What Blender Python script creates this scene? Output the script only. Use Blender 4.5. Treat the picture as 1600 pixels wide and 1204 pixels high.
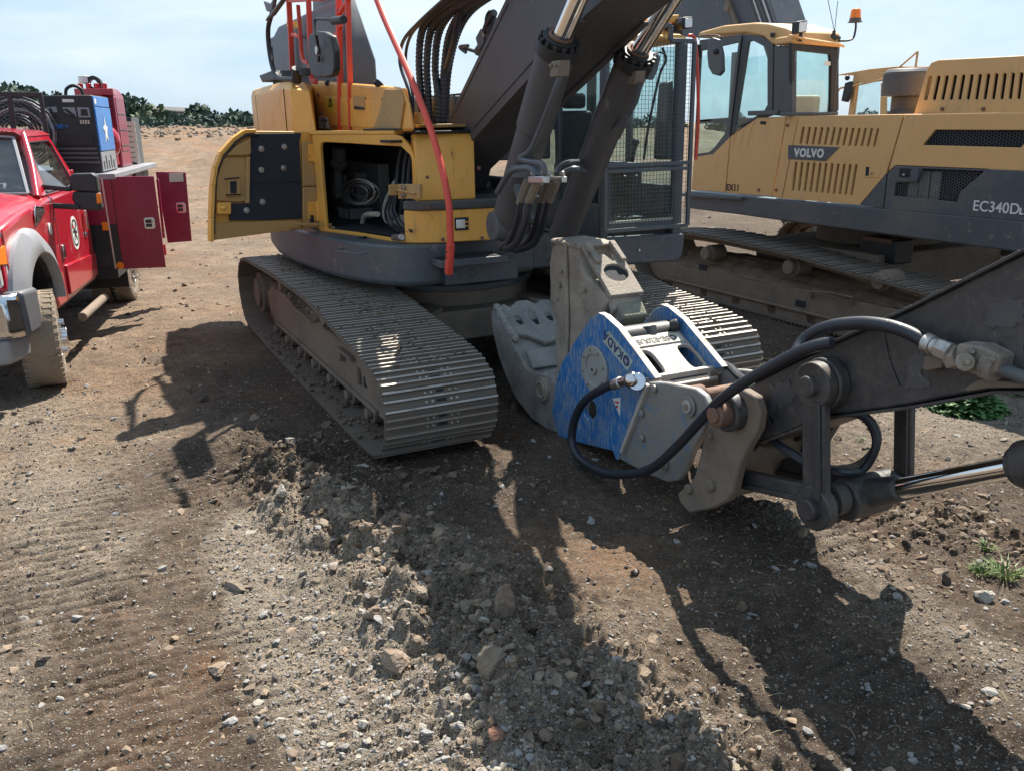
import bpy, bmesh, math, random
import numpy as np
from mathutils import Vector, Matrix
from mathutils.geometry import tessellate_polygon

for o in list(bpy.data.objects): bpy.data.objects.remove(o)
SC = bpy.context.scene
COL = SC.collection

# ------------------------------------------------------------------ camera
FPX, EYE = 1370.0, 2.35
PITCH = math.atan((602 - 191) / FPX)
ROLL = math.radians(1.0)
cp, sp, cr, sr = math.cos(PITCH), math.sin(PITCH), math.cos(ROLL), math.sin(ROLL)
R0 = Vector((1, 0, 0)); F0 = Vector((0, cp, -sp)); U0 = Vector((0, sp, cp))
cx_ = R0 * cr - U0 * sr; cy_ = R0 * sr + U0 * cr; cz_ = -F0
cam_d = bpy.data.cameras.new('camera'); cam = bpy.data.objects.new('camera', cam_d); COL.objects.link(cam)
cam.matrix_world = Matrix(((cx_.x, cy_.x, cz_.x, 0), (cx_.y, cy_.y, cz_.y, 0), (cx_.z, cy_.z, cz_.z, EYE), (0, 0, 0, 1)))
cam_d.sensor_fit = 'HORIZONTAL'; cam_d.sensor_width = 36; cam_d.lens = 36 * FPX / 1600; cam_d.clip_start = .05; cam_d.clip_end = 3000
SC.camera = cam

# ------------------------------------------------------------------ sky and sun
SUN_AZ, SUN_EL = math.radians(21), math.radians(53)   # azimuth clockwise from +Y
W = bpy.data.worlds.new('World'); SC.world = W; W.use_nodes = True
wt = W.node_tree; wt.nodes.clear()
def wn(t, **k):
    n = wt.nodes.new(t)
    for a, b in k.items(): setattr(n, a, b)
    return n
wo = wn('ShaderNodeOutputWorld'); wb = wn('ShaderNodeBackground'); sky = wn('ShaderNodeTexSky')
sky.sky_type = 'NISHITA'; sky.sun_disc = False; sky.sun_elevation = SUN_EL; sky.sun_rotation = SUN_AZ
sky.air_density = 1.0; sky.dust_density = 0.7; sky.ozone_density = 2.2; sky.altitude = 100
wb.inputs['Strength'].default_value = 0.085
tc = wn('ShaderNodeTexCoord'); mp = wn('ShaderNodeMapping'); mp.inputs['Scale'].default_value = (1.0, 1.0, 3.6)
cn = wn('ShaderNodeTexNoise'); cn.inputs['Scale'].default_value = 1.7; cn.inputs['Detail'].default_value = 9; cn.inputs['Roughness'].default_value = .56; cn.inputs['Distortion'].default_value = .35
cramp = wn('ShaderNodeValToRGB'); cramp.color_ramp.elements[0].position = .40; cramp.color_ramp.elements[1].position = .66
cramp.color_ramp.elements[0].color = (1.75, 2.9, 4.25, 1); cramp.color_ramp.elements[1].color = (4.1, 4.5, 4.9, 1)
cmix = wn('ShaderNodeMixRGB'); cmix.inputs['Color2'].default_value = (3.75, 4.6, 5.3, 1)
wt.links.new(tc.outputs['Generated'], mp.inputs[0]); wt.links.new(mp.outputs[0], cn.inputs['Vector'])
wt.links.new(cn.outputs[0], cramp.inputs[0]); wt.links.new(cramp.outputs[0], cmix.inputs['Color2']); cmix.inputs['Fac'].default_value = .80
wt.links.new(sky.outputs[0], cmix.inputs['Color1']); wt.links.new(cmix.outputs[0], wb.inputs['Color']); wt.links.new(wb.outputs[0], wo.inputs[0])
sd = bpy.data.lights.new('sun', 'SUN'); sd.energy = 4.6; sd.angle = math.radians(.55); sd.color = (1, .93, .83)
sun = bpy.data.objects.new('sun', sd); COL.objects.link(sun)
sdir = Vector((math.sin(SUN_AZ) * math.cos(SUN_EL), math.cos(SUN_AZ) * math.cos(SUN_EL), math.sin(SUN_EL)))
sun.rotation_euler = sdir.to_track_quat('Z', 'Y').to_euler()
SC.view_settings.view_transform = 'Standard'; SC.view_settings.look = 'None'; SC.view_settings.gamma = 1
SC.view_settings.use_curve_mapping = False; SC.view_settings.exposure = 1.26
SC.render.engine = 'CYCLES'

# ------------------------------------------------------------------ measuring helpers
def ray(px, py):
    a = px - 800; b = 602 - py
    a2 = a * cr + b * sr; b2 = -a * sr + b * cr
    return (a2, FPX * cp + b2 * sp, b2 * cp - FPX * sp)
def gz(px, py, z=0.):
    r = ray(px, py); t = (z - EYE) / r[2]; return (r[0] * t, r[1] * t, z)
class Frame:      # a machine's own axes: x forward (compass azimuth az), y to its left, z up; results are metres in those axes
    def __init__(s, o, az):
        s.o = o; s.az = az; a = math.radians(az); s.x = (math.sin(a), math.cos(a)); s.y = (-math.cos(a), math.sin(a))
    def loc(s, p): dx, dy = p[0] - s.o[0], p[1] - s.o[1]; return (dx * s.x[0] + dy * s.x[1], dx * s.y[0] + dy * s.y[1], p[2])
    def wor(s, x, y, z=0): return (s.o[0] + x * s.x[0] + y * s.y[0], s.o[1] + x * s.x[1] + y * s.y[1], z)
    def _on(s, px, py, n, d):
        r = ray(px, py); d = d + s.o[0] * n[0] + s.o[1] * n[1]; t = d / (r[0] * n[0] + r[1] * n[1])
        return s.loc((r[0] * t, r[1] * t, EYE + r[2] * t))
    def X(s, px, py, X): return s._on(px, py, s.x, X)
    def Y(s, px, py, Y): return s._on(px, py, s.y, Y)
    def Z(s, px, py, Z): return s.loc(gz(px, py, Z))
    def PL(s, px, py, p0, n):   # plane through local p0 with local normal n
        r = ray(px, py); c = s.loc((0, 0, EYE)); q = s.loc((r[0] , r[1], 0)); o = s.loc((0, 0, 0))
        d = Vector((q[0] - o[0], q[1] - o[1], r[2])); c = Vector(c); n = Vector(n)
        t = (Vector(p0) - c).dot(n) / d.dot(n); return tuple(c + d * t)
    def root(s, name, label, cat, group=None, z=0):
        o = bpy.data.objects.new(name, None); COL.objects.link(o); o.location = (s.o[0], s.o[1], z)
        o.rotation_euler = (0, 0, math.radians(90 - s.az)); tag(o, label, cat, group); return o
def tag(o, label=None, cat=None, group=None, kind=None):
    if label: o['label'] = label
    if cat: o['category'] = cat
    if group: o['group'] = group
    if kind: o['kind'] = kind
    return o

# ------------------------------------------------------------------ mesh helpers
class MB:
    def __init__(s): s.v = []; s.f = []; s.mi = []; s.m = 0
    def add(s, vs, fs):
        n = len(s.v); s.v += [tuple(v) for v in vs]
        for f in fs: s.f.append([n + i for i in f]); s.mi.append(s.m)
        return s
    def box(s, x0, x1, y0, y1, z0, z1):
        return s.add([(x, y, z) for x in (x0, x1) for y in (y0, y1) for z in (z0, z1)],
                     [(0, 1, 3, 2), (4, 6, 7, 5), (0, 4, 5, 1), (2, 3, 7, 6), (0, 2, 6, 4), (1, 5, 7, 3)])
    def obox(s, c, ax, ay, az):   # oriented box: centre and three half vectors
        c, ax, ay, az = map(Vector, (c, ax, ay, az))
        return s.add([c + ax * i + ay * j + az * k for i in (-1, 1) for j in (-1, 1) for k in (-1, 1)],
                     [(0, 1, 3, 2), (4, 6, 7, 5), (0, 4, 5, 1), (2, 3, 7, 6), (0, 2, 6, 4), (1, 5, 7, 3)])
    def bar(s, a, b, w, h, up=(0, 0, 1)):
        a, b = Vector(a), Vector(b); d = (b - a); L = d.length; d.normalize(); u = Vector(up); sdv = d.cross(u)
        if sdv.length < 1e-4: sdv = d.cross(Vector((1, 0, 0)))
        sdv.normalize(); u = sdv.cross(d)
        return s.obox((a + b) / 2, d * L / 2, sdv * w / 2, u * h / 2)
    def prism(s, pts, off, holes=()):
        off = Vector(off); loops = [[Vector(p) for p in pts]] + [[Vector(p) for p in h] for h in holes]
        allp = [p for l in loops for p in l]; n = len(allp)
        if holes:
            nn = Vector((0, 0, 0)); l = loops[0]
            for i in range(len(l)): nn += l[i].cross(l[(i + 1) % len(l)])
            nn.normalize(); a = (l[1] - l[0]).normalized(); b = nn.cross(a)
            tris = fill([[(p.dot(a), p.dot(b)) for p in l] for l in loops])
            fs = [tuple(t) for t in tris] + [tuple(i + n for i in reversed(t)) for t in tris]
        else: fs = [tuple(range(n)), tuple(range(2 * n - 1, n - 1, -1))]
        k = 0
        for l in loops:
            m = len(l)
            for i in range(m): j = (i + 1) % m; fs.append((k + i, k + j, k + j + n, k + i + n))
            k += m
        return s.add(allp + [p + off for p in allp], fs)
    def cyl(s, a, b, r0, r1=None, n=16, caps=True):
        if r1 is None: r1 = r0
        a, b = Vector(a), Vector(b); d = (b - a).normalized(); u = d.orthogonal().normalized(); w = d.cross(u)
        vs = []
        for p, r in ((a, r0), (b, r1)):
            for i in range(n): t = 2 * math.pi * i / n; vs.append(p + u * (r * math.cos(t)) + w * (r * math.sin(t)))
        fs = [(i, (i + 1) % n, n + (i + 1) % n, n + i) for i in range(n)]
        if caps: fs += [tuple(range(n - 1, -1, -1)), tuple(range(n, 2 * n))]
        return s.add(vs, fs)
    def ring(s, a, b, ro, ri, n=20):
        a, b = Vector(a), Vector(b); d = (b - a).normalized(); u = d.orthogonal().normalized(); w = d.cross(u); vs = []
        for p, r in ((a, ro), (b, ro), (b, ri), (a, ri)):
            for i in range(n): t = 2 * math.pi * i / n; vs.append(p + u * (r * math.cos(t)) + w * (r * math.sin(t)))
        return s.add(vs, [(k * n + i, k * n + (i + 1) % n, ((k + 1) % 4) * n + (i + 1) % n, ((k + 1) % 4) * n + i) for k in range(4) for i in range(n)])
    def tube(s, pts, r, n=8, sm=True, corr=0., cstep=.03):
        pts = [Vector(p) for p in pts]
        if sm and len(pts) > 2: pts = smooth(pts, 6)
        if corr:
            pts = resample(pts, cstep / 2)
        vs = []; fs = []; N = len(pts); pu = None
        for i, p in enumerate(pts):
            d = (pts[min(i + 1, N - 1)] - pts[max(i - 1, 0)]).normalized()
            u = d.orthogonal().normalized() if pu is None else (pu - d * pu.dot(d)).normalized()
            pu = u; w = d.cross(u); rr = r * (1 + (corr if i % 2 else -corr))
            for k in range(n): t = 2 * math.pi * k / n; vs.append(p + u * (rr * math.cos(t)) + w * (rr * math.sin(t)))
        for i in range(N - 1):
            for k in range(n): fs.append((i * n + k, i * n + (k + 1) % n, (i + 1) * n + (k + 1) % n, (i + 1) * n + k))
        fs += [tuple(range(n - 1, -1, -1)), tuple((N - 1) * n + k for k in range(n))]
        return s.add(vs, fs)
    def sph(s, c, r, nu=12, nv=8, noise=0, seed=0):
        rx, ry, rz = (r, r, r) if not hasattr(r, '__len__') else r; vs = []; fs = []; rnd = random.Random(seed)
        for j in range(1, nv):
            for i in range(nu):
                t = 2 * math.pi * i / nu; p = math.pi * j / nv; k = 1 + noise * rnd.uniform(-1, 1)
                vs.append((c[0] + k * rx * math.sin(p) * math.cos(t), c[1] + k * ry * math.sin(p) * math.sin(t), c[2] + k * rz * math.cos(p)))
        a = len(vs); vs += [(c[0], c[1], c[2] + rz), (c[0], c[1], c[2] - rz)]
        for j in range(nv - 2):
            for i in range(nu): fs.append((j * nu + i, (j + 1) * nu + i, (j + 1) * nu + (i + 1) % nu, j * nu + (i + 1) % nu))
        for i in range(nu): fs.append((a, i, (i + 1) % nu)); fs.append((a + 1, (nv - 2) * nu + (i + 1) % nu, (nv - 2) * nu + i))
        return s.add(vs, fs)
    def loft(s, rings, cap=True, closed=True):
        n = len(rings[0]); vs = [p for r in rings for p in r]; fs = []
        for j in range(len(rings) - 1):
            for i in range(n if closed else n - 1): fs.append((j * n + i, j * n + (i + 1) % n, (j + 1) * n + (i + 1) % n, (j + 1) * n + i))
        if cap: fs += [tuple(range(n - 1, -1, -1)), tuple(range((len(rings) - 1) * n, len(rings) * n))]
        return s.add(vs, fs)
    def mesh(s, name, mats, smooth=35):
        me = bpy.data.meshes.new(name); me.from_pydata(s.v, [], s.f)
        for m in mats: me.materials.append(m)
        me.polygons.foreach_set('material_index', s.mi)
        bm = bmesh.new(); bm.from_mesh(me); bmesh.ops.recalc_face_normals(bm, faces=bm.faces); bm.to_mesh(me); bm.free()
        if smooth:
            me.polygons.foreach_set('use_smooth', [True] * len(me.polygons)); me.set_sharp_from_angle(angle=math.radians(smooth))
        me.update(); return me
def fill(loops):      # triangles of a flat outline with holes
    bm = bmesh.new(); es = []
    for l in loops:
        vs = [bm.verts.new((x, y, 0)) for x, y in l]
        for i in range(len(vs)): es.append(bm.edges.new((vs[i], vs[(i + 1) % len(vs)])))
    bm.verts.index_update(); r = bmesh.ops.triangle_fill(bm, edges=es, use_beauty=True, normal=(0, 0, 1))
    out = [tuple(v.index for v in f.verts) for f in bm.faces]; bm.free(); return out
def smooth(pts, k):
    out = []; n = len(pts)
    for i in range(n - 1):
        p0, p1, p2, p3 = pts[max(i - 1, 0)], pts[i], pts[i + 1], pts[min(i + 2, n - 1)]
        for j in range(k):
            t = j / k; out.append(.5 * ((2 * p1) + (p2 - p0) * t + (2 * p0 - 5 * p1 + 4 * p2 - p3) * t * t + (3 * p1 - p0 - 3 * p2 + p3) * t ** 3))
    return out + [pts[-1]]
def resample(pts, step, closed=False):
    P = list(pts) + ([pts[0]] if closed else []); L = [0]
    for a, b in zip(P, P[1:]): L.append(L[-1] + (b - a).length)
    n = max(2, round(L[-1] / step)); out = []; k = 0
    for i in range(n if closed else n + 1):
        t = L[-1] * i / n
        while k < len(L) - 2 and L[k + 1] < t: k += 1
        out.append(P[k].lerp(P[k + 1], (t - L[k]) / max(1e-9, L[k + 1] - L[k])))
    return out
def part(name, mb, mat, parent=None, bevel=.006, label=None, seg=2, smooth=35, kind=None, group=None, disp=None):
    mats = mat if isinstance(mat, (list, tuple)) else [mat]
    o = bpy.data.objects.new(name, mb.mesh(name, mats, smooth)); COL.objects.link(o)
    if parent: o.parent = parent
    if bevel:
        b = o.modifiers.new('b', 'BEVEL'); b.width = bevel; b.segments = seg; b.limit_method = 'ANGLE'; b.angle_limit = math.radians(38); b.harden_normals = False
    if disp:
        q = o.modifiers.new('r', 'SUBSURF'); q.subdivision_type = 'SIMPLE'; q.levels = q.render_levels = disp[1]
        t = bpy.data.textures.new('d', 'CLOUDS'); t.noise_scale = disp[2]; d = o.modifiers.new('d', 'DISPLACE'); d.texture = t; d.strength = disp[0]; d.mid_level = .5
    return tag(o, label, None, group, kind)
def circ(c, r, n, ax, ay, a0=0):
    c, ax, ay = Vector(c), Vector(ax), Vector(ay)
    return [c + ax * (r * math.cos(a0 + 2 * math.pi * i / n)) + ay * (r * math.sin(a0 + 2 * math.pi * i / n)) for i in range(n)]
def text_part(name, body, size, parent, mat, loc, xdir, ydir, depth=.004, label=None, bold=0., space=1., shear=0.):
    cu = bpy.data.curves.new(name, 'FONT'); cu.body = body; cu.size = size; cu.extrude = depth; cu.align_x = 'CENTER'; cu.align_y = 'CENTER'; cu.offset = bold; cu.space_character = space; cu.shear = shear
    tmp = bpy.data.objects.new('tmp', cu); COL.objects.link(tmp)
    dg = bpy.context.evaluated_depsgraph_get(); me = bpy.data.meshes.new_from_object(tmp.evaluated_get(dg)); me.name = name
    bpy.data.objects.remove(tmp)
    me.materials.clear(); me.materials.append(mat)
    o = bpy.data.objects.new(name, me); COL.objects.link(o); o.parent = parent
    x = Vector(xdir).normalized(); z = x.cross(Vector(ydir)).normalized(); y = z.cross(x)
    o.matrix_local = Matrix(((x.x, y.x, z.x, loc[0]), (x.y, y.y, z.y, loc[1]), (x.z, y.z, z.z, loc[2]), (0, 0, 0, 1)))
    if label: o['label'] = label
    return o

# ------------------------------------------------------------------ materials
def mat(name, col, rough=.5, metal=0., dirt=.35, dcol=(.16, .125, .09), dscale=2.2, wear=0., wcol=(.3, .3, .3), bump=.15, bscale=60, coat=0., stretch=None, var=.12, pers=.6, emit=None):
    m = bpy.data.materials.new(name); m.use_nodes = True; t = m.node_tree; N = t.nodes; L = t.links
    b = N['Principled BSDF']
    def nd(ty, **k):
        n = N.new(ty)
        for a, c in k.items():
            if a in n.inputs: n.inputs[a].default_value = c
            else: setattr(n, a, c)
        return n
    co = nd('ShaderNodeTexCoord'); src = co.outputs['Object']
    n1 = nd('ShaderNodeTexNoise', Scale=dscale, Detail=10, Roughness=.62); L.new(src, n1.inputs['Vector'])
    n2 = nd('ShaderNodeTexNoise', Scale=dscale * 9, Detail=6, Roughness=.7)
    if stretch:
        mpn = nd('ShaderNodeMapping'); mpn.inputs['Scale'].default_value = stretch; L.new(src, mpn.inputs[0]); L.new(mpn.outputs[0], n2.inputs['Vector'])
    else: L.new(src, n2.inputs['Vector'])
    # base tone variation
    mx0 = nd('ShaderNodeMixRGB', blend_type='MULTIPLY', Fac=1.0); mx0.inputs['Color1'].default_value = (*col, 1)
    mr = nd('ShaderNodeMapRange'); mr.inputs['From Min'].default_value = .3; mr.inputs['From Max'].default_value = .7
    mr.inputs['To Min'].default_value = 1 - var; mr.inputs['To Max'].default_value = 1 + var; L.new(n1.outputs[0], mr.inputs[0]); L.new(mr.outputs[0], mx0.inputs['Color2'])
    last = mx0.outputs[0]; rl = None
    if wear > 0:
        v = nd('ShaderNodeTexNoise', Scale=dscale * 4.5, Detail=12, Roughness=.78, Distortion=.6)
        if stretch: L.new(mpn.outputs[0], v.inputs['Vector'])
        else: L.new(src, v.inputs['Vector'])
        rp = nd('ShaderNodeMapRange'); rp.inputs['From Min'].default_value = .62 - wear * .22; rp.inputs['From Max'].default_value = .66 - wear * .22; L.new(v.outputs[0], rp.inputs[0])
        mw = nd('ShaderNodeMixRGB'); mw.inputs['Color2'].default_value = (*wcol, 1); L.new(rp.outputs[0], mw.inputs['Fac']); L.new(last, mw.inputs['Color1']); last = mw.outputs[0]
    if dirt > 0:
        sm = nd('ShaderNodeMath', operation='ADD'); L.new(n1.outputs[0], sm.inputs[0])
        s2 = nd('ShaderNodeMath', operation='MULTIPLY'); s2.inputs[1].default_value = .6; L.new(n2.outputs[0], s2.inputs[0]); L.new(s2.outputs[0], sm.inputs[1])
        rp = nd('ShaderNodeMapRange'); rp.inputs['From Min'].default_value = 1.02 - dirt * .55; rp.inputs['From Max'].default_value = 1.22 - dirt * .4; rp.inputs['To Max'].default_value = min(1, .35 + dirt); L.new(sm.outputs[0], rp.inputs[0])
        md = nd('ShaderNodeMixRGB'); md.inputs['Color2'].default_value = (*dcol, 1); L.new(rp.outputs[0], md.inputs['Fac']); L.new(last, md.inputs['Color1']); last = md.outputs[0]
        rr = nd('ShaderNodeMapRange'); rr.inputs['To Min'].default_value = rough; rr.inputs['To Max'].default_value = .9; L.new(rp.outputs[0], rr.inputs[0]); L.new(rr.outputs[0], b.inputs['Roughness'])
        if metal > 0:
            mm = nd('ShaderNodeMapRange'); mm.inputs['To Min'].default_value = metal; mm.inputs['To Max'].default_value = 0; L.new(rp.outputs[0], mm.inputs[0]); L.new(mm.outputs[0], b.inputs['Metallic'])
    else: b.inputs['Roughness'].default_value = rough; b.inputs['Metallic'].default_value = metal
    L.new(last, b.inputs['Base Color'])
    if coat: b.inputs['Coat Weight'].default_value = coat; b.inputs['Coat Roughness'].default_value = .12
    if bump > 0:
        nb = nd('ShaderNodeTexNoise', Scale=bscale, Detail=8, Roughness=pers); L.new(src, nb.inputs['Vector'])
        bp = nd('ShaderNodeBump', Strength=bump, Distance=.01); L.new(nb.outputs[0], bp.inputs['Height']); L.new(bp.outputs[0], b.inputs['Normal'])
    if emit: b.inputs['Emission Color'].default_value = (*emit[0], 1); b.inputs['Emission Strength'].default_value = emit[1]
    return m
def glass(name, col=(.87, .955, .955), rough=.03, alpha=.55, spec=.5):
    m = bpy.data.materials.new(name); m.use_nodes = True; t = m.node_tree; N = t.nodes; L = t.links; N.clear()
    out = N.new('ShaderNodeOutputMaterial'); tr = N.new('ShaderNodeBsdfTransparent'); gl = N.new('ShaderNodeBsdfGlossy'); mx = N.new('ShaderNodeMixShader'); fr = N.new('ShaderNodeFresnel')
    df = N.new('ShaderNodeBsdfDiffuse'); mx2 = N.new('ShaderNodeMixShader'); no = N.new('ShaderNodeTexNoise'); mr = N.new('ShaderNodeMapRange')
    tr.inputs[0].default_value = (*col, 1); gl.inputs['Roughness'].default_value = rough; gl.inputs[0].default_value = (.9, .95, 1, 1); fr.inputs[0].default_value = 1.6
    df.inputs[0].default_value = (.35, .33, .28, 1); no.inputs['Scale'].default_value = 5; no.inputs['Detail'].default_value = 8
    mr.inputs['From Min'].default_value = .4; mr.inputs['From Max'].default_value = .8; mr.inputs['To Max'].default_value = .10; mr.inputs['To Min'].default_value = .02
    ge = N.new('ShaderNodeNewGeometry'); ib = N.new('ShaderNodeMath'); ib.operation = 'SUBTRACT'; ib.inputs[0].default_value = 1; L.new(ge.outputs['Backfacing'], ib.inputs[1]); mu = N.new('ShaderNodeMath'); mu.operation = 'MULTIPLY'; L.new(fr.outputs[0], mu.inputs[0]); L.new(ib.outputs[0], mu.inputs[1])
    L.new(no.outputs[0], mr.inputs[0]); L.new(mr.outputs[0], mx2.inputs[0]); L.new(mu.outputs[0], mx.inputs[0]); L.new(tr.outputs[0], mx.inputs[1]); L.new(gl.outputs[0], mx.inputs[2])
    L.new(mx.outputs[0], mx2.inputs[1]); L.new(df.outputs[0], mx2.inputs[2]); L.new(mx2.outputs[0], out.inputs[0])
    return m
DUST = (.17, .135, .10)
M = dict(
 yellow=mat('yellow_paint', (.78, .39, .075), .42, stretch=(1.6, 1.6, .22), dirt=.34, dcol=(.33, .22, .11), wear=.05, wcol=(.12, .05, .03), bump=.05, bscale=25),
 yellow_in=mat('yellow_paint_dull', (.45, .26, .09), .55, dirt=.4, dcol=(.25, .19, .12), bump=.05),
 peach=mat('faded_yellow_paint', (.70, .41, .165), .5, stretch=(1.6, 1.6, .22), dirt=.34, dcol=(.42, .29, .16), bump=.04, bscale=20, var=.06),
 grey=mat('grey_paint', (.075, .088, .10), .45, dirt=.42, dcol=(.15, .125, .10), wear=.12, wcol=(.22, .20, .17), bump=.08),
 grey2=mat('grey_plastic', (.085, .09, .095), .5, dirt=.2, bump=.05),
 boom=mat('boom_grey_paint', (.072, .070, .074), .5, dirt=.3, dcol=(.13, .105, .085), wear=.06, wcol=(.17, .15, .13), bump=.06, var=.15),
 stick=mat('stick_grease_paint', (.048, .046, .046), .42, dirt=.48, dcol=(.125, .104, .085), dscale=3, wear=.16, wcol=(.12, .105, .09), bump=.14),
 black=mat('black_part', (.018, .02, .022), .5, dirt=.3, dcol=(.09, .075, .06)),
 hosegrey=mat('dusty_hose', (.28, .265, .24), .7, dirt=.4, dcol=(.13, .11, .09)),  # base lightened in place of light in the pump bay, under real dust
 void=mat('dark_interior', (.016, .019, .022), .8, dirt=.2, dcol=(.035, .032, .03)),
 engine=mat('engine_grey', (.21, .225, .235), .6, dirt=.5, dcol=(.24, .215, .18), bump=.3),  # grey lightened to stand in for light inside the pump compartment
 foam=mat('foam_sheet', (.022, .027, .034), .85, dirt=.2, dcol=(.06, .055, .05), bump=.25, bscale=120),
 rubber=mat('rubber_hose', (.018, .022, .030), .40, dirt=.2, dcol=(.045, .044, .043), dscale=5),
 chrome=mat('chrome', (.78, .76, .74), .09, 1., dirt=0, bump=.0, var=.03),
 zinc=mat('zinc_fitting', (.55, .53, .5), .35, 1., dirt=.3),
 red=mat('red_rail_paint', (.68, .075, .045), .5, dirt=.15, dcol=(.35, .12, .08), bump=.05),
 shoe=mat('track_steel', (.135, .113, .092), .66, .2, dirt=.75, dcol=(.15, .118, .088), dscale=4.5, bump=.5, bscale=45),
 polish=mat('worn_grouser_steel', (.46, .43, .385), .5, .5, dirt=.45, dcol=(.15, .12, .09), dscale=6, bump=.15),
 muddy=mat("muddy_steel", (.14, .112, .088), .75, dirt=.85, dcol=(.215, .168, .125), dscale=2.5, bump=.7, bscale=22),
 mudd=mat('dried_mud', (.12, .088, .06), .95, dirt=.6, dcol=(.19, .145, .105), bump=1., bscale=28, var=.3),
 cast=mat('cast_steel', (.26, .22, .175), .7, .1, dirt=.6, dcol=(.36, .31, .245), dscale=5, wear=.25, wcol=(.11, .09, .075), bump=.6, bscale=50),
 cast2=mat('dark_cast_steel', (.23, .225, .21), .7, .1, dirt=.6, dcol=(.33, .31, .28), dscale=6, bump=.7, bscale=40),
 blue=mat('blue_paint_scuffed', (.015, .15, .40), .45, dirt=.44, dcol=(.22, .21, .19), dscale=4.5, wear=.5, wcol=(.22, .29, .37), stretch=(3, 3, .5), bump=.15),
 plate=mat('bare_steel_plate', (.27, .26, .24), .5, .3, dirt=.5, dcol=(.20, .165, .13), dscale=3, wear=.3, wcol=(.13, .23, .36), bump=.2),
 plate2=mat('pale_steel_top', (.45, .42, .37), .5, .1, dirt=.45, dcol=(.30, .21, .14), dscale=5, wear=.22, wcol=(.25, .36, .50), bump=.2),
 disc=mat('grey_disc_cover', (.30, .30, .28), .6, dirt=.35, dcol=(.22, .19, .15), bump=.1),
 label=mat('label_foil', (.36, .42, .38), .5, dirt=.2, dcol=(.2, .25, .3), bump=0),
 rust=mat('rusty_pin', (.20, .10, .06), .7, dirt=.5, dcol=(.13, .10, .08), bump=.6),
 truck=mat('red_truck_paint', (.42, .006, .022), .28, dirt=.26, dcol=(.30, .14, .10), coat=.7, bump=0, var=.05),
 maroon=mat('maroon_box_paint', (.23, .008, .035), .38, dirt=.26, dcol=(.20, .08, .06), coat=.2, bump=.03),
 flareb=mat('dark_bumper_plastic', (.09, .095, .105), .5, dirt=.3, dcol=(.2, .17, .13)),
 flare=mat('grey_fender_flare', (.26, .27, .29), .4, dirt=.2, dcol=(.3, .26, .2)),
 tire=mat('muddy_tire', (.13, .105, .08), .9, dirt=1.0, dcol=(.26, .21, .155), dscale=4, bump=1., bscale=26),
 bluep=mat('welder_blue', (.02, .19, .55), .4, dirt=.1, coat=.2),
 chromed=mat('bumper_chrome', (.62, .62, .62), .15, 1., dirt=.15, bump=0),
 white=mat('white_paint', (.75, .75, .72), .5, dirt=.15),
 cream=mat('cream_plastic', (.55, .50, .40), .6, dirt=.2),
 orange=mat('orange_lens', (.85, .22, .01), .25, dirt=0, bump=0),
 lens=mat('clear_lens', (.7, .72, .72), .1, .3, dirt=0, bump=0),
 decal=mat('decal_yellow', (.72, .50, .04), .5, dirt=.1),
 decalw=mat('decal_white', (.68, .68, .66), .55, dirt=.12, bump=0),
 ink=mat('decal_ink', (.02, .02, .02), .6, dirt=0, bump=0),
 inkb=mat('decal_blue_ink', (.03, .045, .13), .6, dirt=0, bump=0),
 redink=mat('red_ink', (.45, .03, .03), .6, dirt=0, bump=0),
 glass=glass('cab_glass'), dglass=glass('dark_cab_glass', (.70, .77, .77)), wglass=glass('windshield_glass', (.65, .7, .7)),
)
# ------------------------------------------------------------------ ground
def h2(ix, iy, s):
    n = (ix.astype(np.int64) * 374761393 + iy.astype(np.int64) * 668265263 + s * 1442695041) & 0xffffffff
    n = ((n ^ (n >> 13)) * 1274126177) & 0xffffffff; n = n ^ (n >> 16)
    return (n & 0xffff) / 65535.0
def vn(x, y, f, s=0):
    x = x * f + 137.3 * s; y = y * f + 57.1 * s; ix = np.floor(x); iy = np.floor(y); fx = x - ix; fy = y - iy
    fx = fx * fx * (3 - 2 * fx); fy = fy * fy * (3 - 2 * fy)
    a = h2(ix, iy, s); b = h2(ix + 1, iy, s); c = h2(ix, iy + 1, s); d = h2(ix + 1, iy + 1, s)
    return (a + (b - a) * fx) * (1 - fy) + (c + (d - c) * fx) * fy - .5
def fb(x, y, f, o=4, s=0):
    r = 0; a = 1
    for k in range(o): r = r + a * vn(x, y, f * 2.03 ** k, s + k); a *= .52
    return r
def segd(X, Y, pts):
    D = np.full(X.shape, 1e9); T = np.zeros(X.shape); acc = 0
    L = sum(math.dist(a, b) for a, b in zip(pts, pts[1:]))
    for a, b in zip(pts, pts[1:]):
        dx, dy = b[0] - a[0], b[1] - a[1]; l2 = dx * dx + dy * dy
        t = np.clip(((X - a[0]) * dx + (Y - a[1]) * dy) / l2, 0, 1); d = np.hypot(X - a[0] - t * dx, Y - a[1] - t * dy)
        m = d < D; D = np.where(m, d, D); T = np.where(m, (acc + t * math.sqrt(l2)) / L, T); acc += math.sqrt(l2)
    return D, T
def sstep(a, b, x): t = np.clip((x - a) / (b - a), 0, 1); return t * t * (3 - 2 * t)
G2 = lambda *p: [gz(*q)[:2] for q in p]
WIND = G2((400, 690), (470, 760), (570, 840), (670, 910), (750, 970), (820, 1040), (900, 1120), (1000, 1215), (1100, 1300))
RIDGE = G2((1120, 790), (1230, 815), (1330, 880), (1430, 960), (1530, 1040), (1640, 1120))
CLODS = G2((1330, 770), (1420, 800), (1520, 850), (1650, 900))
GRAV = G2((440, 830), (480, 930), (530, 1040), (620, 1160), (700, 1300))
GRAV2 = G2((0, 560), (60, 700), (110, 820), (40, 950), (-60, 1100))
UF = Frame((-.63, 8.93), 154)
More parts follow.
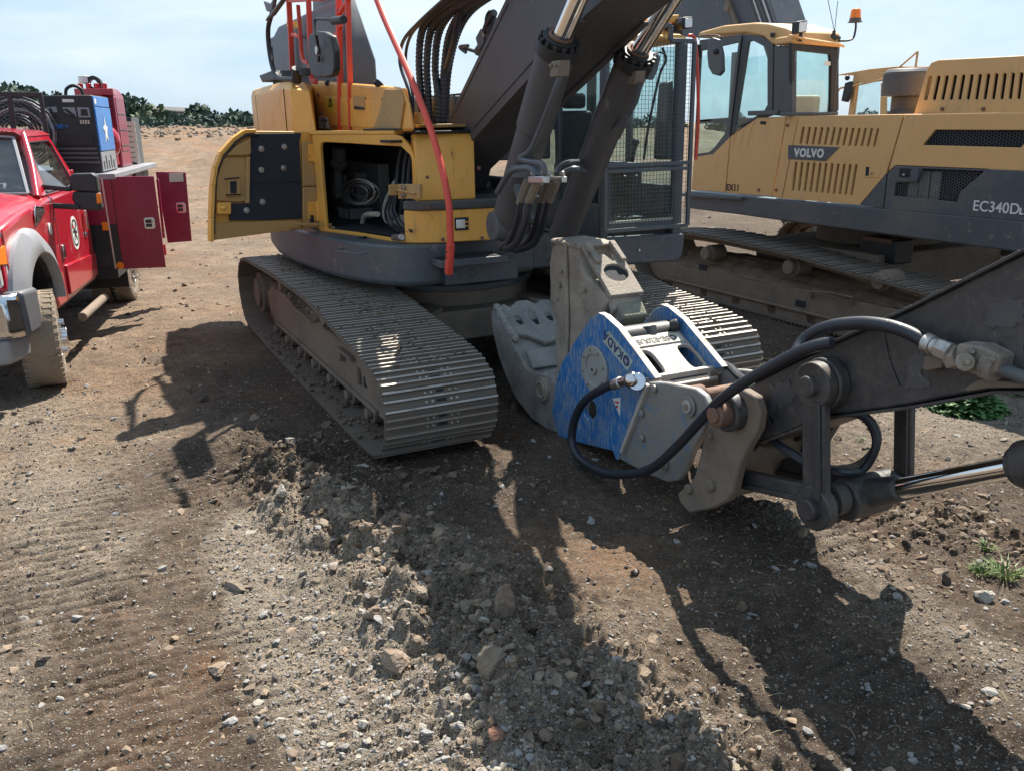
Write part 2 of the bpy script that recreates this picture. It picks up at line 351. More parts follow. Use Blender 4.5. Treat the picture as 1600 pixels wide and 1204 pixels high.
def gh(X, Y):
    near = 1 - sstep(14, 26, np.hypot(X, Y))
    z = .045 * fb(X, Y, .35, 3, 1) + .022 * fb(X, Y, 1.7, 3, 5) + near * (.020 * fb(X, Y, 6, 4, 9) + .010 * fb(X, Y, 30, 3, 12))
    # machine axes
    a = (X + .63) * UF.x[0] + (Y - 8.93) * UF.x[1]; b = (X + .63) * UF.y[0] + (Y - 8.93) * UF.y[1]
    tr = (np.exp(-(np.abs(b + 1.25) / .62) ** 6) + np.exp(-(np.abs(b - 1.25) / .62) ** 6)) * (a < 2.6)
    # old crawler prints running past the machines and down to the camera
    for off, amp in ((-3.65, .050), (-2.75, .046), (-1.85, .028), (-.6, .024), (.5, .024), (-4.9, .040)):
        lane = np.exp(-((b - off) / .42) ** 4) * (np.abs(b - off) < 1)
        ok = (a > 3.1) | (abs(off) > 2.4)
        wv = 1 - np.maximum(0, np.sin((a + .07 * fb(X, Y, 1.2, 2, 33 + int(off * 3))) * 2 * math.pi / .098)) ** 2 * np.clip(.7 + 1.5 * fb(X, Y, 2.2, 3, 43), 0, 1.3)
        z = z + near * lane * ok * amp * (wv - .3) * np.clip(.85 + 1.2 * fb(X, Y, .8, 2, 41), 0, 1.5) - near * .012 * lane * ok
    D, T = segd(X, Y, WIND)
    Wd = .24 + .30 * np.clip(T * 1.6, 0, 1)
    lump = np.clip(.7 + 1.5 * fb(X, Y, 4.2, 4, 21), .05, 2.0)
    z = z + .135 * np.exp(-(D / Wd) ** 2 * 1.3) * lump * sstep(0, .12, T) + near * .115 * np.exp(-(D / (Wd * 1.25)) ** 4) * fb(X, Y, 9, 5, 61)
    z = z + near * .055 * np.exp(-(D / (Wd * 1.2)) ** 4) * np.maximum(0, fb(X, Y, 22, 4, 67))
    D2, T2 = segd(X, Y, RIDGE); z = z + (.055 + .05 * fb(X, Y, 4, 3, 25)) * np.exp(-(D2 / .17) ** 2)
    D3, _ = segd(X, Y, CLODS); z = z + np.exp(-(D3 / .5) ** 2) * (.035 + .09 * np.maximum(0, fb(X, Y, 9, 4, 27)))
    D4, _ = segd(X, Y, GRAV); z = z - .02 * np.exp(-(D4 / .3) ** 4)
    # soil heaped in front of the near crawler track and around the tool
    p = gz(560, 700); z = z + .11 * np.exp(-(((X - p[0]) / .55) ** 2 + ((Y - p[1]) / .28) ** 2)) * (1 + 1.2 * fb(X, Y, 7, 4, 29))
    p = gz(690, 755); z = z + .05 * np.exp(-(((X - p[0]) / .7) ** 2 + ((Y - p[1]) / .25) ** 2)) * (1 + 1.8 * fb(X, Y, 8, 4, 31))
    p = UF.wor(3.3, 0); z = z + .07 * np.exp(-(((X - p[0]) / 1.0) ** 2 + ((Y - p[1]) / .8) ** 2) ** 2)
    z = z * (1 - tr * .85) - .012 * tr
    # the bank of tipped earth far left, rising to the tree belt
    far = sstep(24, 50, Y + .12 * X) * (1 - sstep(5, 30, X))
    z = z + far * (1.85 + .018 * np.clip(-X, 0, 60) + .35 * fb(X, Y, .12, 3, 51)) + sstep(22, 34, Y) * (.22 * fb(X, Y, .5, 5, 55) + .06 * np.abs(fb(X * .4, Y, 2.2, 3, 57))) * (X < 40)
    z = z - sstep(56, 75, Y) * 3.0
    return z
def zones(X, Y):
    D, T = segd(X, Y, WIND); D4, _ = segd(X, Y, GRAV); D5, _ = segd(X, Y, GRAV2); D2, _ = segd(X, Y, RIDGE)
    n = fb(X, Y, 1.3, 4, 71)
    nn = fb(X, Y, 5, 3, 75)
    g = np.clip(1.15 * np.exp(-(D4 / .40) ** 4) + .55 * np.exp(-(D / .42) ** 2) * sstep(.12, .4, T) + .45 * np.exp(-(D5 / .5) ** 2) + .5 * np.exp(-(D2 / .2) ** 2) + .3 * n + .22 * nn, 0, 1)
    p = gz(1620, 640); g = np.maximum(g, .8 * np.exp(-(((X - p[0]) / 1.8) ** 2 + ((Y - p[1]) / 1.2) ** 2)))
    dry = np.clip(sstep(-1.9, -3.9, X) * .75 + .42 * fb(X, Y, .6, 3, 77) + .35 * n + .9 * sstep(20, 40, Y) + .25 * np.exp(-(D / .5) ** 2) * sstep(.1, .4, T), 0, 1)
    a = (X + .63) * UF.x[0] + (Y - 8.93) * UF.x[1]; b = (X + .63) * UF.y[0] + (Y - 8.93) * UF.y[1]
    p = gz(1000, 850); dry = np.clip(dry + .35 * np.exp(-(((X - p[0]) / .9) ** 2 + ((Y - p[1]) / .9) ** 2)), 0, 1)
    red = np.clip(1.4 * fb(X, Y, 1.1, 3, 81) - .12 + .55 * sstep(28, 46, Y), 0, 1) * (.5 + dry)
    for q in ((740, 1170), (620, 1040), (330, 1040), (790, 960)):
        p = gz(*q); red = red + .9 * np.exp(-(((X - p[0]) / .12) ** 2 + ((Y - p[1]) / .12) ** 2))
    return g, dry, np.clip(red, 0, 1)
ang = np.concatenate([np.linspace(-180, -52, 40)[:-1], np.linspace(-52, 52, 620)[:-1], np.linspace(52, 180, 40)[:-1]])
ang = np.radians(ang)
rr_ = [.9]
while rr_[-1] < 2.4: rr_.append(rr_[-1] * 1.02)
while rr_[-1] < 9: rr_.append(rr_[-1] * 1.0034)
while rr_[-1] < 16: rr_.append(rr_[-1] * 1.0055)
while rr_[-1] < 75: rr_.append(rr_[-1] * 1.011)
while rr_[-1] < 1500: rr_.append(rr_[-1] * 1.05)
rr_ = np.array(rr_); A, Rr = np.meshgrid(ang, rr_)
GX = np.sin(A) * Rr; GY = np.cos(A) * Rr; GZ = gh(GX, GY)
na, nr = len(ang), len(rr_)
vv = np.concatenate([np.stack([GX, GY, GZ], -1).reshape(-1, 3), [[0, 0, -.05]]]).astype(np.float32)
i = np.arange(na); j = np.arange(nr - 1); I, J = np.meshgrid(i, j)
q = np.stack([J * na + I, J * na + (I + 1) % na, (J + 1) * na + (I + 1) % na, (J + 1) * na + I], -1).reshape(-1, 4)
def np_mesh(name, v, quads=None, tris=None):
    me = bpy.data.meshes.new(name); me.vertices.add(len(v)); me.vertices.foreach_set('co', v.astype(np.float32).ravel())
    ls = []; st = []; tot = []; n = 0
    for f, k in ((quads, 4), (tris, 3)):
        if f is None or not len(f): continue
        ls.append(f.ravel()); st.append(n + np.arange(len(f)) * k); tot.append(np.full(len(f), k)); n += f.size
    ls = np.concatenate(ls); st = np.concatenate(st); tot = np.concatenate(tot)
    me.loops.add(len(ls)); me.loops.foreach_set('vertex_index', ls.astype(np.int32)); me.polygons.add(len(st))
    me.polygons.foreach_set('loop_start', st.astype(np.int32)); me.polygons.foreach_set('loop_total', tot.astype(np.int32))
    me.polygons.foreach_set('use_smooth', np.ones(len(st), bool)); me.update(calc_edges=True); return me
ti = np.stack([np.full(na, na * nr), (i + 1) % na, i], -1)
me = np_mesh('ground', vv, q, ti)
g_, d_, r_ = zones(vv[:, 0], vv[:, 1])
ca = me.color_attributes.new('zone', 'FLOAT_COLOR', 'POINT')
ca.data.foreach_set('color', np.stack([g_, d_, r_, np.ones_like(g_)], -1).astype(np.float32).ravel())
def soil():
    m = bpy.data.materials.new('soil'); m.use_nodes = True; t = m.node_tree; N = t.nodes; L = t.links; b = N['Principled BSDF']; b.inputs['Roughness'].default_value = .95; b.inputs['Specular IOR Level'].default_value = .15
    def nd(ty, **k):
        n = N.new(ty)
        for a, c in k.items():
            if a in n.inputs: n.inputs[a].default_value = c
            else: setattr(n, a, c)
        return n
    at = nd('ShaderNodeAttribute', attribute_name='zone'); sp_ = nd('ShaderNodeSeparateColor'); L.new(at.outputs['Color'], sp_.inputs[0])
    tc = nd('ShaderNodeTexCoord'); S = tc.outputs['Object']
    def noise(sc, d=8, r=.65): n = nd('ShaderNodeTexNoise', Scale=sc, Detail=d, Roughness=r); L.new(S, n.inputs['Vector']); return n.outputs[0]
    def mapr(i_, a, b_, c=0., d=1.): n = nd('ShaderNodeMapRange'); n.inputs[1].default_value = a; n.inputs[2].default_value = b_; n.inputs[3].default_value = c; n.inputs[4].default_value = d; L.new(i_, n.inputs[0]); return n.outputs[0]
    def mix(f, a, c, bt='MIX'):
        n = nd('ShaderNodeMixRGB', blend_type=bt)
        for sck, x in (('Fac', f), ('Color1', a), ('Color2', c)):
            if isinstance(x, tuple): n.inputs[sck].default_value = (*x, 1)
            elif isinstance(x, float): n.inputs[sck].default_value = x
            else: L.new(x, n.inputs[sck])
        return n.outputs[0]
    def math_(op, a, c):
        n = nd('ShaderNodeMath', operation=op)
        for k, x in enumerate((a, c)):
            if isinstance(x, float): n.inputs[k].default_value = x
            else: L.new(x, n.inputs[k])
        return n.outputs[0]
    n1 = noise(2.3); n2 = noise(14, 10, .75); n3 = noise(60, 6, .8)
    dryf = math_('ADD', sp_.outputs[1], mapr(n2, .35, .65, -.25, .25))
    c = mix(mapr(dryf, 0., 1.), (.070, .050, .035), (.26, .185, .125))
    c = mix(mapr(n1, .35, .65), c, mix(.5, c, (.115, .092, .074)))
    c = mix(math_('MULTIPLY', sp_.outputs[2], .55), c, (.23, .125, .066))
    gr = mapr(math_('ADD', sp_.outputs[0], mapr(n2, .3, .7, -.3, .3)), .1, .75)
    c = mix(gr, c, (.285, .235, .178))
    nf = noise(.55, 8, .72); c = mix(1.0, c, mapr(nf, .3, .7, .72, 1.3), 'MULTIPLY'); nf2 = noise(4.5, 8, .7); c = mix(1.0, c, mapr(nf2, .3, .7, .74, 1.28), 'MULTIPLY')
    c = mix(1.0, c, mapr(n3, .28, .72, .45, 1.55), 'MULTIPLY')
    hs = []
    for sc, dens, thr in ((30, .16, .36), (62, .30, .4), (120, .42, .42)):
        v = nd('ShaderNodeTexVoronoi', Scale=sc, feature='F1'); v.inputs['Randomness'].default_value = 1
        mpn = nd('ShaderNodeMixRGB', blend_type='ADD', Fac=.35 / sc * 3); L.new(S, mpn.inputs[1]); nc = nd('ShaderNodeTexNoise', Scale=sc * 1.3); L.new(S, nc.inputs['Vector']); L.new(nc.outputs[1], mpn.inputs[2]); L.new(mpn.outputs[0], v.inputs['Vector'])
        sc2 = nd('ShaderNodeSeparateColor'); L.new(v.outputs['Color'], sc2.inputs[0])
        dn = mapr(gr, 0., 1., dens * .75, dens + .35)
        sel = math_('LESS_THAN', sc2.outputs[0], dn); ins = mapr(v.outputs['Distance'], thr, thr * .75)
        f = math_('MULTIPLY', sel, ins)
        ramp = nd('ShaderNodeValToRGB'); e = ramp.color_ramp.elements; e[0].color = (.13, .105, .085, 1); e[1].color = (.48, .44, .37, 1)
        for p_, cc in ((.35, (.20, .165, .13, 1)), (.6, (.25, .25, .25, 1)), (.8, (.34, .28, .21, 1))):
            x = e.new(p_); x.color = cc
        L.new(sc2.outputs[1], ramp.inputs[0]); c = mix(f, c, ramp.outputs[0])
        dome = math_('MULTIPLY', f, mapr(v.outputs['Distance'], thr, 0., .35, 1.)); hs.append(math_('MULTIPLY', dome, 1.0 / sc * 1.0))
    h = math_('ADD', math_('ADD', hs[0], hs[1]), hs[2]); h = math_('ADD', h, math_('MULTIPLY', n2, .022)); h = math_('ADD', h, math_('MULTIPLY', n3, .008))
    bp = nd('ShaderNodeBump', Strength=1.0, Distance=1.6); L.new(h, bp.inputs['Height']); L.new(bp.outputs[0], b.inputs['Normal']); L.new(c, b.inputs['Base Color']); return m
M['soil'] = soil(); me.materials.append(M['soil'])
ground = bpy.data.objects.new('ground', me); COL.objects.link(ground); tag(ground, kind='structure', label='churned brown earth and grey gravel of the yard rising to a far bank')

# stones and clods: joined meshes, nobody could count them
def ico(sub):
    bm = bmesh.new(); bmesh.ops.create_icosphere(bm, subdivisions=sub, radius=1); v = np.array([x.co[:] for x in bm.verts]); f = np.array([[w.index for w in y.verts] for y in bm.faces]); bm.free(); return v, f
rng = np.random.default_rng(7)
def scatter(name, X, Y, size, sub, mats, label, sink=.3, rough=.25, flat=.65, mati=None):
    v0, f0 = ico(sub); n = len(X); m = len(v0)
    vb = v0[None].repeat(n, 0)
    for _ in range(8):      # chip flat faces off each stone so that none is round
        pd = rng.normal(size=(n, 1, 3)); pd /= np.linalg.norm(pd, axis=2, keepdims=True); ds = (vb * pd).sum(2, keepdims=True); lim = rng.uniform(.38, .74, (n, 1, 1)); vb = vb - pd * np.maximum(0, ds - lim)
    V = vb * (1 + rng.uniform(-rough, rough, (n, m, 1)))
    V = V * rng.uniform(.6, 1.25, (n, 1, 3)) * np.array([1, 1, flat]) * size[:, None, None]
    t = rng.uniform(0, 6.28, n); tl = rng.uniform(-.5, .5, n)
    c, s = np.cos(tl)[:, None], np.sin(tl)[:, None]; y = V[:, :, 1] * c - V[:, :, 2] * s; z = V[:, :, 1] * s + V[:, :, 2] * c; x = V[:, :, 0]
    c, s = np.cos(t)[:, None], np.sin(t)[:, None]; xx = x * c - y * s; yy = x * s + y * c
    Z = gh(X, Y); P = np.stack([xx + X[:, None], yy + Y[:, None], z + (Z + size * flat * (1 - 2 * sink) * .5)[:, None]], -1).reshape(-1, 3)
    F = (f0[None] + (np.arange(n) * m)[:, None, None]).reshape(-1, 3)
    me = np_mesh(name, P, None, F)
    for q in mats: me.materials.append(q)
    k = rng.integers(0, len(mats), n) if mati is None else mati
    me.polygons.foreach_set('material_index', np.repeat(k, len(f0)).astype(np.int32)); me.polygons.foreach_set('use_smooth', np.zeros(len(F), bool))
    o = bpy.data.objects.new(name, me); COL.objects.link(o); tag(o, label, name.replace('_', ' ').split()[0], None, 'stuff'); return o
ST = [mat('stone_' + n, c, .9, dirt=.45, dcol=(.15, .115, .085), dscale=9, bump=.5, bscale=90) for n, c in (('grey', (.27, .26, .245)), ('brown', (.17, .125, .09)), ('pale', (.33, .30, .25)), ('tan', (.27, .20, .14)), ('dark', (.10, .085, .07)))]
def cand(n, rmin, rmax, amax=48):
    r = rmin * (rmax / rmin) ** rng.uniform(0, 1, n) ; a = np.radians(rng.uniform(-amax, amax, n)); return np.sin(a) * r, np.cos(a) * r
X, Y = cand(90000, 2.3, 11, 40)
g, d, r = zones(X, Y); keep = rng.uniform(0, 1, len(X)) < .16 + .75 * g; X, Y, g = X[keep], Y[keep], g[keep]
size = .0045 + .008 * rng.pareto(3.2, len(X)); size = np.clip(size, .003, .035)
mi = np.where(rng.uniform(0, 1, len(X)) < .25 + .5 * g, rng.choice([0, 2, 0, 3], len(X)), rng.choice([1, 3, 4, 0], len(X)))
sel = rng.permutation(len(X))[:40000]
scatter('gravel', X[sel], Y[sel], size[sel], 1, ST, 'loose grey and brown gravel lying on the churned earth', rough=.25, mati=mi[sel])
CL = [mat('clod_' + n, c, .95, dirt=.5, dcol=dc, dscale=9, bump=1., bscale=70, var=.25) for n, c, dc in (('brown', (.125, .088, .058), (.19, .14, .098)), ('grey', (.215, .175, .13), (.28, .235, .18)), ('tan', (.21, .155, .108), (.27, .215, .16)), ('dark', (.068, .05, .037), (.11, .082, .06)))]
# clods along the windrow, beside the track and on the right
def along(pts, n, w, t0=0, t1=1):
    P = [Vector((*p, 0)) for p in pts]; R_ = resample(P, .02); k = (rng.uniform(t0, t1, n) * (len(R_) - 1)).astype(int); q = np.array([R_[i][:2] for i in k]); return q[:, 0] + rng.normal(0, w, n), q[:, 1] + rng.normal(0, w, n)
xs, ys, ss, mm = [], [], [], []
for pts, n, w, s0, mch, t0, t1 in ((WIND, 300, .16, .042, [1, 2, 0], .2, 1), (WIND, 420, .13, .030, [0, 2, 0, 3], .1, 1), (G2((560, 700), (640, 755), (760, 740)), 260, .10, .022, [3, 0], 0, 1), (WIND, 5200, .19, .015, [1, 1, 2, 0], .15, 1), (WIND, 1800, .20, .014, [0, 3], .0, .35), (CLODS, 2600, .30, .016, [0, 2, 3], 0, 1), (RIDGE, 900, .14, .012, [1, 0], 0, 1),
                             (G2((480, 690), (600, 750), (760, 760)), 650, .16, .014, [3, 0], 0, 1), (G2((170, 640), (260, 760), (420, 760)), 300, .5, .011, [3, 0], 0, 1), (G2((830, 700), (1000, 900), (1300, 1200)), 700, .4, .011, [3, 0, 0], 0, 1)):
    x, y = along(pts, n, w, t0, t1); xs.append(x); ys.append(y); ss.append(np.clip(s0 * (.45 + rng.pareto(2.8, n)), .007, .07)); mm.append(rng.choice(mch, n))
X = np.concatenate(xs); Y = np.concatenate(ys); S_ = np.concatenate(ss) * .62; mi = np.concatenate(mm)
fx, fy_ = cand(5200, 6.5, 34, 40); fs = np.clip(.012 * (.5 + rng.pareto(2.4, len(fx))) * (fy_ / 9) ** .5, .006, .055)
X = np.concatenate([X, fx]); Y = np.concatenate([Y, fy_]); S_ = np.concatenate([S_, fs]); mi = np.concatenate([mi, rng.choice([0, 2, 3, 1], len(fx))])
rx, ry = rng.uniform(-38, -4, 700), rng.normal(52, 3.0, 700); X = np.concatenate([X, rx]); Y = np.concatenate([Y, ry]); S_ = np.concatenate([S_, rng.uniform(.06, .22, 700)]); mi = np.concatenate([mi, rng.choice([1, 2], 700)])
ok = (Y > 2.2)
scatter('clods', X[ok], Y[ok], S_[ok], 2, CL, 'broken clods of soil heaped along the gravel windrow and the tracks', rough=.14, flat=.8, sink=.42, mati=mi[ok])
# bigger stones one can point to
STONES = [((788, 985), .078, 2, 'tall orange-brown stone standing upright in the windrow', (.6, .75, 1.45)), ((640, 915), .075, 2, 'tan-grey clod with a dark side near the top of the windrow', (1, .8, 1.0)),
 ((615, 1040), .07, 2, 'reddish-tan flat stone at the left foot of the windrow', (1.2, .9, .5)), ((726, 965), .065, 1, 'rounded tan-grey clod left of the upright orange-brown stone', (1, 1, .8)),
 ((585, 985), .055, 2, 'orange-brown stone at the left edge of the windrow', (1, .9, .8)), ((495, 915), .045, 1, 'small grey stone beside the smooth gravel strip at the top left of the windrow', (1, .8, .7)),
 ((340, 1052), .055, 2, 'tan stone lying alone on the left earth lane', (1.1, .8, .6)), ((366, 920), .05, 1, 'grey-brown clod left of the gravel strip', (1.3, .8, .6)),
 ((992, 900), .022, 0, 'single small white stone on the sunlit brown earth right of the windrow', (1.1, .9, .8)), ((1535, 940), .05, 0, 'pale grey stone in front of the green grass tufts at right', (1.2, .9, .7)),
 ((770, 1095), .08, 1, 'brown-grey clod low in the windrow beside a dark hollow', (.8, .8, 1.1)), ((660, 960), .06, 1, 'lumpy grey clod in the middle of the windrow', (1.1, 1, .8)), ((775, 1180), .035, 3, 'crumbly red brick-coloured clod near the bottom edge of the photo', (1.2, 1, .6)),
 ((560, 735), .06, 0, 'flat tan-grey slab in front of the near crawler track', (1.5, .9, .35)), ((443, 800), .05, 0, 'small brown-grey clod at the upper end of the windrow', (1, .9, .8))]
redst = mat('red_clod', (.24, .12, .08), .95, dirt=.4, dcol=(.3, .2, .14), bump=1.)
for (p, r, k, lb, sc_) in STONES:
    v0, f0 = ico(5); x, y, _ = gz(*p); rs = np.random.default_rng(int(p[0]))
    nn = 1 + .35 * fb(v0[:, 0] + v0[:, 2], v0[:, 1] - v0[:, 2], 1.4, 4, int(p[0])) + .10 * fb(v0[:, 0] * 3, v0[:, 2] * 3 + v0[:, 1], 2.5, 3, 5)
    vb = v0.copy()
    for _ in range(11):
        pd = rs.normal(size=3); pd /= np.linalg.norm(pd); ds = vb @ pd; vb = vb - np.outer(np.maximum(0, ds - rs.uniform(.5, .82)), pd)
    V = vb * (nn * .35 + .65)[:, None] * (1 + .05 * fb(v0[:, 0] * 3 + 7, v0[:, 1] * 3 + v0[:, 2], 4, 3, 9) + .16 * fb(v0[:, 0] * 2 + 3, v0[:, 2] * 2 - v0[:, 1], 2.2, 4, 19))[:, None] * r * np.array(sc_)
    z = float(gh(np.array([x]), np.array([y]))[0])
    me = np_mesh('stone', V, None, f0); me.materials.append(redst if k == 3 else [ST[2], CL[1], mat('orange_stone', (.25, .175, .12), .95, dirt=.6, dcol=(.25, .205, .16), dscale=14, bump=1., bscale=55, var=.3)][k])
    o = bpy.data.objects.new('stone', me); COL.objects.link(o); o.location = (x, y, z + r * sc_[2] * .38); o.rotation_euler = (rs.uniform(-.25, .25), rs.uniform(-.25, .25), rs.uniform(0, 6)); tag(o, lb, 'stone', 'larger stones and clods lying on the churned earth')
# ------------------------------------------------------------------ crawler tracks
def shoe_mesh(pitch=.2, w=.85):
    m = MB(); hw = w / 2; p = pitch
    prof = [(-p * .52, 0), (p * .44, 0), (p * .50, .008), (p * .50, .014), (p * .40, .014)]
    for gx, h in ((.31, .036), (.0, .030), (-.36, .036)):
        prof += [(gx * p + .013, .016), (gx * p + .009, h), (gx * p - .009, h), (gx * p - .013, .016)]
    prof += [(-p * .52, .014)]
    pts = [(x, -hw, z) for x, z in prof]
    m.prism(pts, (0, w, 0))
    n = len(prof)
    for k in range(3):      # polished tips of the three grousers
        pass
    for gx, h in ((.31, .036), (.0, .030), (-.36, .036)):
        m.m = 1; m.box(gx * p - .0070, gx * p + .0070, -hw + .004, hw - .004, h - .004, h + .0015); m.m = 0
    for y in (-.115, -.07, .07, .115):
        m.m = 1
        m.cyl((p * .14, y, .012), (p * .14, y, .026), .0115, .009, 6)
        m.cyl((-p * .18, y, .012), (-p * .18, y, .026), .0115, .009, 6)
    m.m = 2; m.box(-p * .24, -p * .12, -.038, .038, .0125, .0165); m.box(p * .10, p * .20, -.03, .03, .0125, .0165)
    m.m = 0
    return m.mesh('track_shoe', [M['shoe'], M['polish'], M['void']], 30)
SHOE = shoe_mesh()
def track_path(pts):
    P = smooth([Vector((x, 0, z)) for x, z in pts] + [Vector((pts[0][0], 0, pts[0][1]))], 8)[:-1]
    return P
PROF = [(-2.45, .03), (-1.0, .0), (1.0, .0), (2.1, .0), (2.45, .02), (2.70, .12), (2.83, .28), (2.86, .44), (2.80, .61), (2.60, .71), (2.21, .765), (1.74, .81), (1.13, .875), (.51, .915), (-.62, .925), (-1.6, .90), (-2.30, .88), (-2.62, .80), (-2.82, .64), (-2.87, .45), (-2.80, .24), (-2.66, .10)]
def build_track(root, y0, y1, prof, lb, side, w=.85, shoe=SHOE, detail=True, skip=None, mats=('muddy', 'mudd')):
    yc = (y0 + y1) / 2
    P = track_path(prof); n_ = round(sum((a - b).length for a, b in zip(P, P[1:] + P[:1])) / .2); R_ = resample(P, .2, True)
    ch = MB(); inner = []
    N = len(R_)
    for i in range(N):
        a, b = R_[i], R_[(i + 1) % N]; d = (b - a).normalized(); nrm = Vector((d.z, 0, -d.x)); c = (a + b) / 2
        cc = c - nrm * .03
        inner.append((Vector((cc.x, yc, cc.z)), d, nrm))
        for s in (-1, 1): ch.obox((cc.x - nrm.x * .055, yc + s * .10, cc.z - nrm.z * .055), d * .098, Vector((0, .022, 0)), nrm * .045)
        ch.cyl((a.x - nrm.x * .085, yc - .13, a.z - nrm.z * .085), (a.x - nrm.x * .085, yc + .13, a.z - nrm.z * .085), .028, n=8)
    chain = part('track_chain', ch, M['muddy'], root, 0, label=lb)
    for k, (c, d, nrm) in enumerate(inner):
        if skip and skip(c): continue
        o = bpy.data.objects.new('track_shoe', shoe); COL.objects.link(o); o.parent = chain
        y = d.cross(nrm) * -1   # right handed: x=d, z=nrm
        y = nrm.cross(d)
        jz = random.Random(k * 7 + int(yc * 100)).uniform(-.008, .008)
        d2 = (d + nrm * jz * 2).normalized(); n2 = d2.cross(y)
        o.matrix_local = Matrix(((d2.x, y.x, n2.x, c.x), (d2.y, y.y, n2.y, c.y), (d2.z, y.z, n2.z, c.z), (0, 0, 0, 1)))
    return chain
def track_frame(root, y0, y1, side, x0=-2.35, x1=2.3, label=None):   # side +1: outer face at greater y
    yo = y1 - .20 if side > 0 else y0 + .20; yi = yo - side * .42
    m = MB()
    m.prism([(x0 + .5, yo, .20), (x1 - .1, yo, .18), (x1 + .02, yo, .30), (x1 + .02, yo, .50), (x1 - .30, yo, .56), (x1 - .9, yo, .60), (.2, yo, .66), (x0 + .6, yo, .64), (x0 + .25, yo, .50), (x0 + .3, yo, .28)], (0, yi - yo, 0))
    f = part('track_frame', m, M['muddy'], root, .02, label=label, disp=(.02, 3, .12))
    m = MB(); m.prism([(x0 + .6, yo + side * .012, .62), (x1 - .9, yo + side * .012, .585), (x1 - .9, yo - side * .12, .68), (x0 + .8, yo - side * .12, .74)], (0, -side * .12, 0)); part('mud_ledge', m, M['mudd'], f, 0, disp=(.10, 4, .07), kind='stuff')
    # guards along the bottom, rollers, idler, sprocket
    m = MB(); m.box(x0 + .7, x1 - .25, min(yo + side * .03, yo), max(yo + side * .03, yo), .20, .235); part('frame_flange', m, M['muddy'], f, .006)
    for k in range(7):
        x = x0 + .65 + k * .58; m = MB(); m.cyl((x, yo - side * .02, .13), (x, yi + side * .02, .13), .085, n=16); m.cyl((x, yo + side * .03, .13), (x, yo - side * .02, .13), .045, n=12); part('track_roller', m, M['muddy'], f, .006)
    for k, x in enumerate((x0 + 1.3, x1 - 1.6)):
        zt = .73 if k == 0 else .70
        m = MB(); m.cyl((x, yo + side * .02, zt), (x, yi, zt), .075, n=16); m.cyl((x, yo + side * .06, zt), (x, yo + side * .02, zt), .062, n=20); part('carrier_roller', m, M['muddy'], f, .006)
    m = MB(); m.cyl((x1 + .12, yo - side * .06, .385), (x1 + .12, yi + side * .05, .385), .33, n=32); m.cyl((x1 + .12, yo - side * .0, .385), (x1 + .12, yo - side * .07, .385), .12, n=16); part('idler', m, M['muddy'], f, .012)
    m = MB(); xs = x0 - .05; n = 21; prof = []
    for i in range(n * 4):
        r = .385 if i % 4 in (0, 1) else .335; t = 2 * math.pi * i / (n * 4); prof.append((xs + r * math.cos(t), yo - side * .16, .44 + r * math.sin(t)))
    m.prism(prof, (0, -side * .07, 0)); m.cyl((xs, yo + side * .03, .44), (xs, yo - side * .25, .44), .24, n=28); m.cyl((xs, yo + side * .07, .44), (xs, yo, .44), .17, n=24)
    for i in range(10): t = i * .628; m.cyl((xs + .205 * math.cos(t), yo + side * .045, .44 + .205 * math.sin(t)), (xs + .205 * math.cos(t), yo, .44 + .205 * math.sin(t)), .014, n=6)
    part('sprocket', m, M['muddy'], f, .006)
    # plate with lug, slot and step bar seen on the side
    m = MB(); m.box(x1 - .75, x1 - .68, min(yo, yo + side * .03), max(yo, yo + side * .03), .33, .46); m.box(x1 - 1.2, x1 - .8, min(yo, yo + side * .05), max(yo, yo + side * .05), .50, .53); m.box(x1 - 1.2, x1 - 1.13, min(yo, yo + side * .05), max(yo, yo + side * .05), .42, .50)
    part('frame_lug', m, M['muddy'], f, .006)
    m = MB(); m.box(x1 - .60, x1 - .565, min(yo, yo + side * .004), max(yo, yo + side * .004), .34, .42); m.box(x1 - .60, x1 - .53, min(yo, yo + side * .004), max(yo, yo + side * .004), .335, .355); part('slot', m, M['void'], f, 0)
    m = MB(); m.tube([(x0 + 1.9, yo + side * .005, .60), (x0 + 1.9, yo + side * .05, .60), (x0 + 2.6, yo + side * .05, .585), (x0 + 2.6, yo + side * .005, .585)], .012, sm=False); part('grab_bar', m, M['muddy'], f, 0)
    return f

def mud_crumbs(parent, n, fn, seed, nm='mud_crumbs'):
    rs = random.Random(seed); m = MB()
    for _ in range(n):
        x, y, z, s_k = fn(rs); m.sph((x, y, z), (s_k * rs.uniform(.7, 1.5), s_k * rs.uniform(.7, 1.5), s_k * rs.uniform(.4, .8)), 6, 4, .3, rs.random())
    return part(nm, m, M['mudd'], parent, 0, kind='stuff', smooth=0)
# ------------------------------------------------------------------ main excavator
MX = UF.root('excavator', 'yellow excavator in the middle with open side door, red handrails and mesh cab guard', 'excavator', 'crawler excavators parked side by side')
build_track(MX, -1.65, -.80, PROF, 'near crawler track at the left of the machine, its shoes caked in dried mud', -1)
build_track(MX, .80, 1.65, PROF, 'crawler track behind the blue tool, its grousers bright in the sun', 1)
track_frame(MX, -1.65, -.80, -1); track_frame(MX, .80, 1.65, 1)
def prof_z(x):
    top = [(a, b) for a, b in PROF if b > .5]; top.sort()
    for (a, b), (c, d) in zip(top, top[1:]):
        if a <= x <= c: return b + (d - b) * (x - a) / (c - a)
    return .8
mud_crumbs(MX, 420, lambda r: (r.uniform(-2.3, 2.2), r.uniform(-1.64, -1.36), .045, r.choice([.006, .008, .012, .018])), 1)
mud_crumbs(MX, 700, lambda r: (lambda x: (x, r.gauss(-1.22, .16), prof_z(x) + .012, r.choice([.006, .009, .013])))(r.uniform(-2.3, 2.6)), 2)
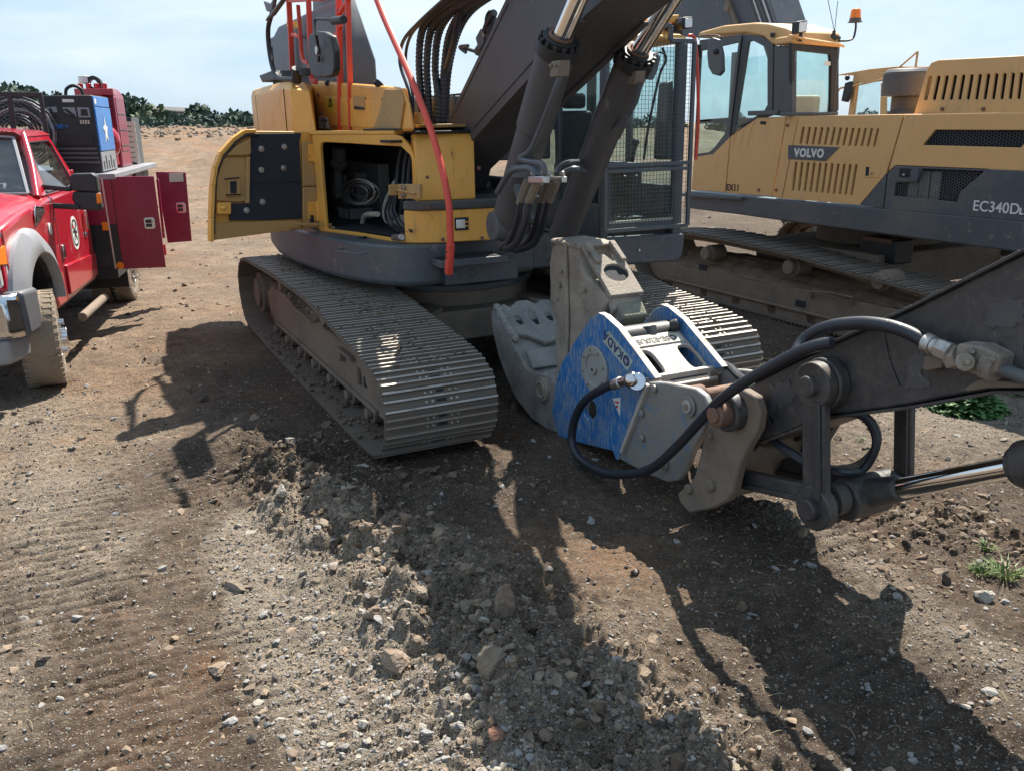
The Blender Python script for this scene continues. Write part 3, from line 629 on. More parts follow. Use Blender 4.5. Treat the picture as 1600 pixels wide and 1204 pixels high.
mud_crumbs(MX, 260, lambda r: (lambda x: (x, r.gauss(1.22, .16), prof_z(x) + .012, r.choice([.006, .009, .013])))(r.uniform(-.5, 2.6)), 3)
mud_crumbs(MX, 420, lambda r: (lambda x, t: (x, -1.45 + .14 * t, .62 + .07 * t + (-.012 * x), r.choice([.015, .025, .04])))(r.uniform(-1.8, 1.4), r.random()), 4)
# carbody and swing ring
m = MB(); m.box(-1.0, 1.0, -.75, .75, .42, .70)
for s in (-1, 1):
    for t in (-1, 1):
        m.loft([[(t * .45, s * .45, .45), (t * .95, s * .45, .45), (t * .95, s * .45, .74), (t * .45, s * .45, .74)], [(t * .95, s * 1.25, .30), (t * 1.5, s * 1.25, .30), (t * 1.5, s * 1.25, .58), (t * .95, s * 1.25, .60)]])
part('carbody', m, M['muddy'], MX, .02)
m = MB(); m.cyl((0, 0, .68), (0, 0, .84), .80, n=48); part('swing_base', m, M['muddy'], MX, .012)
m = MB(); m.cyl((0, 0, .84), (0, 0, .90), .84, n=48); m.cyl((0, 0, .90), (0, 0, 1.02), .72, n=48); part('swing_ring', m, M['grey'], MX, .008)
# revolving frame (deck)
Ub = [(-2.35, -1.30), (-1.5, -1.40), (-.7, -1.40), (.06, -1.33), (.5, -1.25), (.88, -1.12), (1.1, -1.0), (1.24, -.86), (1.27, -.70), (1.24, -.52), (1.10, -.30), (1.05, .45), (-2.35, .45)]
def ins(pl, d): return [(x * (1 - d), y * (1 - d)) for x, y in pl]
m = MB(); m.loft([[(x, y, 1.0) for x, y in ins(Ub, .03)], [(x, y, 1.035) for x, y in Ub], [(x, y, 1.36) for x, y in Ub]])
deck = part('revolving_frame', m, M['grey'], MX, .02)
m = MB(); m.box(-2.35, 1.0, .45, 1.45, 1.02, 1.3); part('frame_side', m, M['grey'], deck, .02)
m = MB(); m.tube([UF.Z(532, 387, 1.22)[:2] + (1.25,), UF.Z(536, 392, 1.22)[:2] + (1.235,), UF.Z(566, 396, 1.22)[:2] + (1.215,), UF.Z(570, 391, 1.22)[:2] + (1.235,)], .012); 
a = UF.Y(532, 388, -1.34); b = UF.Y(571, 390, -1.20)
m = MB(); m.tube([(a[0], -1.30, a[2]), (a[0] + .01, -1.37, a[2] - .02), (b[0] - .01, -1.24, b[2] - .04), (b[0], -1.16, b[2] - .02)], .010, sm=False); part('grab_handle', m, M['grey'], deck, 0)
# small step plate in front of the box
m = MB(); p0 = UF.Z(722, 402, 1.24); p1 = UF.Z(802, 405, 1.24)
m.box(1.15, 1.46, -.66, -.02, 1.185, 1.245); part('step_plate', m, M['grey'], deck, .006)
m = MB()
for i in range(9): m.box(1.18 + .03 * i, 1.195 + .03 * i, -.64, -.04, 1.245, 1.251)
part('step_tread', m, M['black'], deck, 0, kind='stuff')
m = MB(); m.box(.95, 1.30, -.55, .15, 1.00, 1.18)
for y in (-.45, -.30): m.cyl((1.305, y, 1.09), (1.28, y, 1.09), .04, n=16)
part('front_crossmember', m, M['grey'], deck, .01)

# --- yellow side wall with the opening
def wall_pt(s):      # plan line of the side body, s metres from the rear hinge post
    pts = [Vector(p) for p in ((-2.2, -1.34), (-1.0, -1.32), (-.28, -1.22), (.28, -1.02), (.78, -.90), (1.02, -.82), (1.14, -.72))]
    for a, b in zip(pts, pts[1:]):
        L = (b - a).length
        if s <= L: return a.lerp(b, s / L)
        s -= L
    return pts[-1]
def wpos(px):        # plan point on the wall seen at column px (height of eye)
    best = None
    for i in range(700):
        s = i * .005; p = wall_pt(s); w = UF.wor(p.x, p.y); dd = (w[1] * cp); x = 800 + w[0] / (w[1] * cp + .1) * FPX
        if best is None or abs(x - px) < best[0]: best = (abs(x - px), s)
    return best[1]
def wsheet(m, poly, hole=None, th=.03, off=0.):   # panel on the wall surface: poly is (s, z)
    def cut(pl):
        out = []
        for (a, za), (b, zb) in zip(pl, pl[1:] + pl[:1]):
            n = max(1, int(abs(b - a) / .06))
            for k in range(n): out.append((a + (b - a) * k / n, za + (zb - za) * k / n))
        return out
    def to3(s, z, d):
        p = wall_pt(s); q = wall_pt(s + .02); r = wall_pt(max(0, s - .02)); t = (q - r).normalized(); nn = Vector((t.y, -t.x))
        return (p.x + nn.x * d, p.y + nn.y * d, z)
    loops = [cut(poly)] + ([cut(hole)] if hole else [])
    tris = fill(loops); fl = [q for l in loops for q in l]; n = len(fl)
    vs = [to3(s, z, off) for s, z in fl] + [to3(s, z, off - th) for s, z in fl]
    fs = [tuple(t) for t in tris] + [tuple(i + n for i in reversed(t)) for t in tris]; k = 0
    for l in loops:
        for i in range(len(l)): j = (i + 1) % len(l); fs.append((k + i, k + j, k + j + n, k + i + n))
        k += len(l)
    m.add(vs, fs)
sH, sA, sB, sC = wpos(497), wpos(508), wpos(653), wpos(669)
zt, zb = 2.27, 1.37
def rc(x0, x1, z0, z1, r, n=5, corners='1111'):
    out = []
    for k, (cx, cz, a0) in enumerate(((x1 - r, z1 - r, 0), (x0 + r, z1 - r, 90), (x0 + r, z0 + r, 180), (x1 - r, z0 + r, 270))):
        if corners[k] == '0': out.append(((x1, z1), (x0, z1), (x0, z0), (x1, z0))[k]); continue
        for i in range(n + 1): t = math.radians(a0 + 90 * i / n); out.append((cx + r * math.cos(t), cz + r * math.sin(t)))
    return out
hole = [(sB, zb + .02), (sB, 2.0), (sB - .035, 2.10), (sB - .12, 2.17), (sA + .06, 2.20), (sA + .02, 2.185), (sA, 2.15), (sA, zb + .02)]
outer = [(sC, zb - .01), (sC, 2.06), (sC - .05, 2.17), (sC - .13, 2.25), (sC - .22, zt), (sH, zt), (sH, zb - .01)]
m = MB(); wsheet(m, outer, hole[::-1], .035)
body = part('side_body', m, M['yellow'], MX, .005)
m = MB(); wsheet(m, [(sC - .2, zt + .03), (sH - .6, zt + .03), (sH - .6, zt), (sC - .2, zt)], None, .9, .01); part('top_platform', m, M['yellow'], body, .006)
m = MB(); wsheet(m, [(sH, zt), (0.1, zt), (0.1, zb), (sH, zb)], None, .03, -.02); part('rear_side_panel', m, M['yellow'], body, .006)
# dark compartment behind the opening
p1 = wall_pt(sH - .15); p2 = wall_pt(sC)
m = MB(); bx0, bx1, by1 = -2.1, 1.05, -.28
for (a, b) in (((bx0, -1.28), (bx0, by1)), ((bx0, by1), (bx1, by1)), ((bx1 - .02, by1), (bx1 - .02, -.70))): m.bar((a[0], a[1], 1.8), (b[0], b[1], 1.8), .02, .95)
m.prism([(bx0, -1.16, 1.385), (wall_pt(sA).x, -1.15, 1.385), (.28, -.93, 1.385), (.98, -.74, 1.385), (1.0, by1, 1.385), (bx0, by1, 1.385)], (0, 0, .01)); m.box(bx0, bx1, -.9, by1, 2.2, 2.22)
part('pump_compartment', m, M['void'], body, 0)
# contents
rnd = random.Random(3)
def C(px, py, Y): return UF.Y(px, py, Y)
m = MB(); a, b = C(530, 230, -.75), C(530, 252, -.75); m.cyl(a, b, .075, n=16); b2 = C(528, 258, -.75); m.cyl(b2, C(528, 300, -.75), .045, n=14); m.ring(b, b2, .085, .03, 16); m.sph(C(529, 305, -.75), .05); part('hydraulic_filter', m, M['engine'], body, .006)
m = MB(); c = C(545, 340, -.7); m.obox((c[0], -.62, c[2] - .05), (.22, 0, 0), (0, .12, 0), (0, 0, .16)); 
for k in range(5): m.cyl((c[0] - .16 + k * .08, -.76, c[2] - .2), (c[0] - .16 + k * .08, -.76, c[2] + .1), .014, n=8)
part('valve_block', m, M['engine'], body, .008)
for k, (r_, ox, oy, ph) in enumerate(((25, 0, 0, 0), (21, 3, 1, .6), (17, -3, 3, 1.4), (23, 8, 2, 2.2), (13, 4, -2, 3))):
    m = MB(); pts = [C(560 + ox + r_ * math.cos(t) * 1.05, 300 + oy + r_ * .78 * math.sin(t), -.80 + .03 * k + .03 * math.sin(2 * t)) for t in [ph + math.pi * (i / 12) * 1.9 for i in range(13)]]; m.tube(pts, .008); part('coiled_hose', m, M['hosegrey'], body, 0)
m = MB(); a = C(540, 330, -.55); m.box(a[0] - .5, a[0] + .9, -.42, -.30, 1.4, 1.95); m.box(a[0] - .3, a[0] + .1, -.62, -.42, 1.4, 1.75); m.box(a[0] + .3, a[0] + .5, -.55, -.42, 1.4, 1.85)
for k in range(6): m.cyl((a[0] - .25 + .1 * k, -.6, 1.75), (a[0] - .25 + .1 * k, -.6, 1.82), .025, n=8)
part('pump_body', m, M['engine'], body, .012)
for k in range(9):
    m = MB(); j = lambda s: rnd.uniform(-s, s)
    pts = [C(618 + j(5), 282 + j(6), -.62), C(600 + k * 1.3, 318 + j(4), -.7), C(600 + k * 1.5, 342 + j(3), -.72 + j(.03)), C(618 + j(5), 352 - k * .8, -.70), C(652, 350 - k * 3.2, -.68)]
    m.tube(pts, rnd.uniform(.007, .011)); part('wire_loom', m, M['hosegrey'], body, 0)
for k, x in enumerate((622, 632, 640)):
    m = MB(); m.tube([C(x + 6, 232, -.6), C(x, 262, -.62), C(x - 5, 330, -.66), C(x - 10, 350, -.66)], .020); part('thick_hose', m, M['rubber'], body, 0)
for k in range(4):
    m = MB(); m.tube([C(612 + 3 * k, 300, -.75), C(602 + 5 * k, 330, -.78), C(608 + 8 * k, 352, -.76), C(625 + 6 * k, 362, -.8)], .012); part('hose', m, M['rubber'], body, 0)
m = MB(); m.tube([C(566, 362, -.75), C(567, 345, -.75), C(572, 336, -.75), C(590, 335, -.75)], .026); part('elbow_pipe', m, M['cream'], body, 0)
m = MB(); m.cyl(C(615, 372, -.85), C(628, 371, -.85), .03, n=8); m.cyl(C(509, 355, -1.16), C(524, 358, -1.1), .025, n=8); part('fitting', m, M['zinc'], body, .004)
m = MB(); a = C(635, 362, -.72); m.obox((a[0] + .06, -.74, 1.48), (.11, 0, 0), (0, .02, 0), (0, 0, .10)); part('grey_bracket', m, M['muddy'], body, .008)
m = MB(); a, b = C(622, 288, -.86), C(655, 311, -.86)
m.prism([C(622, 288, -.88), C(655, 288, -.88), C(655, 311, -.88), C(622, 311, -.88)], (0, .03, 0)); m.box(a[0] + .02, b[0], -.90, -.86, (a[2] + b[2]) / 2 - .008, (a[2] + b[2]) / 2 + .008); m.box(a[0] + .01, a[0] + .03, -.95, -.86, b[2], a[2]); brk = part('latch_bracket', m, M['yellow_in'], body, .004)
for y in (293, 306): q = C(632, y, -.89); m = MB(); m.cyl(q, (q[0], -.915, q[2]), .018, n=6); part('bolt', m, M['zinc'], brk, 0)
m = MB(); m.tube([C(572, 371, -1.02), C(545, 374, -1.1), C(526, 372, -1.16)], .012); part('black_rod', m, M['rubber'], body, 0)
# front box: upper
up = [(1.14, -.72), (1.20, -.60), (1.24, -.34), (1.24, -.22), (1.04, -.22), (1.04, -.72)]
m = MB(); m.loft([[(x, y, 1.72) for x, y in up], [(x, y, 2.19) for x, y in up], [(x - .05 * (x > 1), y * .97, 2.27) for x, y in up]])
fb_ = part('front_box', m, M['yellow'], MX, .010)
lo = [(1.07, -.82), (1.18, -.70), (1.235, -.56), (1.30, -.10), (1.26, -.02), (1.03, -.02), (1.03, -.80)]
m = MB(); m.loft([[(x, y, 1.365) for x, y in lo], [(x, y, 1.64) for x, y in lo]]); tb = part('tool_box', m, M['yellow'], MX, .008)
m = MB(); m.loft([[(x * 1.012, y * 1.03, 1.645) for x, y in lo[1:]], [(x * 1.03, y * 1.03, 1.70) for x, y in lo[1:]], [(x * 1.03, y * 1.03, 1.72) for x, y in lo[1:]]]); part('step_lid', m, M['grey2'], tb, .008)
m = MB(); c = UF.X(721, 350, 1.262); dv = Vector((.065, .46, 0)).normalized()
m.obox((1.268, c[1], c[2]), dv * .062, (0, 0, .055), (.003, 0, 0)); lp = part('lamp_recess', m, M['void'], tb, .003)
m = MB(); m.obox((1.262, c[1] - .01, c[2]), dv * .04, (0, 0, .038), (.012, 0, 0)); part('lamp_glass', m, M['lens'], lp, .006)
m = MB()
for k in (-.02, .015): m.obox((1.275, c[1] + .03, c[2] + k), dv * .03, (0, 0, .004), (.005, 0, 0))
part('lamp_bar', m, M['yellow'], lp, 0)
def bolt(root, p, n, r=.017, mt='rust'): m = MB(); p = Vector(p); n = Vector(n).normalized(); m.cyl(p - n * .005, p + n * .014, r, r * .85, 10); return part('bolt', m, M[mt], root, .002)
for px, py in ((748, 263),): q = UF.X(px, py, 1.245); bolt(fb_, q, (1, 0, 0))
for px, py in ((694, 375), (753, 372), (672, 325)): q = UF.X(px, py, 1.28); bolt(tb, (1.25 if px < 700 else 1.285, q[1], q[2]), (1, -.2, 0))
for px, py in ((667, 277), (672, 349)): q = UF.X(px, py, 1.16); bolt(body if py < 300 else tb, (1.175, max(-.70, q[1]), q[2]), (1, -.6, 0))
for px, py in ((773, 346), (776, 370)):
    q = UF.X(px, py, 1.3); m = MB(); m.obox((1.293, q[1], q[2]), (.002, 0, 0), (0, .012, .012), (0, -.008, .01)); part('chip', m, M['rust'], tb, 0)
# --- open door, swung out towards the truck
H0 = Vector(wall_pt(sH).to_tuple() + (0,)); D0 = Vector(UF.Z(333, 378, 1.36)); D0.z = 0
DX = (D0 - H0).normalized(); DL = (D0 - H0).length; DN = Vector((DX.y, -DX.x, 0))
camL = Vector(UF.loc((0, 0, 0)));
if DN.dot(camL - H0) < 0: DN = -DN
def dp(px, py, off=0.): return Vector(UF.PL(px, py, tuple(H0 + DN * off), tuple(DN)))
dpoly = [(498, 206), (395, 205), (378, 206), (360, 219), (341, 241), (333, 262), (329, 290), (327, 340), (327, 377), (345, 374), (400, 367), (470, 358), (498, 357)]
m = MB(); m.prism([dp(*p, off=-.05) for p in dpoly], -DN * .02); door = part('open_door', m, M['yellow'], MX, .006, label='engine side door swung open towards the red truck, its inside lined with dark foam')
rim = [dp(*p, off=-.05) for p in dpoly[1:9]]
m = MB()
for a, b in zip(rim, rim[1:]):
    w = Vector((0, 0, 1)).cross(b - a)
    m.bar(a + DN * .035, b + DN * .035, .07, .035, up=(b - a).cross(DN))
part('door_rim', m, M['yellow'], door, .006)
rim2 = [dp(*p, off=.0) for p in ((404, 211), (384, 212), (366, 224), (349, 245), (340, 264), (336, 290), (334, 340), (334, 366))]
m = MB(); m.tube(rim2, .014, n=6); part('rubber_seal', m, M['rubber'], door, 0)
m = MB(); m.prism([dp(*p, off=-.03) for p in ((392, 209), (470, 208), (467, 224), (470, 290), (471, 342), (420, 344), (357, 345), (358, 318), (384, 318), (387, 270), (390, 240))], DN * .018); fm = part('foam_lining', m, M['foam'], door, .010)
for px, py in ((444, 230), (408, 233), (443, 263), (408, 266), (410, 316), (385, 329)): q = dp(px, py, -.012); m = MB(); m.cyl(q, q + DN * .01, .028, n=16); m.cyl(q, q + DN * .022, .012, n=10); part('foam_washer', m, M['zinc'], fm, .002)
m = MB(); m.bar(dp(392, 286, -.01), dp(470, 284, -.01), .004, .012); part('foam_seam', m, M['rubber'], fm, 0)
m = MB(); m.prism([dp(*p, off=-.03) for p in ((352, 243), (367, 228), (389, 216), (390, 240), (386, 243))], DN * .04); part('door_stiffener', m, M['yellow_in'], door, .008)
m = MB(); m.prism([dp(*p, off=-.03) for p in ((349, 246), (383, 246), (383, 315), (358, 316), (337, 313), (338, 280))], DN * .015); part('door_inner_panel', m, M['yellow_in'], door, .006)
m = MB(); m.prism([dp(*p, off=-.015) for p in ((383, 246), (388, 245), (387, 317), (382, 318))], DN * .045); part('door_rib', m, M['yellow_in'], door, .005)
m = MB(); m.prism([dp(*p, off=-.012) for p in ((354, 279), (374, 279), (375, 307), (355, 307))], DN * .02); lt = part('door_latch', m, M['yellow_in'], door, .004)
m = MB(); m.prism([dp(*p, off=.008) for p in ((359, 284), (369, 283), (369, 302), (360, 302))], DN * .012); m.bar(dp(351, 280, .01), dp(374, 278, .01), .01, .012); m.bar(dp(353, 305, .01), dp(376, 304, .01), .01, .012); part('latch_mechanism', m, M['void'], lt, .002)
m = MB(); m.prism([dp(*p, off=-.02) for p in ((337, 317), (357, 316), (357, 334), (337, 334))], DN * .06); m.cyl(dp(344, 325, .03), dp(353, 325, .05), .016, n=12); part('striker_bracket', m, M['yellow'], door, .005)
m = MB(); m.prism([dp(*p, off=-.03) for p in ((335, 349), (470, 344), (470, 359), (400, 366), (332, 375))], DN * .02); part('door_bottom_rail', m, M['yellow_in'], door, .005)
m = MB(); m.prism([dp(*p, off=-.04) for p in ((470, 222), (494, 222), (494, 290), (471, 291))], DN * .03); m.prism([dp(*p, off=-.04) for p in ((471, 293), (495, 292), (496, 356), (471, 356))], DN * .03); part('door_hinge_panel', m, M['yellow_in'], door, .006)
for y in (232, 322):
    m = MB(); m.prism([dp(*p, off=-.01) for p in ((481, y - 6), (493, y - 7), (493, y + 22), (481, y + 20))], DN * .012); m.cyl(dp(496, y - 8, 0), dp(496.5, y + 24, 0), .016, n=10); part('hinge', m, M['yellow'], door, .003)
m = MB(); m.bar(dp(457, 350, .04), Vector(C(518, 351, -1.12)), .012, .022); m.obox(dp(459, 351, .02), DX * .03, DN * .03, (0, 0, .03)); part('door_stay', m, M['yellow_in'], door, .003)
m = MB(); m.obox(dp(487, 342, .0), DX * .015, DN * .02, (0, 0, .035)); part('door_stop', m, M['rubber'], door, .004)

# --- upper hood boxes
HY = -1.12
rb = [(395, 131), (401, 127), (445, 124), (470, 128)]
a0 = UF.Y(395, 200, -1.22); a1 = UF.Y(448, 200, -1.25)
def hp(px, py, Y):
    return UF.Y(px, py, HD if Y in (-1.0, -1.02, -1.03) else Y)
HD = -.80
m = MB()
def pl(px, z, Y): q = UF.Y(px, 200, Y); return (q[0], Y, z)
zT = UF.Y(446, 124, -1.28)[2]
ring0 = [pl(397, 2.28, -1.08), pl(403, 2.28, -1.18), pl(446, 2.28, -1.30), pl(458, 2.28, -1.30), pl(494, 2.28, -1.12)]
ring1 = [pl(397, zT - .08, -1.08), pl(403, zT - .08, -1.18), pl(446, zT - .08, -1.30), pl(458, zT - .10, -1.30), pl(488, zT - .12, -1.12)]
ring2 = [pl(400, zT, -1.06), pl(406, zT + .0, -1.12), pl(448, zT, -1.20), pl(462, zT - .01, -1.20), pl(480, zT - .02, -1.06)]
bk = lambda r: r + [(-1.95, -.76, r[-1][2]), (-3.1, -.76, r[0][2])]
m.loft([bk(ring0), bk(ring1), bk(ring2)])
rh = part('rear_hood', m, M['yellow'], MX, .015)
for px in (404, 448):
    q = pl(px, 2.28, -1.182 if px == 404 else -1.304); m = MB(); m.box(q[0] - .004, q[0] + .004, q[1] - .003, q[1] + .02, 2.29, zT - .09); part('panel_gap', m, M['void'], rh, 0)
m = MB()
hood = [(489, 206), (484, 160), (487, 127), (500, 126), (628, 136), (640, 160), (648, 206)]
pts = [hp(x, y, -1.0) for x, y in hood]; pts2 = [hp(x, y, -1.02) for x, y in hood]
m.prism([Vector(p) for p in pts], (-.50, .19, 0)); hd = part('hood_side', m, M['yellow'], MX, .03, seg=3)
def on_hood(poly, d, name, mt, bev=.004, y=-1.0, parent=None, label=None): m = MB(); m.prism([Vector(hp(x, y_, y)) + Vector((0, .001, 0)) for x, y_ in poly], (0, -d, 0)); return part(name, m, M[mt], parent or hd, bev, label=label)
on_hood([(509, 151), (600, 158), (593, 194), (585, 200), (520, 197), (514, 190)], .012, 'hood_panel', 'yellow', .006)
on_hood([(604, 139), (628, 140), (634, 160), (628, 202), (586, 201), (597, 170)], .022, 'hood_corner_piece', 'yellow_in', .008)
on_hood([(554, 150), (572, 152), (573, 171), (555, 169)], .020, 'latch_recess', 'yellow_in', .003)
on_hood([(557, 166), (572, 168), (572, 172), (557, 171)], .026, 'latch_shadow_gap', 'void', 0)
q = hp(567, 160, -1.03); m = MB(); m.obox(q, (.03, 0, 0), (0, .008, 0), (0, 0, .022)); part('latch', m, M['zinc'], hd, .004)
wl = on_hood([(510, 152), (522, 153), (524, 177), (513, 176)], .0145, 'warning_label', 'decal', 0)
text_part('warning_triangle', '△', .13, wl, M['ink'], (hp(517.5, 161, -1.0)[0], HD - .0165, hp(517.5, 161, -1.0)[2]), (1, 0, 0), (0, 0, 1), .0008)
m = MB(); q = Vector(hp(517.5, 161, HD - .0165)); T3 = [q + Vector((.045, 0, -.03)), q + Vector((-.045, 0, -.03)), q + Vector((0, 0, .05))]
for a, b in zip(T3, T3[1:] + T3[:1]): m.bar(a, b, .002, .008, up=(0, 1, 0))
part('warning_symbol', m, M['ink'], wl, 0)
cl = on_hood([(499, 182), (513, 184), (514, 201), (500, 200)], .0145, 'inspection_card', 'decalw', 0)
m = MB()
for k, (x0_, x1_, y_) in enumerate(((501, 509, 185), (501, 512, 188), (502, 510, 190))): m.bar(hp(x0_, y_, HD - .0165), hp(x1_, y_ + .5, HD - .0165), .001, .008)
q = Vector(hp(506.5, 196, HD - .0165)); m.ring(q, q + Vector((0, -.001, 0)), .024, .019, 16); m.bar(q + Vector((-.035, 0, -.02)), q + Vector((.035, 0, .02)), .001, .006); part('card_print', m, M['inkb'], cl, 0)
for px, py in ((498, 148), (504, 178), (599, 156), (614, 173)): bolt(hd, hp(px, py, -1.02), (0, -1, 0), .02)
for px in (512, 589): q = hp(px, 133, -1.0); m = MB(); m.cyl((q[0], HD + .03, q[2] + .02), (q[0], HD - .0, q[2] - .01), .045, .045, 16); part('plug', m, M['void'], hd, .003)
# yellow box behind hoses + dark cover
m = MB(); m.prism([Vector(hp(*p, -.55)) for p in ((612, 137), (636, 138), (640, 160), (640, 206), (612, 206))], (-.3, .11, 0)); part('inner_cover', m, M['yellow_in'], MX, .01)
m = MB(); m.prism([Vector(hp(*p, -.57)) for p in ((617, 149), (633, 150), (633, 158), (617, 158))], (0, -.012, 0)); part('vent_slot', m, M['void'], MX, .002)
# tread strip on top edge of platform
m = MB(); wsheet(m, [(sC - .05, zt + .045), (sB - .65, zt + .045), (sB - .65, zt + .03), (sC - .05, zt + .03)], None, .28, .015); m.box(.95, 1.22, -.74, -.2, 2.272, 2.29); part('anti_slip_strip', m, M['black'], body, .003)
# far dark cover seen between hoses and boom
m = MB(); a, b = hp(678, 150, .1), hp(720, 150, .1); m.box(a[0] - .6, .55, -.1, .9, 2.0, hp(690, 151, -.1)[2]); part('engine_cover', m, M['grey2'], MX, .02)
m = MB()
for k in range(14): m.bar((-.5 + .1 * k, -.1, hp(690, 151, -.1)[2] + .008), (-.5 + .1 * k, .3, hp(690, 151, -.1)[2] + .008), .05, .012)
part('cover_tread', m, M['black'], MX, 0, kind='stuff')
# big dark grey air box with louvres
YB = -.75
g = lambda px, py, Y=YB: Vector(hp(px, py, Y))
X2 = lambda px, py, X: Vector(UF.X(px, py, X))
fr_ = g(548, 100).x
gbx0 = g(428, 100).x; gz1 = g(440, 34).z
bR = X2(590, 133, fr_); tR = X2(558, 58, fr_ - .25)
FL, FR_ = Vector((gbx0, YB, 2.5)), Vector((fr_, YB, 2.5)); BR = Vector((fr_, bR.y, 2.5)); BL = Vector((gbx0, bR.y, 2.5))
zs1 = gz1 - .16
m = MB(); m.loft([[FL, FR_, BR, BL], [Vector((p.x, p.y, gz1 - .62)) for p in (FL, FR_, BR, BL)], [Vector((gbx0, YB, zs1)), Vector((fr_ - .02, YB, zs1)), Vector((fr_ - .20, YB + .18, zs1)), Vector((gbx0, bR.y, zs1))], [Vector((gbx0 + .10, YB + .08, gz1)), Vector((fr_ - .25, YB + .08, gz1)), Vector((fr_ - .40, YB + .2, gz1)), Vector((gbx0 + .10, bR.y, gz1))]])
ab = part('air_box', m, M['grey2'], MX, .02, label='dark grey air intake box above the yellow hood')
# louvred left end
m = MB(); e0 = g(408, 128, YB + .1); e1 = g(408, 55, YB + .1)
m.box(gbx0 - .42, gbx0 + .0, YB + .05, YB + .5, 2.5, gz1 - .10); part('air_box_end', m, M['grey2'], ab, .02)
for k in range(4): m = MB(); m.box(gbx0 - .36 + .08 * k, gbx0 - .335 + .08 * k, YB + .042, YB + .06, 2.72, gz1 - .22); part('louvre', m, M['void'], ab, 0)
m = MB(); q = g(455, 38, YB - .02); m.prism([g(*p, YB - .005) for p in ((448, 33), (466, 34), (466, 44), (448, 42))], (0, -.003, 0)); part('warning_label', m, M['decal'], ab, 0)
m = MB(); m.prism([g(*p, -.5) for p in ((489, 40), (489, -30), (503, -60), (550, -60), (540, 60), (515, 60))], (-.4, .15, 0)); part('exhaust_cowl', m, M['grey2'], MX, .03, seg=3)
m = MB(); m.prism([g(*p, -.52) for p in ((504, 2), (508, -30), (558, -30), (546, 50), (512, 30))], (0, -.02, 0)); part('exhaust_cowl_panel', m, M['grey2'], MX, .006)
# --- red handrails
RY = -1.00
r_ = lambda px, py, Y=RY: Vector(hp(px, py, Y))
def flat(name, pts, Y, w=.022, d=.012, root=None):
    m = MB()
    for a, b in zip(pts, pts[1:]): m.bar(r_(*a, Y), r_(*b, Y), w, d * 2, up=(0, 1, 0))
    return part(name, m, M['red'], root or rails, .004)
m = MB(); m.box(r_(530, 207)[0] - .05, r_(553, 207)[0] + .05, RY - .05, RY + .05, 2.275, 2.30); rails = part('red_guard_rail', m, M['red'], MX, .003, label='red handrail posts standing on the body beside the mirror')
# posts: two near uprights
def post(name, a, b, Y, w, d=.03):
    A_, B_ = r_(*a, Y), r_(*b, Y); m = MB(); m.bar(A_, B_ + (B_ - A_) * .05, w * .9, w * .7, up=(1, 0, 0)); return part(name, m, M['red'], rails, .004)
post('rail_post', (533, 206), (529, -12), RY, .062); post('rail_post', (549, 206), (543, -12), RY - .03, .055)
post('rail_post', (458, 128), (451, -5), -1.02, .065); post('rail_post', (486, 95), (482, 0), -.95, .055)
post('rail_post', (472, 92), (466, 12), -1.0, .045)
flat('rail_brace', [(517, 72), (533, 40)], RY, .03, .02); flat('rail_brace', [(530, 22), (547, -4)], RY - .02, .03, .02)
flat('rail_bend', [(471, 80), (474, 95), (482, 99)], -1.0, .035, .02)
flat('rail_foot', [(484, 100), (487, 127), (494, 128)], -.95, .05, .02)
flat('rail_crossbar', [(449, 1), (505, -3)], -1.0, .05, .02); flat('rail_crossbar', [(457, 54), (468, 58)], -1.0, .03, .02)
# long diagonal rail down to the front corner
DY = -.82
pts = [r_(578, -30, DY), r_(600, 28, DY), r_(640, 118, DY), r_(672, 200, DY), r_(690, 262, DY), r_(700, 310, DY), r_(703, 345, DY - .0), r_(704, 396, DY), r_(701, 428, DY)]
m = MB(); m.tube(pts, .026, n=10); lr = part('long_handrail', m, M['red'], MX, 0, label='long bent red handrail running from the hood down to the front corner')
for y in (394, 402): q = r_(703, y, DY); m = MB(); m.cyl(q + Vector((0, -.03, 0)), q + Vector((0, -.022, 0)), .007, n=8); part('bolt_hole', m, M['void'], lr, 0)
m = MB(); m.bar(r_(701, 428, DY), r_(704, 380, DY), .06, .05, up=(0, 1, 0)); part('rail_foot_plate', m, M['red'], lr, .006)
# --- mirrors on the hood
m = MB(); c = r_(499, 80, -1.2); ov = []
mp_ = [(481, 60), (484, 53), (495, 49), (505, 50), (516, 56), (521, 80), (522, 108), (519, 119), (508, 122), (493, 121), (486, 117), (481, 100)]
m.prism([r_(*p, -1.22) for p in mp_], (0, .06, 0)); mr_ = part('mirror', m, M['black'], MX, .015, seg=3, label='black mirror seen from behind between the red posts')
m = MB(); q = r_(497, 79, -1.225); m.cyl(q, q + Vector((0, -.02, 0)), .038, n=20); part('mirror_mount', m, M['zinc'], mr_, .004)
m = MB(); m.tube([r_(497, 72, -1.26), r_(494, 55, -1.3), r_(492, 33, -1.28), r_(494, 30, -1.27), r_(528, 31, -1.22)], .012, sm=False); m.tube([r_(498, 88, -1.24), r_(498, 97, -1.24)], .014); m.cyl(r_(521, 33, -1.22), r_(537, 31, -1.22), .032, n=12); part('mirror_arm', m, M['black'], mr_, 0)
m = MB(); m.tube([r_(462, 124, -1.2), r_(438, 123, -1.2), r_(428, 112, -1.2), r_(421, 80, -1.2), r_(419, 45, -1.2), r_(426, 18, -1.2)], .026); m.cyl(r_(463, 128, -1.2), r_(464, 107, -1.2), .05, n=14); m.cyl(r_(477, 118, -1.15), r_(476, 108, -1.15), .055, n=16); ma = part('mirror_bracket', m, M['black'], MX, 0)
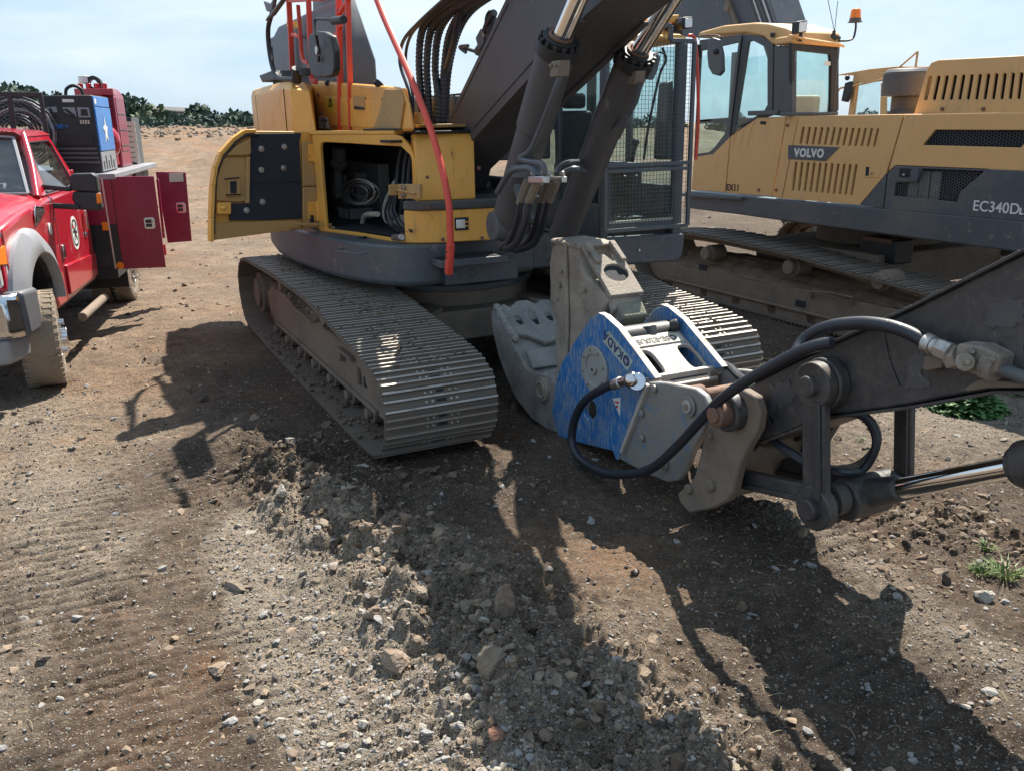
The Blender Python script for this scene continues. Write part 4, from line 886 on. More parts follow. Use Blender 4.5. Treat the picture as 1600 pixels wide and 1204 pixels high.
m = MB(); m.prism([r_(*p, -1.25) for p in ((413, 33), (418, 25), (444, -8), (438, 4), (424, 24))], (0, .05, 0)); m.prism([r_(*p, -1.22) for p in ((411, 2), (422, 6), (428, -5), (424, 20), (416, 18))], (0, .04, 0)); part('mirror', m, M['grey2'], ma, .01, label='black mirror on the bent bracket at the left end of the hood')
m = MB(); m.prism([r_(*p, -1.15) for p in ((404, 118), (425, 110), (430, 126), (409, 129))], (0, .25, 0)); part('work_lamp', m, M['black'], MX, .015)

# --- boom
BY = .24
bs = lambda px, py: Vector(UF.Y(px, py, -BY))
up0, up1 = bs(691, 204), bs(789, 0); dU = (up1 - up0) / (up1.x - up0.x)
lw0, lw1 = bs(744, 213), bs(912, 29); dL = (lw1 - lw0) / (lw1.x - lw0.x)
foot_u = up0 - dU * .55; foot_l = lw0 - dL * 0.75
side = [foot_l, lw0, lw1, Vector((4.2, -BY, 3.32)), Vector((5.2, -BY, 3.42)), Vector((7.4, -BY, 2.9)), Vector((7.8, -BY, 3.05)), Vector((7.7, -BY, 3.3)), Vector((5.4, -BY, 3.85)), Vector((4.2, -BY, 3.74)), Vector((3.3, -BY, 3.50)), Vector((2.6, -BY, 3.36)), up1 + dU * .06, up1, up0, foot_u, Vector((.15, -BY, 1.75)), Vector((.35, -BY, 1.58))]
m = MB(); m.prism(side, (0, 2 * BY, 0)); boom = part('boom', m, M['boom'], MX, .012)
for a_, b_ in ((lw0 + Vector((-.06, -.002, .06)), lw1 + Vector((-.06, -.002, .06))), (up0 + Vector((.06, -.002, -.03)), up1 + Vector((.06, -.002, -.03)))): m = MB(); m.tube([a_.lerp(b_, k / 30) + Vector((0, -.002 * (k % 2), 0)) for k in range(31)], .006, n=6, sm=False); part('weld_bead', m, M['boom'], boom, 0)
m = MB()
for yy in (-BY, BY): m.bar(lw0 + Vector((0, yy + BY, -.012)), lw1 + Vector((0, yy + BY, -.012)), .05, .02)
part('boom_edge', m, M['boom'], boom, .004)
m = MB(); a = bs(796, 80); b = bs(770, 62); m.cyl((.32, -.42, 1.72), (.32, .42, 1.72), .12, n=24); m.box(.0, .75, -.40, -.31, 1.35, 1.85); m.box(.0, .75, .31, .40, 1.35, 1.85); part('boom_foot', m, M['grey'], MX, .02)
# faded streak on the boom side and small lug with hook
m = MB(); q = bs(733, 72); m.tube([q + Vector((0, -.01, 0)), bs(722, 74) + Vector((0, -.02, 0)), bs(728, 82)], .015); m.cyl(bs(736, 82) + Vector((.02, .05, 0)), bs(757, 50) + Vector((.02, .05, 0)), .035, n=8); m.tube([bs(722, 74), bs(738, 84) + Vector((.04, .06, 0))], .015); m.obox(bs(752, 62) + Vector((-.03, .03, 0)), (.05, 0, .03), (0, .03, 0), (-.03, 0, .05)); part('hose_clamp', m, M['boom'], boom, 0)
m = MB(); m.sph(bs(764, 36) + Vector((-.03, .03, 0)), (.06, .05, .10)); m.tube([bs(772, 20), bs(764, 34), bs(758, 50)], .03); part('boom_fitting', m, M['rubber'], boom, 0)
m = MB(); a, b = bs(735, 195), bs(742, 120)
for k in range(7): t = k / 7 + .02; c = a.lerp(b, t); m.obox(c + Vector((0, -.003, 0)), (.012 + .008 * (k % 3), 0, 0), (0, .002, 0), (.004, 0, .035 + .02 * (k % 2)))

# boom cylinders, one each side of the boom
def cylinder(nm, Y, base, head, rod, r, rr):
    c = lambda p: Vector(UF.Y(p[0], p[1], Y)); b, h, t = c(base), c(head), c(rod); d = (h - b).normalized()
    t = h + (t - h).normalized() * ((t - h).length + .25)
    m = MB(); m.cyl(b, h, r, n=32); m.cyl(h - d * .62, h - d * .02, r * 1.09, n=32); m.sph(b, r * 1.1); barrel = part(nm, m, M['boom'], MX, .006)
    m = MB(); m.cyl(h - d * .06, h + d * .02, r * 1.22, n=32); m.cyl(h + d * .02, h + d * .06, r * .98, n=32)
    u = d.orthogonal().normalized(); w = d.cross(u)
    for i in range(14): t_ = i * 2 * math.pi / 14; q = h + (u * math.cos(t_) + w * math.sin(t_)) * r * 1.1; m.cyl(q, q + d * .05, .015, n=8)
    gland = part('cylinder_head', m, M['black'], barrel, .003)
    m = MB(); m.ring(h + d * .06, h + d * .075, rr * 1.35, rr, 24); part('wiper_seal', m, M['rust'], barrel, .002)
    m = MB(); m.cyl(h, t, rr, n=32); part('piston_rod', m, M['chrome'], barrel, 0)
    m = MB(); m.cyl(b - Vector((0, .12, 0)), b + Vector((0, .12, 0)), r * .95, n=24); part('cylinder_eye', m, M['grey'], barrel, .01)
    return barrel, b, h, d
CB1, b1, h1, d1 = cylinder('boom_cylinder', -.37, (790, 352), (872, 72), (903, 0), .118, .062)
CB2, b2_, h2_, d2 = cylinder('boom_cylinder', .35, (872, 385), (992, 92), (1038, 18), .118, .062)
def tb_(pts, r, nm, mt, root, Y, sm=True, corr=0, cstep=.03): m = MB(); m.tube([Vector(UF.Y(*p[:2], p[2] if len(p) > 2 else Y)) for p in pts], r, n=8, sm=sm, corr=corr, cstep=cstep); return part(nm, m, M[mt], root, 0)
tb_([(878, 112, -.58), (868, 140, -.60), (845, 200, -.6), (828, 236, -.6), (812, 248, -.6), (830, 254, -.62), (846, 256, -.64), (851, 268, -.64), (849, 274, -.64)], .020, 'steel_pipe', 'grey', CB1, -.6)
tb_([(778, 300, -.58), (795, 272, -.62), (810, 264, -.64), (826, 263, -.64), (835, 268, -.64), (838, 276, -.64)], .022, 'steel_pipe', 'grey', CB1, -.6)
m = MB(); q = Vector(UF.Y(875, 108, -.58)); m.obox(q, (.05, 0, 0), (0, .04, 0), (.01, 0, .045)); 
for k in (-1, 1): m.cyl(q + Vector((.03 * k, -.04, .02)), q + Vector((.03 * k, -.055, .02)), .014, n=8)
part('port_block', m, M['muddy'], CB1, .006)
m = MB(); q = Vector(UF.Y(994, 122, .32)); m.obox(q, (.05, 0, 0), (0, .04, 0), (.01, 0, .045)); part('port_block', m, M['muddy'], CB2, .006)
tb_([(1000, 130, .32), (990, 165, .32), (960, 205, .32), (925, 240, .32), (918, 252, .30), (890, 254, .1), (876, 260, .05), (868, 272, .0)], .020, 'steel_pipe', 'grey', CB2, .3)
tb_([(915, 268, .25), (898, 264, .1), (885, 268, .05), (876, 274, .0)], .022, 'steel_pipe', 'grey', CB2, .3)
for i, (x0_, x1_, yy) in enumerate(((836, 852, -.64), (862, 880, -.05))):
    m = MB(); a = Vector(UF.Y(x0_ - 6, 281, yy)); b = Vector(UF.Y(x1_ + 2, 281, yy)); m.bar(a, b, .05, .045); m.cyl(a + Vector((.03, 0, .03)), a + Vector((.03, 0, .06)), .02, n=8); m.cyl(b + Vector((-.03, 0, .03)), b + Vector((-.03, 0, .06)), .02, n=8); part('hose_flange', m, M['zinc'], MX, .006)
for i, (x0_, yy, pts) in enumerate(((823, -.6, [(822, 290), (815, 310), (808, 345), (795, 378), (782, 388)]), (838, -.6, [(838, 290), (828, 312), (822, 345), (808, 378), (790, 390)]), (854, -.1, [(854, 290), (846, 312), (838, 350), (822, 380), (800, 390)]), (867, -.1, [(868, 290), (858, 315), (848, 352), (832, 382), (806, 392)]))):
    tb_(pts, .026, 'boom_hose', 'rubber', MX, yy)
    m = MB(); a, b = (Vector(UF.Y(*q, yy)) for q in pts[:2]); d = (b - a).normalized(); m.cyl(a - d * .04, a + d * .10, .032, n=6); m.cyl(a + d * .10, a + d * .16, .029, n=12); part('hose_fitting', m, M['zinc' if i == 4 else 'muddy'], MX, .003)
m = MB(); m.bar(Vector(UF.Y(800, 268, -.50)), Vector(UF.Y(845, 270, -.50)), .03, .09); m.bar(Vector(UF.Y(808, 290, -.5)), Vector(UF.Y(828, 345, -.5)), .06, .05); part('pipe_support', m, M['grey'], MX, .006)
m = MB(); m.box(.35, 1.05, -.33, .42, 1.3, 1.75); part('deck_centre', m, M['black'], MX, .03)
# --- hose bundle looping over the boom foot
HB = [((662, 202), (658, 150), (655, 90), (663, 40), (700, 5), (760, -30)), ((672, 204), (669, 150), (667, 95), (676, 42), (712, 8), (770, -28)), ((684, 204), (684, 150), (680, 100), (688, 45), (722, 4), (780, -26)), ((690, 204), (692, 160), (694, 110), (704, 50), (735, 6), (790, -20)), ((696, 204), (697, 150), (702, 100), (716, 48), (740, 12), (792, -22)), ((708, 204), (680 + 12, 160), (690, 120), (712, 70), (718, 20), (736, -15))]
for k, pts in enumerate(HB[:5]): tb_([(x, y, -.42 + .05 * k) for x, y in pts], .034, 'corrugated_hose', 'rubber', MX, -.3, corr=.09, cstep=.035)
tb_([(676, 204, -.2), (680, 165, -.22), (692, 125, -.25), (708, 70, -.28), (716, 30, -.3), (728, -12, -.3)], .030, 'corrugated_hose', 'rubber', MX, -.3, corr=.09, cstep=.035)
tb_([(640, 205, -.5), (640, 150, -.5), (625, 100, -.5), (630, 65, -.5), (655, 35, -.5), (700, -6, -.5)], .016, 'thin_hose', 'rubber', MX, -.5)
tb_([(644, 205, -.5), (645, 150, -.48), (634, 98, -.48), (640, 60, -.48), (662, 32, -.48), (706, -4, -.48)], .014, 'thin_hose', 'rubber', MX, -.5)
m = MB(); a = Vector(UF.Y(640, 200, -.45)); b = Vector(UF.Y(692, 200, -.45)); m.box(a[0], b[0], -.6, -.2, a[2] - .0, a[2] + .03); m.cyl(((a[0] + b[0]) / 2, -.5, a[2]), ((a[0] + b[0]) / 2, -.5, a[2] + .13), .05, n=10); part('hose_bulkhead', m, M['yellow_in'], MX, .006)

# --- cab
CX = 1.56; 
cq = lambda px, py, X=CX: Vector(UF.X(px, py, X))
cl_, cr_ = cq(949, 300).y, cq(1080, 200).y
y0c, y1c = cl_, cr_ ; zt_c = cq(1058, 62).z; zb_c = cq(1000, 358).z
m = MB(); cb = [(-.25, y0c), (1.42, y0c), (1.48, y1c), (-.25, y1c)]
cabroot = MB(); lowz = cq(951, 418).z
# lower front skirt (dark grey) with rounded corner
sk = [(951, 372), (1069, 365), (1070, 380), (1066, 402), (1058, 409), (1020, 411), (935, 419), (925, 372)]
m.prism([cq(*p, 1.50) for p in sk], (-1.4, 0, 0)); cab = part('cab', m, M['grey'], MX, .02)
m = MB(); m.prism([cq(*p, 1.505) for p in ((962, 376), (1002, 373), (1002, 409), (962, 413))], (.006, 0, 0)); lpn = part('access_panel', m, M['grey'], cab, .004)
m = MB(); q = cq(998, 391, 1.515); m.cyl(q, q + Vector((.012, 0, 0)), .013, n=12); part('panel_lock', m, M['zinc'], lpn, 0)
# cab shell: posts, roof, rear, floor; lower side panel dark
F_ = .0
m = MB()
pz0, pz1 = 1.36, 3.0
sideY = y0c
m.box(-.2, 1.45, y0c + .0, y0c + .05, 1.30, 1.62); part('cab_side_panel', m, M['grey'], cab, .01)
m = MB(); m.box(1.40, 1.47, y0c, y0c + .07, 1.3, pz1); part('cab_pillar', m, M['grey'], cab, .012)
m = MB(); m.box(.60, .68, y0c, y0c + .05, 1.6, pz1); part('cab_pillar', m, M['grey'], cab, .012)
m = MB(); m.box(-.2, -.08, y0c, y0c + .05, 1.3, pz1); part('cab_pillar', m, M['grey'], cab, .012)
m = MB(); m.box(-.2, -.08, y1c - .06, y1c, 1.3, pz1); part('cab_pillar', m, M['grey'], cab, .012)
m = MB(); m.box(1.40, 1.47, y1c - .10, y1c, 1.3, pz1); part('cab_pillar', m, M['grey'], cab, .012)
m = MB(); m.box(.55, .63, y1c - .05, y1c, 1.3, pz1); part('cab_pillar', m, M['grey'], cab, .012)
m = MB(); m.box(-.2, 1.45, y1c - .05, y1c, 1.3, 1.75); part('cab_door', m, M['grey2'], cab, .012)
m = MB(); m.prism([(-.25, y0c + .02, pz1), (1.46, y0c + .02, pz1), (1.50, y0c + .02, pz1 + .05), (1.2, y0c + .02, pz1 + .14), (-.2, y0c + .02, pz1 + .16)], (0, y1c - y0c - .04, 0)); part('cab_roof', m, M['yellow'], cab, .03)
m = MB(); m.box(-.2, 1.4, y0c + .05, y1c - .05, 1.30, 1.36); part('cab_floor', m, M['black'], cab, .01)
m = MB(); m.box(-.20, -.18, y0c + .05, y1c - .05, 1.7, 2.9); part('rear_window', m, M['glass'], cab, 0)
m = MB(); m.box(-.20, -.16, y0c + .05, y1c - .05, 1.3, 1.7); part('cab_rear_wall', m, M['grey'], cab, 0)
m = MB(); m.box(.0, 1.40, y0c + .02, y0c + .026, 1.62, 2.98); part('side_window', m, M['dglass'], cab, 0)
m = MB(); m.box(-.1, 1.40, y1c - .026, y1c - .02, 1.75, 2.98); part('side_window', m, M['glass'], cab, 0)
m = MB(); m.box(1.425, 1.431, y0c + .05, y1c - .08, 2.02, 2.96); part('windshield', m, M['glass'], cab, 0)
gy0, gy1 = cq(949, 265, 1.44).y, cq(1052, 265, 1.44).y
zA, zB = cq(1000, 262, 1.44).z, cq(1000, 345, 1.44).z
m = MB(); m.prism([(1.425, y, z) for y, z in rc(gy0 + .02, gy1, zB, zA, .07)], (.006, 0, 0)); part('lower_front_window', m, M['glass'], cab, 0)
m = MB(); m.prism([(1.43, y, z) for y, z in rc(gy0 - .06, y1c, zB - .08, 1.98, .02, 1)], (.03, 0, 0), [[(1.43, y, z) for y, z in rc(gy0 + .03, gy1 - .01, zB + .01, zA - .01, .07)]]); part('lower_window_surround', m, M['grey'], cab, .004)
m = MB(); m.prism([(1.432, y, z) for y, z in rc(gy0 + .012, gy1 + .008, zB - .008, zB + .012, .009)], (.03, 0, 0)); part('window_seal', m, M['cream'], cab, 0)
# seat, console, wipers, driver controls
m = MB(); m.box(.15, .65, y0c + .25, y0c + .72, 1.62, 1.76); m.prism([(.15, y0c + .27, 1.75), (.28, y0c + .27, 1.75), (.18, y0c + .27, 2.45), (.05, y0c + .27, 2.45)], (0, .42, 0)); m.box(.08, .20, y0c + .35, y0c + .60, 2.47, 2.62); part('seat', m, M['black'], cab, .04, seg=3)
for s in (0, 1): m = MB(); m.box(.35, .95, y0c + .12 + .55 * s, y0c + .24 + .55 * s, 1.6, 1.95); m.cyl((.85, y0c + .18 + .55 * s, 1.95), (.9, y0c + .18 + .55 * s, 2.12), .02); m.sph((.9, y0c + .18 + .55 * s, 2.14), .04); part('console', m, M['black'], cab, .02)
for s in (0, 1): m = MB(); m.tube([(1.1, y0c + .4 + .13 * s, 1.36), (1.12, y0c + .4 + .13 * s, 1.6), (1.2, y0c + .42 + .13 * s, 1.85)], .012); m.box(1.08, 1.3, y0c + .36 + .13 * s, y0c + .46 + .13 * s, 1.45, 1.47); part('travel_pedal', m, M['black'], cab, .0)
m = MB(); m.tube([cq(1006, 250, 1.445), cq(1013, 200, 1.445), cq(1030, 120, 1.445), cq(1040, 95, 1.445), cq(1035, 75, 1.445)], .012); part('wiper', m, M['black'], cab, 0)
m = MB(); m.prism([cq(*p, 1.2) for p in ((1040, 130), (1052, 125), (1062, 210), (1066, 250), (1032, 250), (1034, 200))], (-.12, 0, 0)); part('door_post_trim', m, M['black'], cab, .02)
m = MB(); m.prism([cq(*p, 1.6) for p in ((1019, 90), (1028, 84), (1032, 90), (1028, 110), (1021, 125), (1013, 124), (1012, 115))], (-.04, 0, 0)); m.tube([cq(1020, 86, 1.58), cq(1030, 82, 1.55), cq(1040, 86, 1.5)], .008); part('inside_mirror', m, M['grey2'], cab, .01)
# wire mesh guard
GX = 1.60
cg = lambda px, py: cq(px, py, GX)
m = MB()
def gb(a, b, w=.038): m.bar(cg(*a), cg(*b), w, .03, up=(1, 0, 0))
gb((944, 364), (947, 60)); gb((1075, 357), (1083, 62)); 
a = cg(944, 364); b = cg(1075, 357); zz = (a.z + b.z) / 2 - .0
m = MB(); gy0, gy1 = cg(946, 300).y, cg(1080, 200).y; gzb, gzm, gzt = cg(1010, 357).z, cg(1010, 257).z, cg(1066, 64).z; gzt2 = cg(1046, 40).z; gym = cg(1048, 60).y
def fr(y0_, z0_, y1_, z1_, w=.036): m.bar((GX, y0_, z0_), (GX, y1_, z1_), .03, w, up=(0, 1, 0) if abs(z1_ - z0_) > abs(y1_ - y0_) else (0, 0, 1))
fr(gy0, gzb, gy0, gzt2); fr(gy1, gzb, gy1, gzt); fr(gy0, gzb, gy1, gzb); fr(gy0, gzm, gy1, gzm); fr(gy0, gzm - .05, gy1, gzm - .05, .03); fr(gym, gzt, gy1, gzt); fr(gym, gzt, gym, gzt2); fr(gy0, gzt2, gym, gzt2)
gd = part('mesh_guard', m, M['grey'], cab, .004, label='dark grey framed wire mesh guard over the front windows')
m = MB(); st = .036; n = 0; y = gy0 + st
while y < gy1 - .01:
    top = gzt2 if y < gym else gzt; m.box(GX - .0016, GX + .0016, y - .0016, y + .0016, gzb, top); y += st
z = gzb + st
while z < gzt2 - .01:
    e = gym if z > gzt else gy1; m.box(GX - .0046, GX - .0018, gy0, e, z - .0016, z + .0016); z += st
part('wire_mesh', m, M['grey'], gd, 0, kind='stuff')
# red grab rail on the cab's far side, lamp on the roof
m = MB(); m.tube([cq(1076, 56, 1.45), cq(1083, 57, 1.45), cq(1087, 70, 1.45), cq(1090, 120, 1.45), cq(1091, 190, 1.45), cq(1087, 250, 1.45)], .016); part('red_grab_rail', m, M['red'], cab, 0)
m = MB(); m.prism([cq(*p, 1.5) for p in ((1068, 27), (1082, 26), (1083, 44), (1069, 46), (1063, 36))], (-.10, 0, 0)); wlp = part('work_lamp', m, M['black'], cab, .008)
m = MB(); m.prism([cq(*p, 1.505) for p in ((1070, 29), (1081, 28), (1081, 43), (1070, 44))], (.008, 0, 0)); part('lamp_glass', m, M['lens'], wlp, .003)
m = MB(); m.prism([cq(*p, 1.4) for p in ((1043, 24), (1062, 23), (1059, 36), (1040, 34))], (-.6, 0, 0)); part('cab_roof_corner', m, M['yellow'], cab, .01)
m = MB(); m.prism([cq(*p, 1.35) for p in ((1050, 36), (1064, 36), (1070, 60), (1052, 55))], (-.2, 0, 0)); part('lamp_bracket', m, M['black'], cab, .01)
# --- stick, linkage and bucket cylinder
SY = -.20
s_ = lambda px, py, Y=SY: Vector(UF.Y(px, py, Y))
sp_ = [(1120, 628), (1145, 612), (1178, 598), (1240, 566), (1300, 538), (1378, 504), (1430, 480), (1600, 395), (1700, 345), (1760, 640), (1600, 603), (1560, 607), (1480, 620), (1420, 632), (1330, 645), (1296, 647), (1215, 682), (1190, 690), (1160, 695), (1130, 680)]
m = MB(); m.prism([s_(*p) for p in sp_], (0, .42, 0)); stick = part('stick', m, M['stick'], MX, .012)
top = [s_(*p) for p in sp_[2:9]]
m = MB()
for a, b in zip(top, top[1:]): m.bar(a + Vector((0, .21, .006)), b + Vector((0, .21, .006)), .47, .014, up=(0, 0, 1))
part('stick_top_plate', m, M['stick'], stick, .003)
bot = [s_(*p) for p in ((1190, 690), (1296, 650), (1420, 634), (1560, 609), (1700, 612))]
m = MB()
for a, b in zip(bot, bot[1:]): m.bar(a + Vector((0, .21, -.006)), b + Vector((0, .21, -.006)), .47, .014, up=(0, 0, 1))
part('stick_bottom_plate', m, M['stick'], stick, .003)
m = MB(); m.tube([s_(1378, 506, -.205), s_(1388, 560, -.205), s_(1404, 602, -.205)], .006); part('weld_seam', m, M['stick'], stick, 0)
# scraped patches of old paint are raised flakes of dried mud on the side
PIN = s_(1155, 640, -.30)
def disc(nm, c, r, w, mt, root, bev=.006, hole=0): m = MB(); c = Vector(c); (m.ring if hole else m.cyl)(*((c, c + Vector((0, w, 0)), r, hole, 24) if hole else (c, c + Vector((0, w, 0)), r, None, 28))); return part(nm, m, M[mt], root, bev)
# coupler ears: curved plates either side, from pin down to the ground
ep = [(1136, 614), (1160, 608), (1180, 620), (1187, 645), (1184, 670), (1170, 695), (1158, 718), (1150, 745), (1146, 765), (1136, 782), (1110, 795), (1077, 801), (1062, 785), (1058, 770), (1076, 757), (1086, 740), (1092, 715), (1098, 690), (1104, 665), (1112, 640), (1120, 625)]
for Yk in (-.33, .27):
    m = MB(); pts = [Vector(UF.Y(x, y, -.33)) for x, y in ep]; m.prism([Vector((p.x, Yk, p.z)) for p in pts], (0, .06, 0)); ear = part('linkage_bracket', m, M['stick' if Yk > 0 else 'muddy'], MX, .012, label='mud-caked curved bracket plate of the quick hitch' if Yk < 0 else None)
    if Yk < 0: ear0 = ear
m = MB(); pts = [Vector(UF.Y(x, y, -.33)) for x, y in ((1112, 640), (1098, 690), (1086, 740), (1058, 770), (1062, 790), (1110, 790), (1130, 740), (1140, 690))]; m.prism([Vector((p.x - .03, -.27, p.z)) for p in pts], (0, .54, 0)); part('hitch_body', m, M['muddy'], MX, .02)
disc('pin_collar', Vector((PIN.x, -.40, PIN.z)), .105, .08, 'stick', ear0, .01); disc('pin', Vector((PIN.x, -.47, PIN.z)), .068, .9, 'rust', ear0, .01)
disc('pin_cap', Vector((PIN.x, -.485, PIN.z)), .045, .02, 'rust', ear0, .006)
for px, py, r in ((1112, 757, .035), (1112, 680, .018), (1078, 763, .03)): q = Vector(UF.Y(px, py, -.33)); disc('boss', (q.x, -.355, q.z), r, .03, 'muddy', ear0, .008)
# links
def link(a, b, Y, w, t, mt='stick', nm='link_arm'):
    A_, B_ = Vector(a), Vector(b); A_.y = B_.y = Y; m = MB(); d = (B_ - A_).normalized(); n = Vector((-d.z, 0, d.x))
    m.bar(A_, B_, t, w * 1.25, up=n); l = part(nm, m, M[mt], MX, .010)
    for c, k in ((A_, 1.35), (B_, 1.35)): disc('link_eye', c + Vector((0, -t / 2 - .006, 0)), w * k * .72, t + .012, mt, l, .008)
    m = MB(); m.bar(A_.lerp(B_, .12) + Vector((0, -t / 2 - .008, 0)) + n * w * .33, A_.lerp(B_, .92) + Vector((0, -t / 2 - .008, 0)) + n * w * .33, .016, w * .34, up=n); part('link_rib', m, M[mt], l, .004)
    return l, A_, B_
LY = -.30
l1, A1, B1 = link(s_(1275, 601, LY), s_(1276, 792, LY), LY, .115, .05)
disc('pin', A1 + Vector((0, -.07, 0)), .05, .05, 'stick', l1, .008); disc('pin', B1 + Vector((0, -.075, 0)), .055, .06, 'stick', l1, .008)
disc('link_boss', A1 + Vector((0, .03, 0)), .125, .07, 'stick', l1, .01)
link(A1, B1, .30, .085, .04)
disc('cross_pin', (B1.x, -.30, B1.z), .06, .6, 'stick', MX, .004); disc('cross_pin', (A1.x, -.28, A1.z), .06, .56, 'stick', MX, .004)
E1 = Vector(UF.Y(1120, 742, -.22))
link(B1 + Vector((0, 0, .02)), Vector((E1.x, 0, E1.z)), -.18, .085, .06, 'stick', 'bucket_link'); link(B1 + Vector((0, 0, .02)), Vector((E1.x, 0, E1.z)), .16, .085, .06, 'stick', 'bucket_link')
# lower lug of the rod and rod itself
rA = Vector((B1.x, 0, B1.z)); rB = Vector(UF.Y(1600, 727, 0.0)); dd = (rB - rA).normalized()
m = MB(); m.cyl(rA + Vector((0, -.13, 0)), rA + Vector((0, .13, 0)), .105, n=28); m.cyl(rA, rA + dd * .26, .085, .062, 24); rod_eye = part('rod_eye', m, M['stick'], MX, .01)
m = MB(); m.cyl(rA + dd * .24, rB + dd * .9, .050, n=32); part('piston_rod', m, M['chrome'], rod_eye, 0)
m = MB(); m.cyl(rB + dd * .0, rB + dd * 1.4, .105, n=32); m.cyl(rB - dd * .035, rB, .085, n=32); part('bucket_cylinder', m, M['stick'], MX, .008)
# hydraulic valve block and tube on the stick side
VY = -.30; v_ = lambda px, py, Y=VY: Vector(UF.Y(px, py, Y))
m = MB(); m.prism([v_(*p) for p in ((1494, 537), (1530, 540), (1562, 556), (1556, 582), (1540, 590), (1524, 587), (1490, 574))], (0, .10, 0)); vb = part('shutoff_valve', m, M['cast'], stick, .012)
m = MB(); m.cyl(v_(1483, 560, -.26), v_(1500, 556, -.26), .05, n=6); m.cyl(v_(1540, 568, -.26), v_(1560, 576, -.26), .058, n=14); m.cyl(v_(1508, 566, -.36), v_(1508, 566, -.28), .035, n=16); m.cyl(v_(1512, 566, -.375), v_(1512, 566, -.35), .012, n=8)
for p in ((1519, 549), (1507, 576), (1551, 561)): m.cyl(v_(*p, -.315), v_(*p, -.29), .013, n=8)
part('valve_boss', m, M['cast'], vb, .005)
m = MB(); m.prism([v_(*p, -.25) for p in ((1444, 556), (1478, 556), (1470, 575), (1446, 580), (1440, 576))], (0, .04, 0)); part('hose_bracket', m, M['muddy'], stick, .006)
m = MB(); m.prism([v_(*p, -.22) for p in ((1505, 607), (1530, 592), (1545, 592), (1600, 600), (1600, 606), (1545, 606), (1510, 612))], (0, .03, 0)); part('valve_mount', m, M['muddy'], stick, .006)
m = MB(); m.cyl(v_(1446, 535, -.28), v_(1458, 540, -.28), .042, n=24); m.cyl(v_(1458, 540, -.28), v_(1466, 543, -.28), .036, n=24); m.cyl(v_(1466, 543, -.28), v_(1486, 551, -.28), .042, n=6); part('hose_ferrule', m, M['zinc'], stick, .004)
m = MB(); m.tube([v_(1556, 575, -.26), v_(1580, 582, -.26), v_(1640, 606, -.26)], .026, n=12); part('steel_tube', m, M['grey'], stick, 0)
# flakes of dried mud on the stick side
rnd = random.Random(11)
def flake(nm, poly, Y, root, mt='boom'):
    m = MB(); c = Vector(v_(sum(p[0] for p in poly) / len(poly), sum(p[1] for p in poly) / len(poly), Y)); P_ = smooth([v_(*p, Y) for p in poly + poly[:1]], 7)[:-1]
    P_ = [p + (p - c) * rnd.uniform(-.2, .2) for p in P_]; m.prism(P_, (0, -.0025, 0)); return part(nm, m, M[mt], root, 0)
flake('mud_patch', [(1420, 562), (1440, 548), (1452, 560), (1440, 582), (1455, 600), (1422, 606), (1418, 585)], SY - .001, stick)
flake('mud_patch', [(1205, 600), (1240, 598), (1250, 612), (1232, 630), (1215, 632), (1208, 660), (1198, 660)], SY - .001, stick)
flake('mud_patch', [(1545, 475), (1600, 470), (1600, 500), (1560, 512), (1540, 505)], SY - .001, stick); flake('mud_patch', [(1578, 545), (1600, 540), (1600, 590), (1575, 572)], SY - .001, stick)
# hoses round the linkage
tb_([(1175, 700, -.1), (1195, 683, -.15), (1225, 700, -.2), (1260, 722, -.2), (1300, 736, -.2), (1345, 735, .0), (1368, 700, .05), (1365, 670, .05), (1345, 648, .0), (1310, 645, -.1)], .022, 'linkage_hose', 'rubber', MX, 0)
tb_([(1180, 690, 0), (1200, 695, -.1), (1240, 706, -.15), (1290, 730, -.15), (1340, 725, .1), (1372, 690, .1), (1360, 655, .1), (1330, 645, .1)], .018, 'linkage_hose', 'muddy', MX, 0)
tb_([(1240, 668, .2), (1238, 680, .2), (1246, 684, .2), (1256, 676, .2), (1257, 660, .2)], .02, 'linkage_hose', 'rubber', MX, 0)

# ------------------------------------------------------------------ hydraulic pulverizer lying under the stick
TL = UF.root('pulverizer', 'blue and bare steel pulverizer with two cast jaws lying before the middle excavator', 'demolition tool')
NY = -.30; FY = .26
def tp(px, py, Y=NY): return Vector(UF.Y(px, py, Y))
nearp = [(935, 490), (944, 494), (966, 514), (1024, 592), (1012, 594), (1006, 612), (992, 650), (978, 690), (966, 718), (962, 718), (957, 704), (940, 700), (915, 694), (893, 688), (872, 682), (862, 640), (866, 610), (876, 570), (900, 530), (922, 498)]
hl = [tp(922 + 9.5 * math.cos(t), 640 + 15.5 * math.sin(t)) for t in [i * math.pi / 8 for i in range(16)]]
m = MB(); m.prism([tp(*p) for p in nearp], (0, .045, 0), [hl]); sp1 = part('side_plate', m, M['blue'], TL, .008, label='scuffed blue side plate carrying a grey disc, a round hole and a maker\'s label')
m = MB(); m.prism([tp(*p) + Vector((0, FY - NY, 0)) for p in nearp], (0, -.045, 0)); sp2 = part('side_plate', m, M['blue'], TL, .008)
m = MB()
edge = [tp(*p) for p in nearp[:4]]
for o_ in (0, FY - NY - .045):
    m = MB()
    for a, b in zip(edge, edge[1:]): m.bar(a + Vector((0, .0225 + o_, .003)), b + Vector((0, .0225 + o_, .003)), .047, .006)
    part('bare_plate_edge', m, M['plate2'], TL, .002)
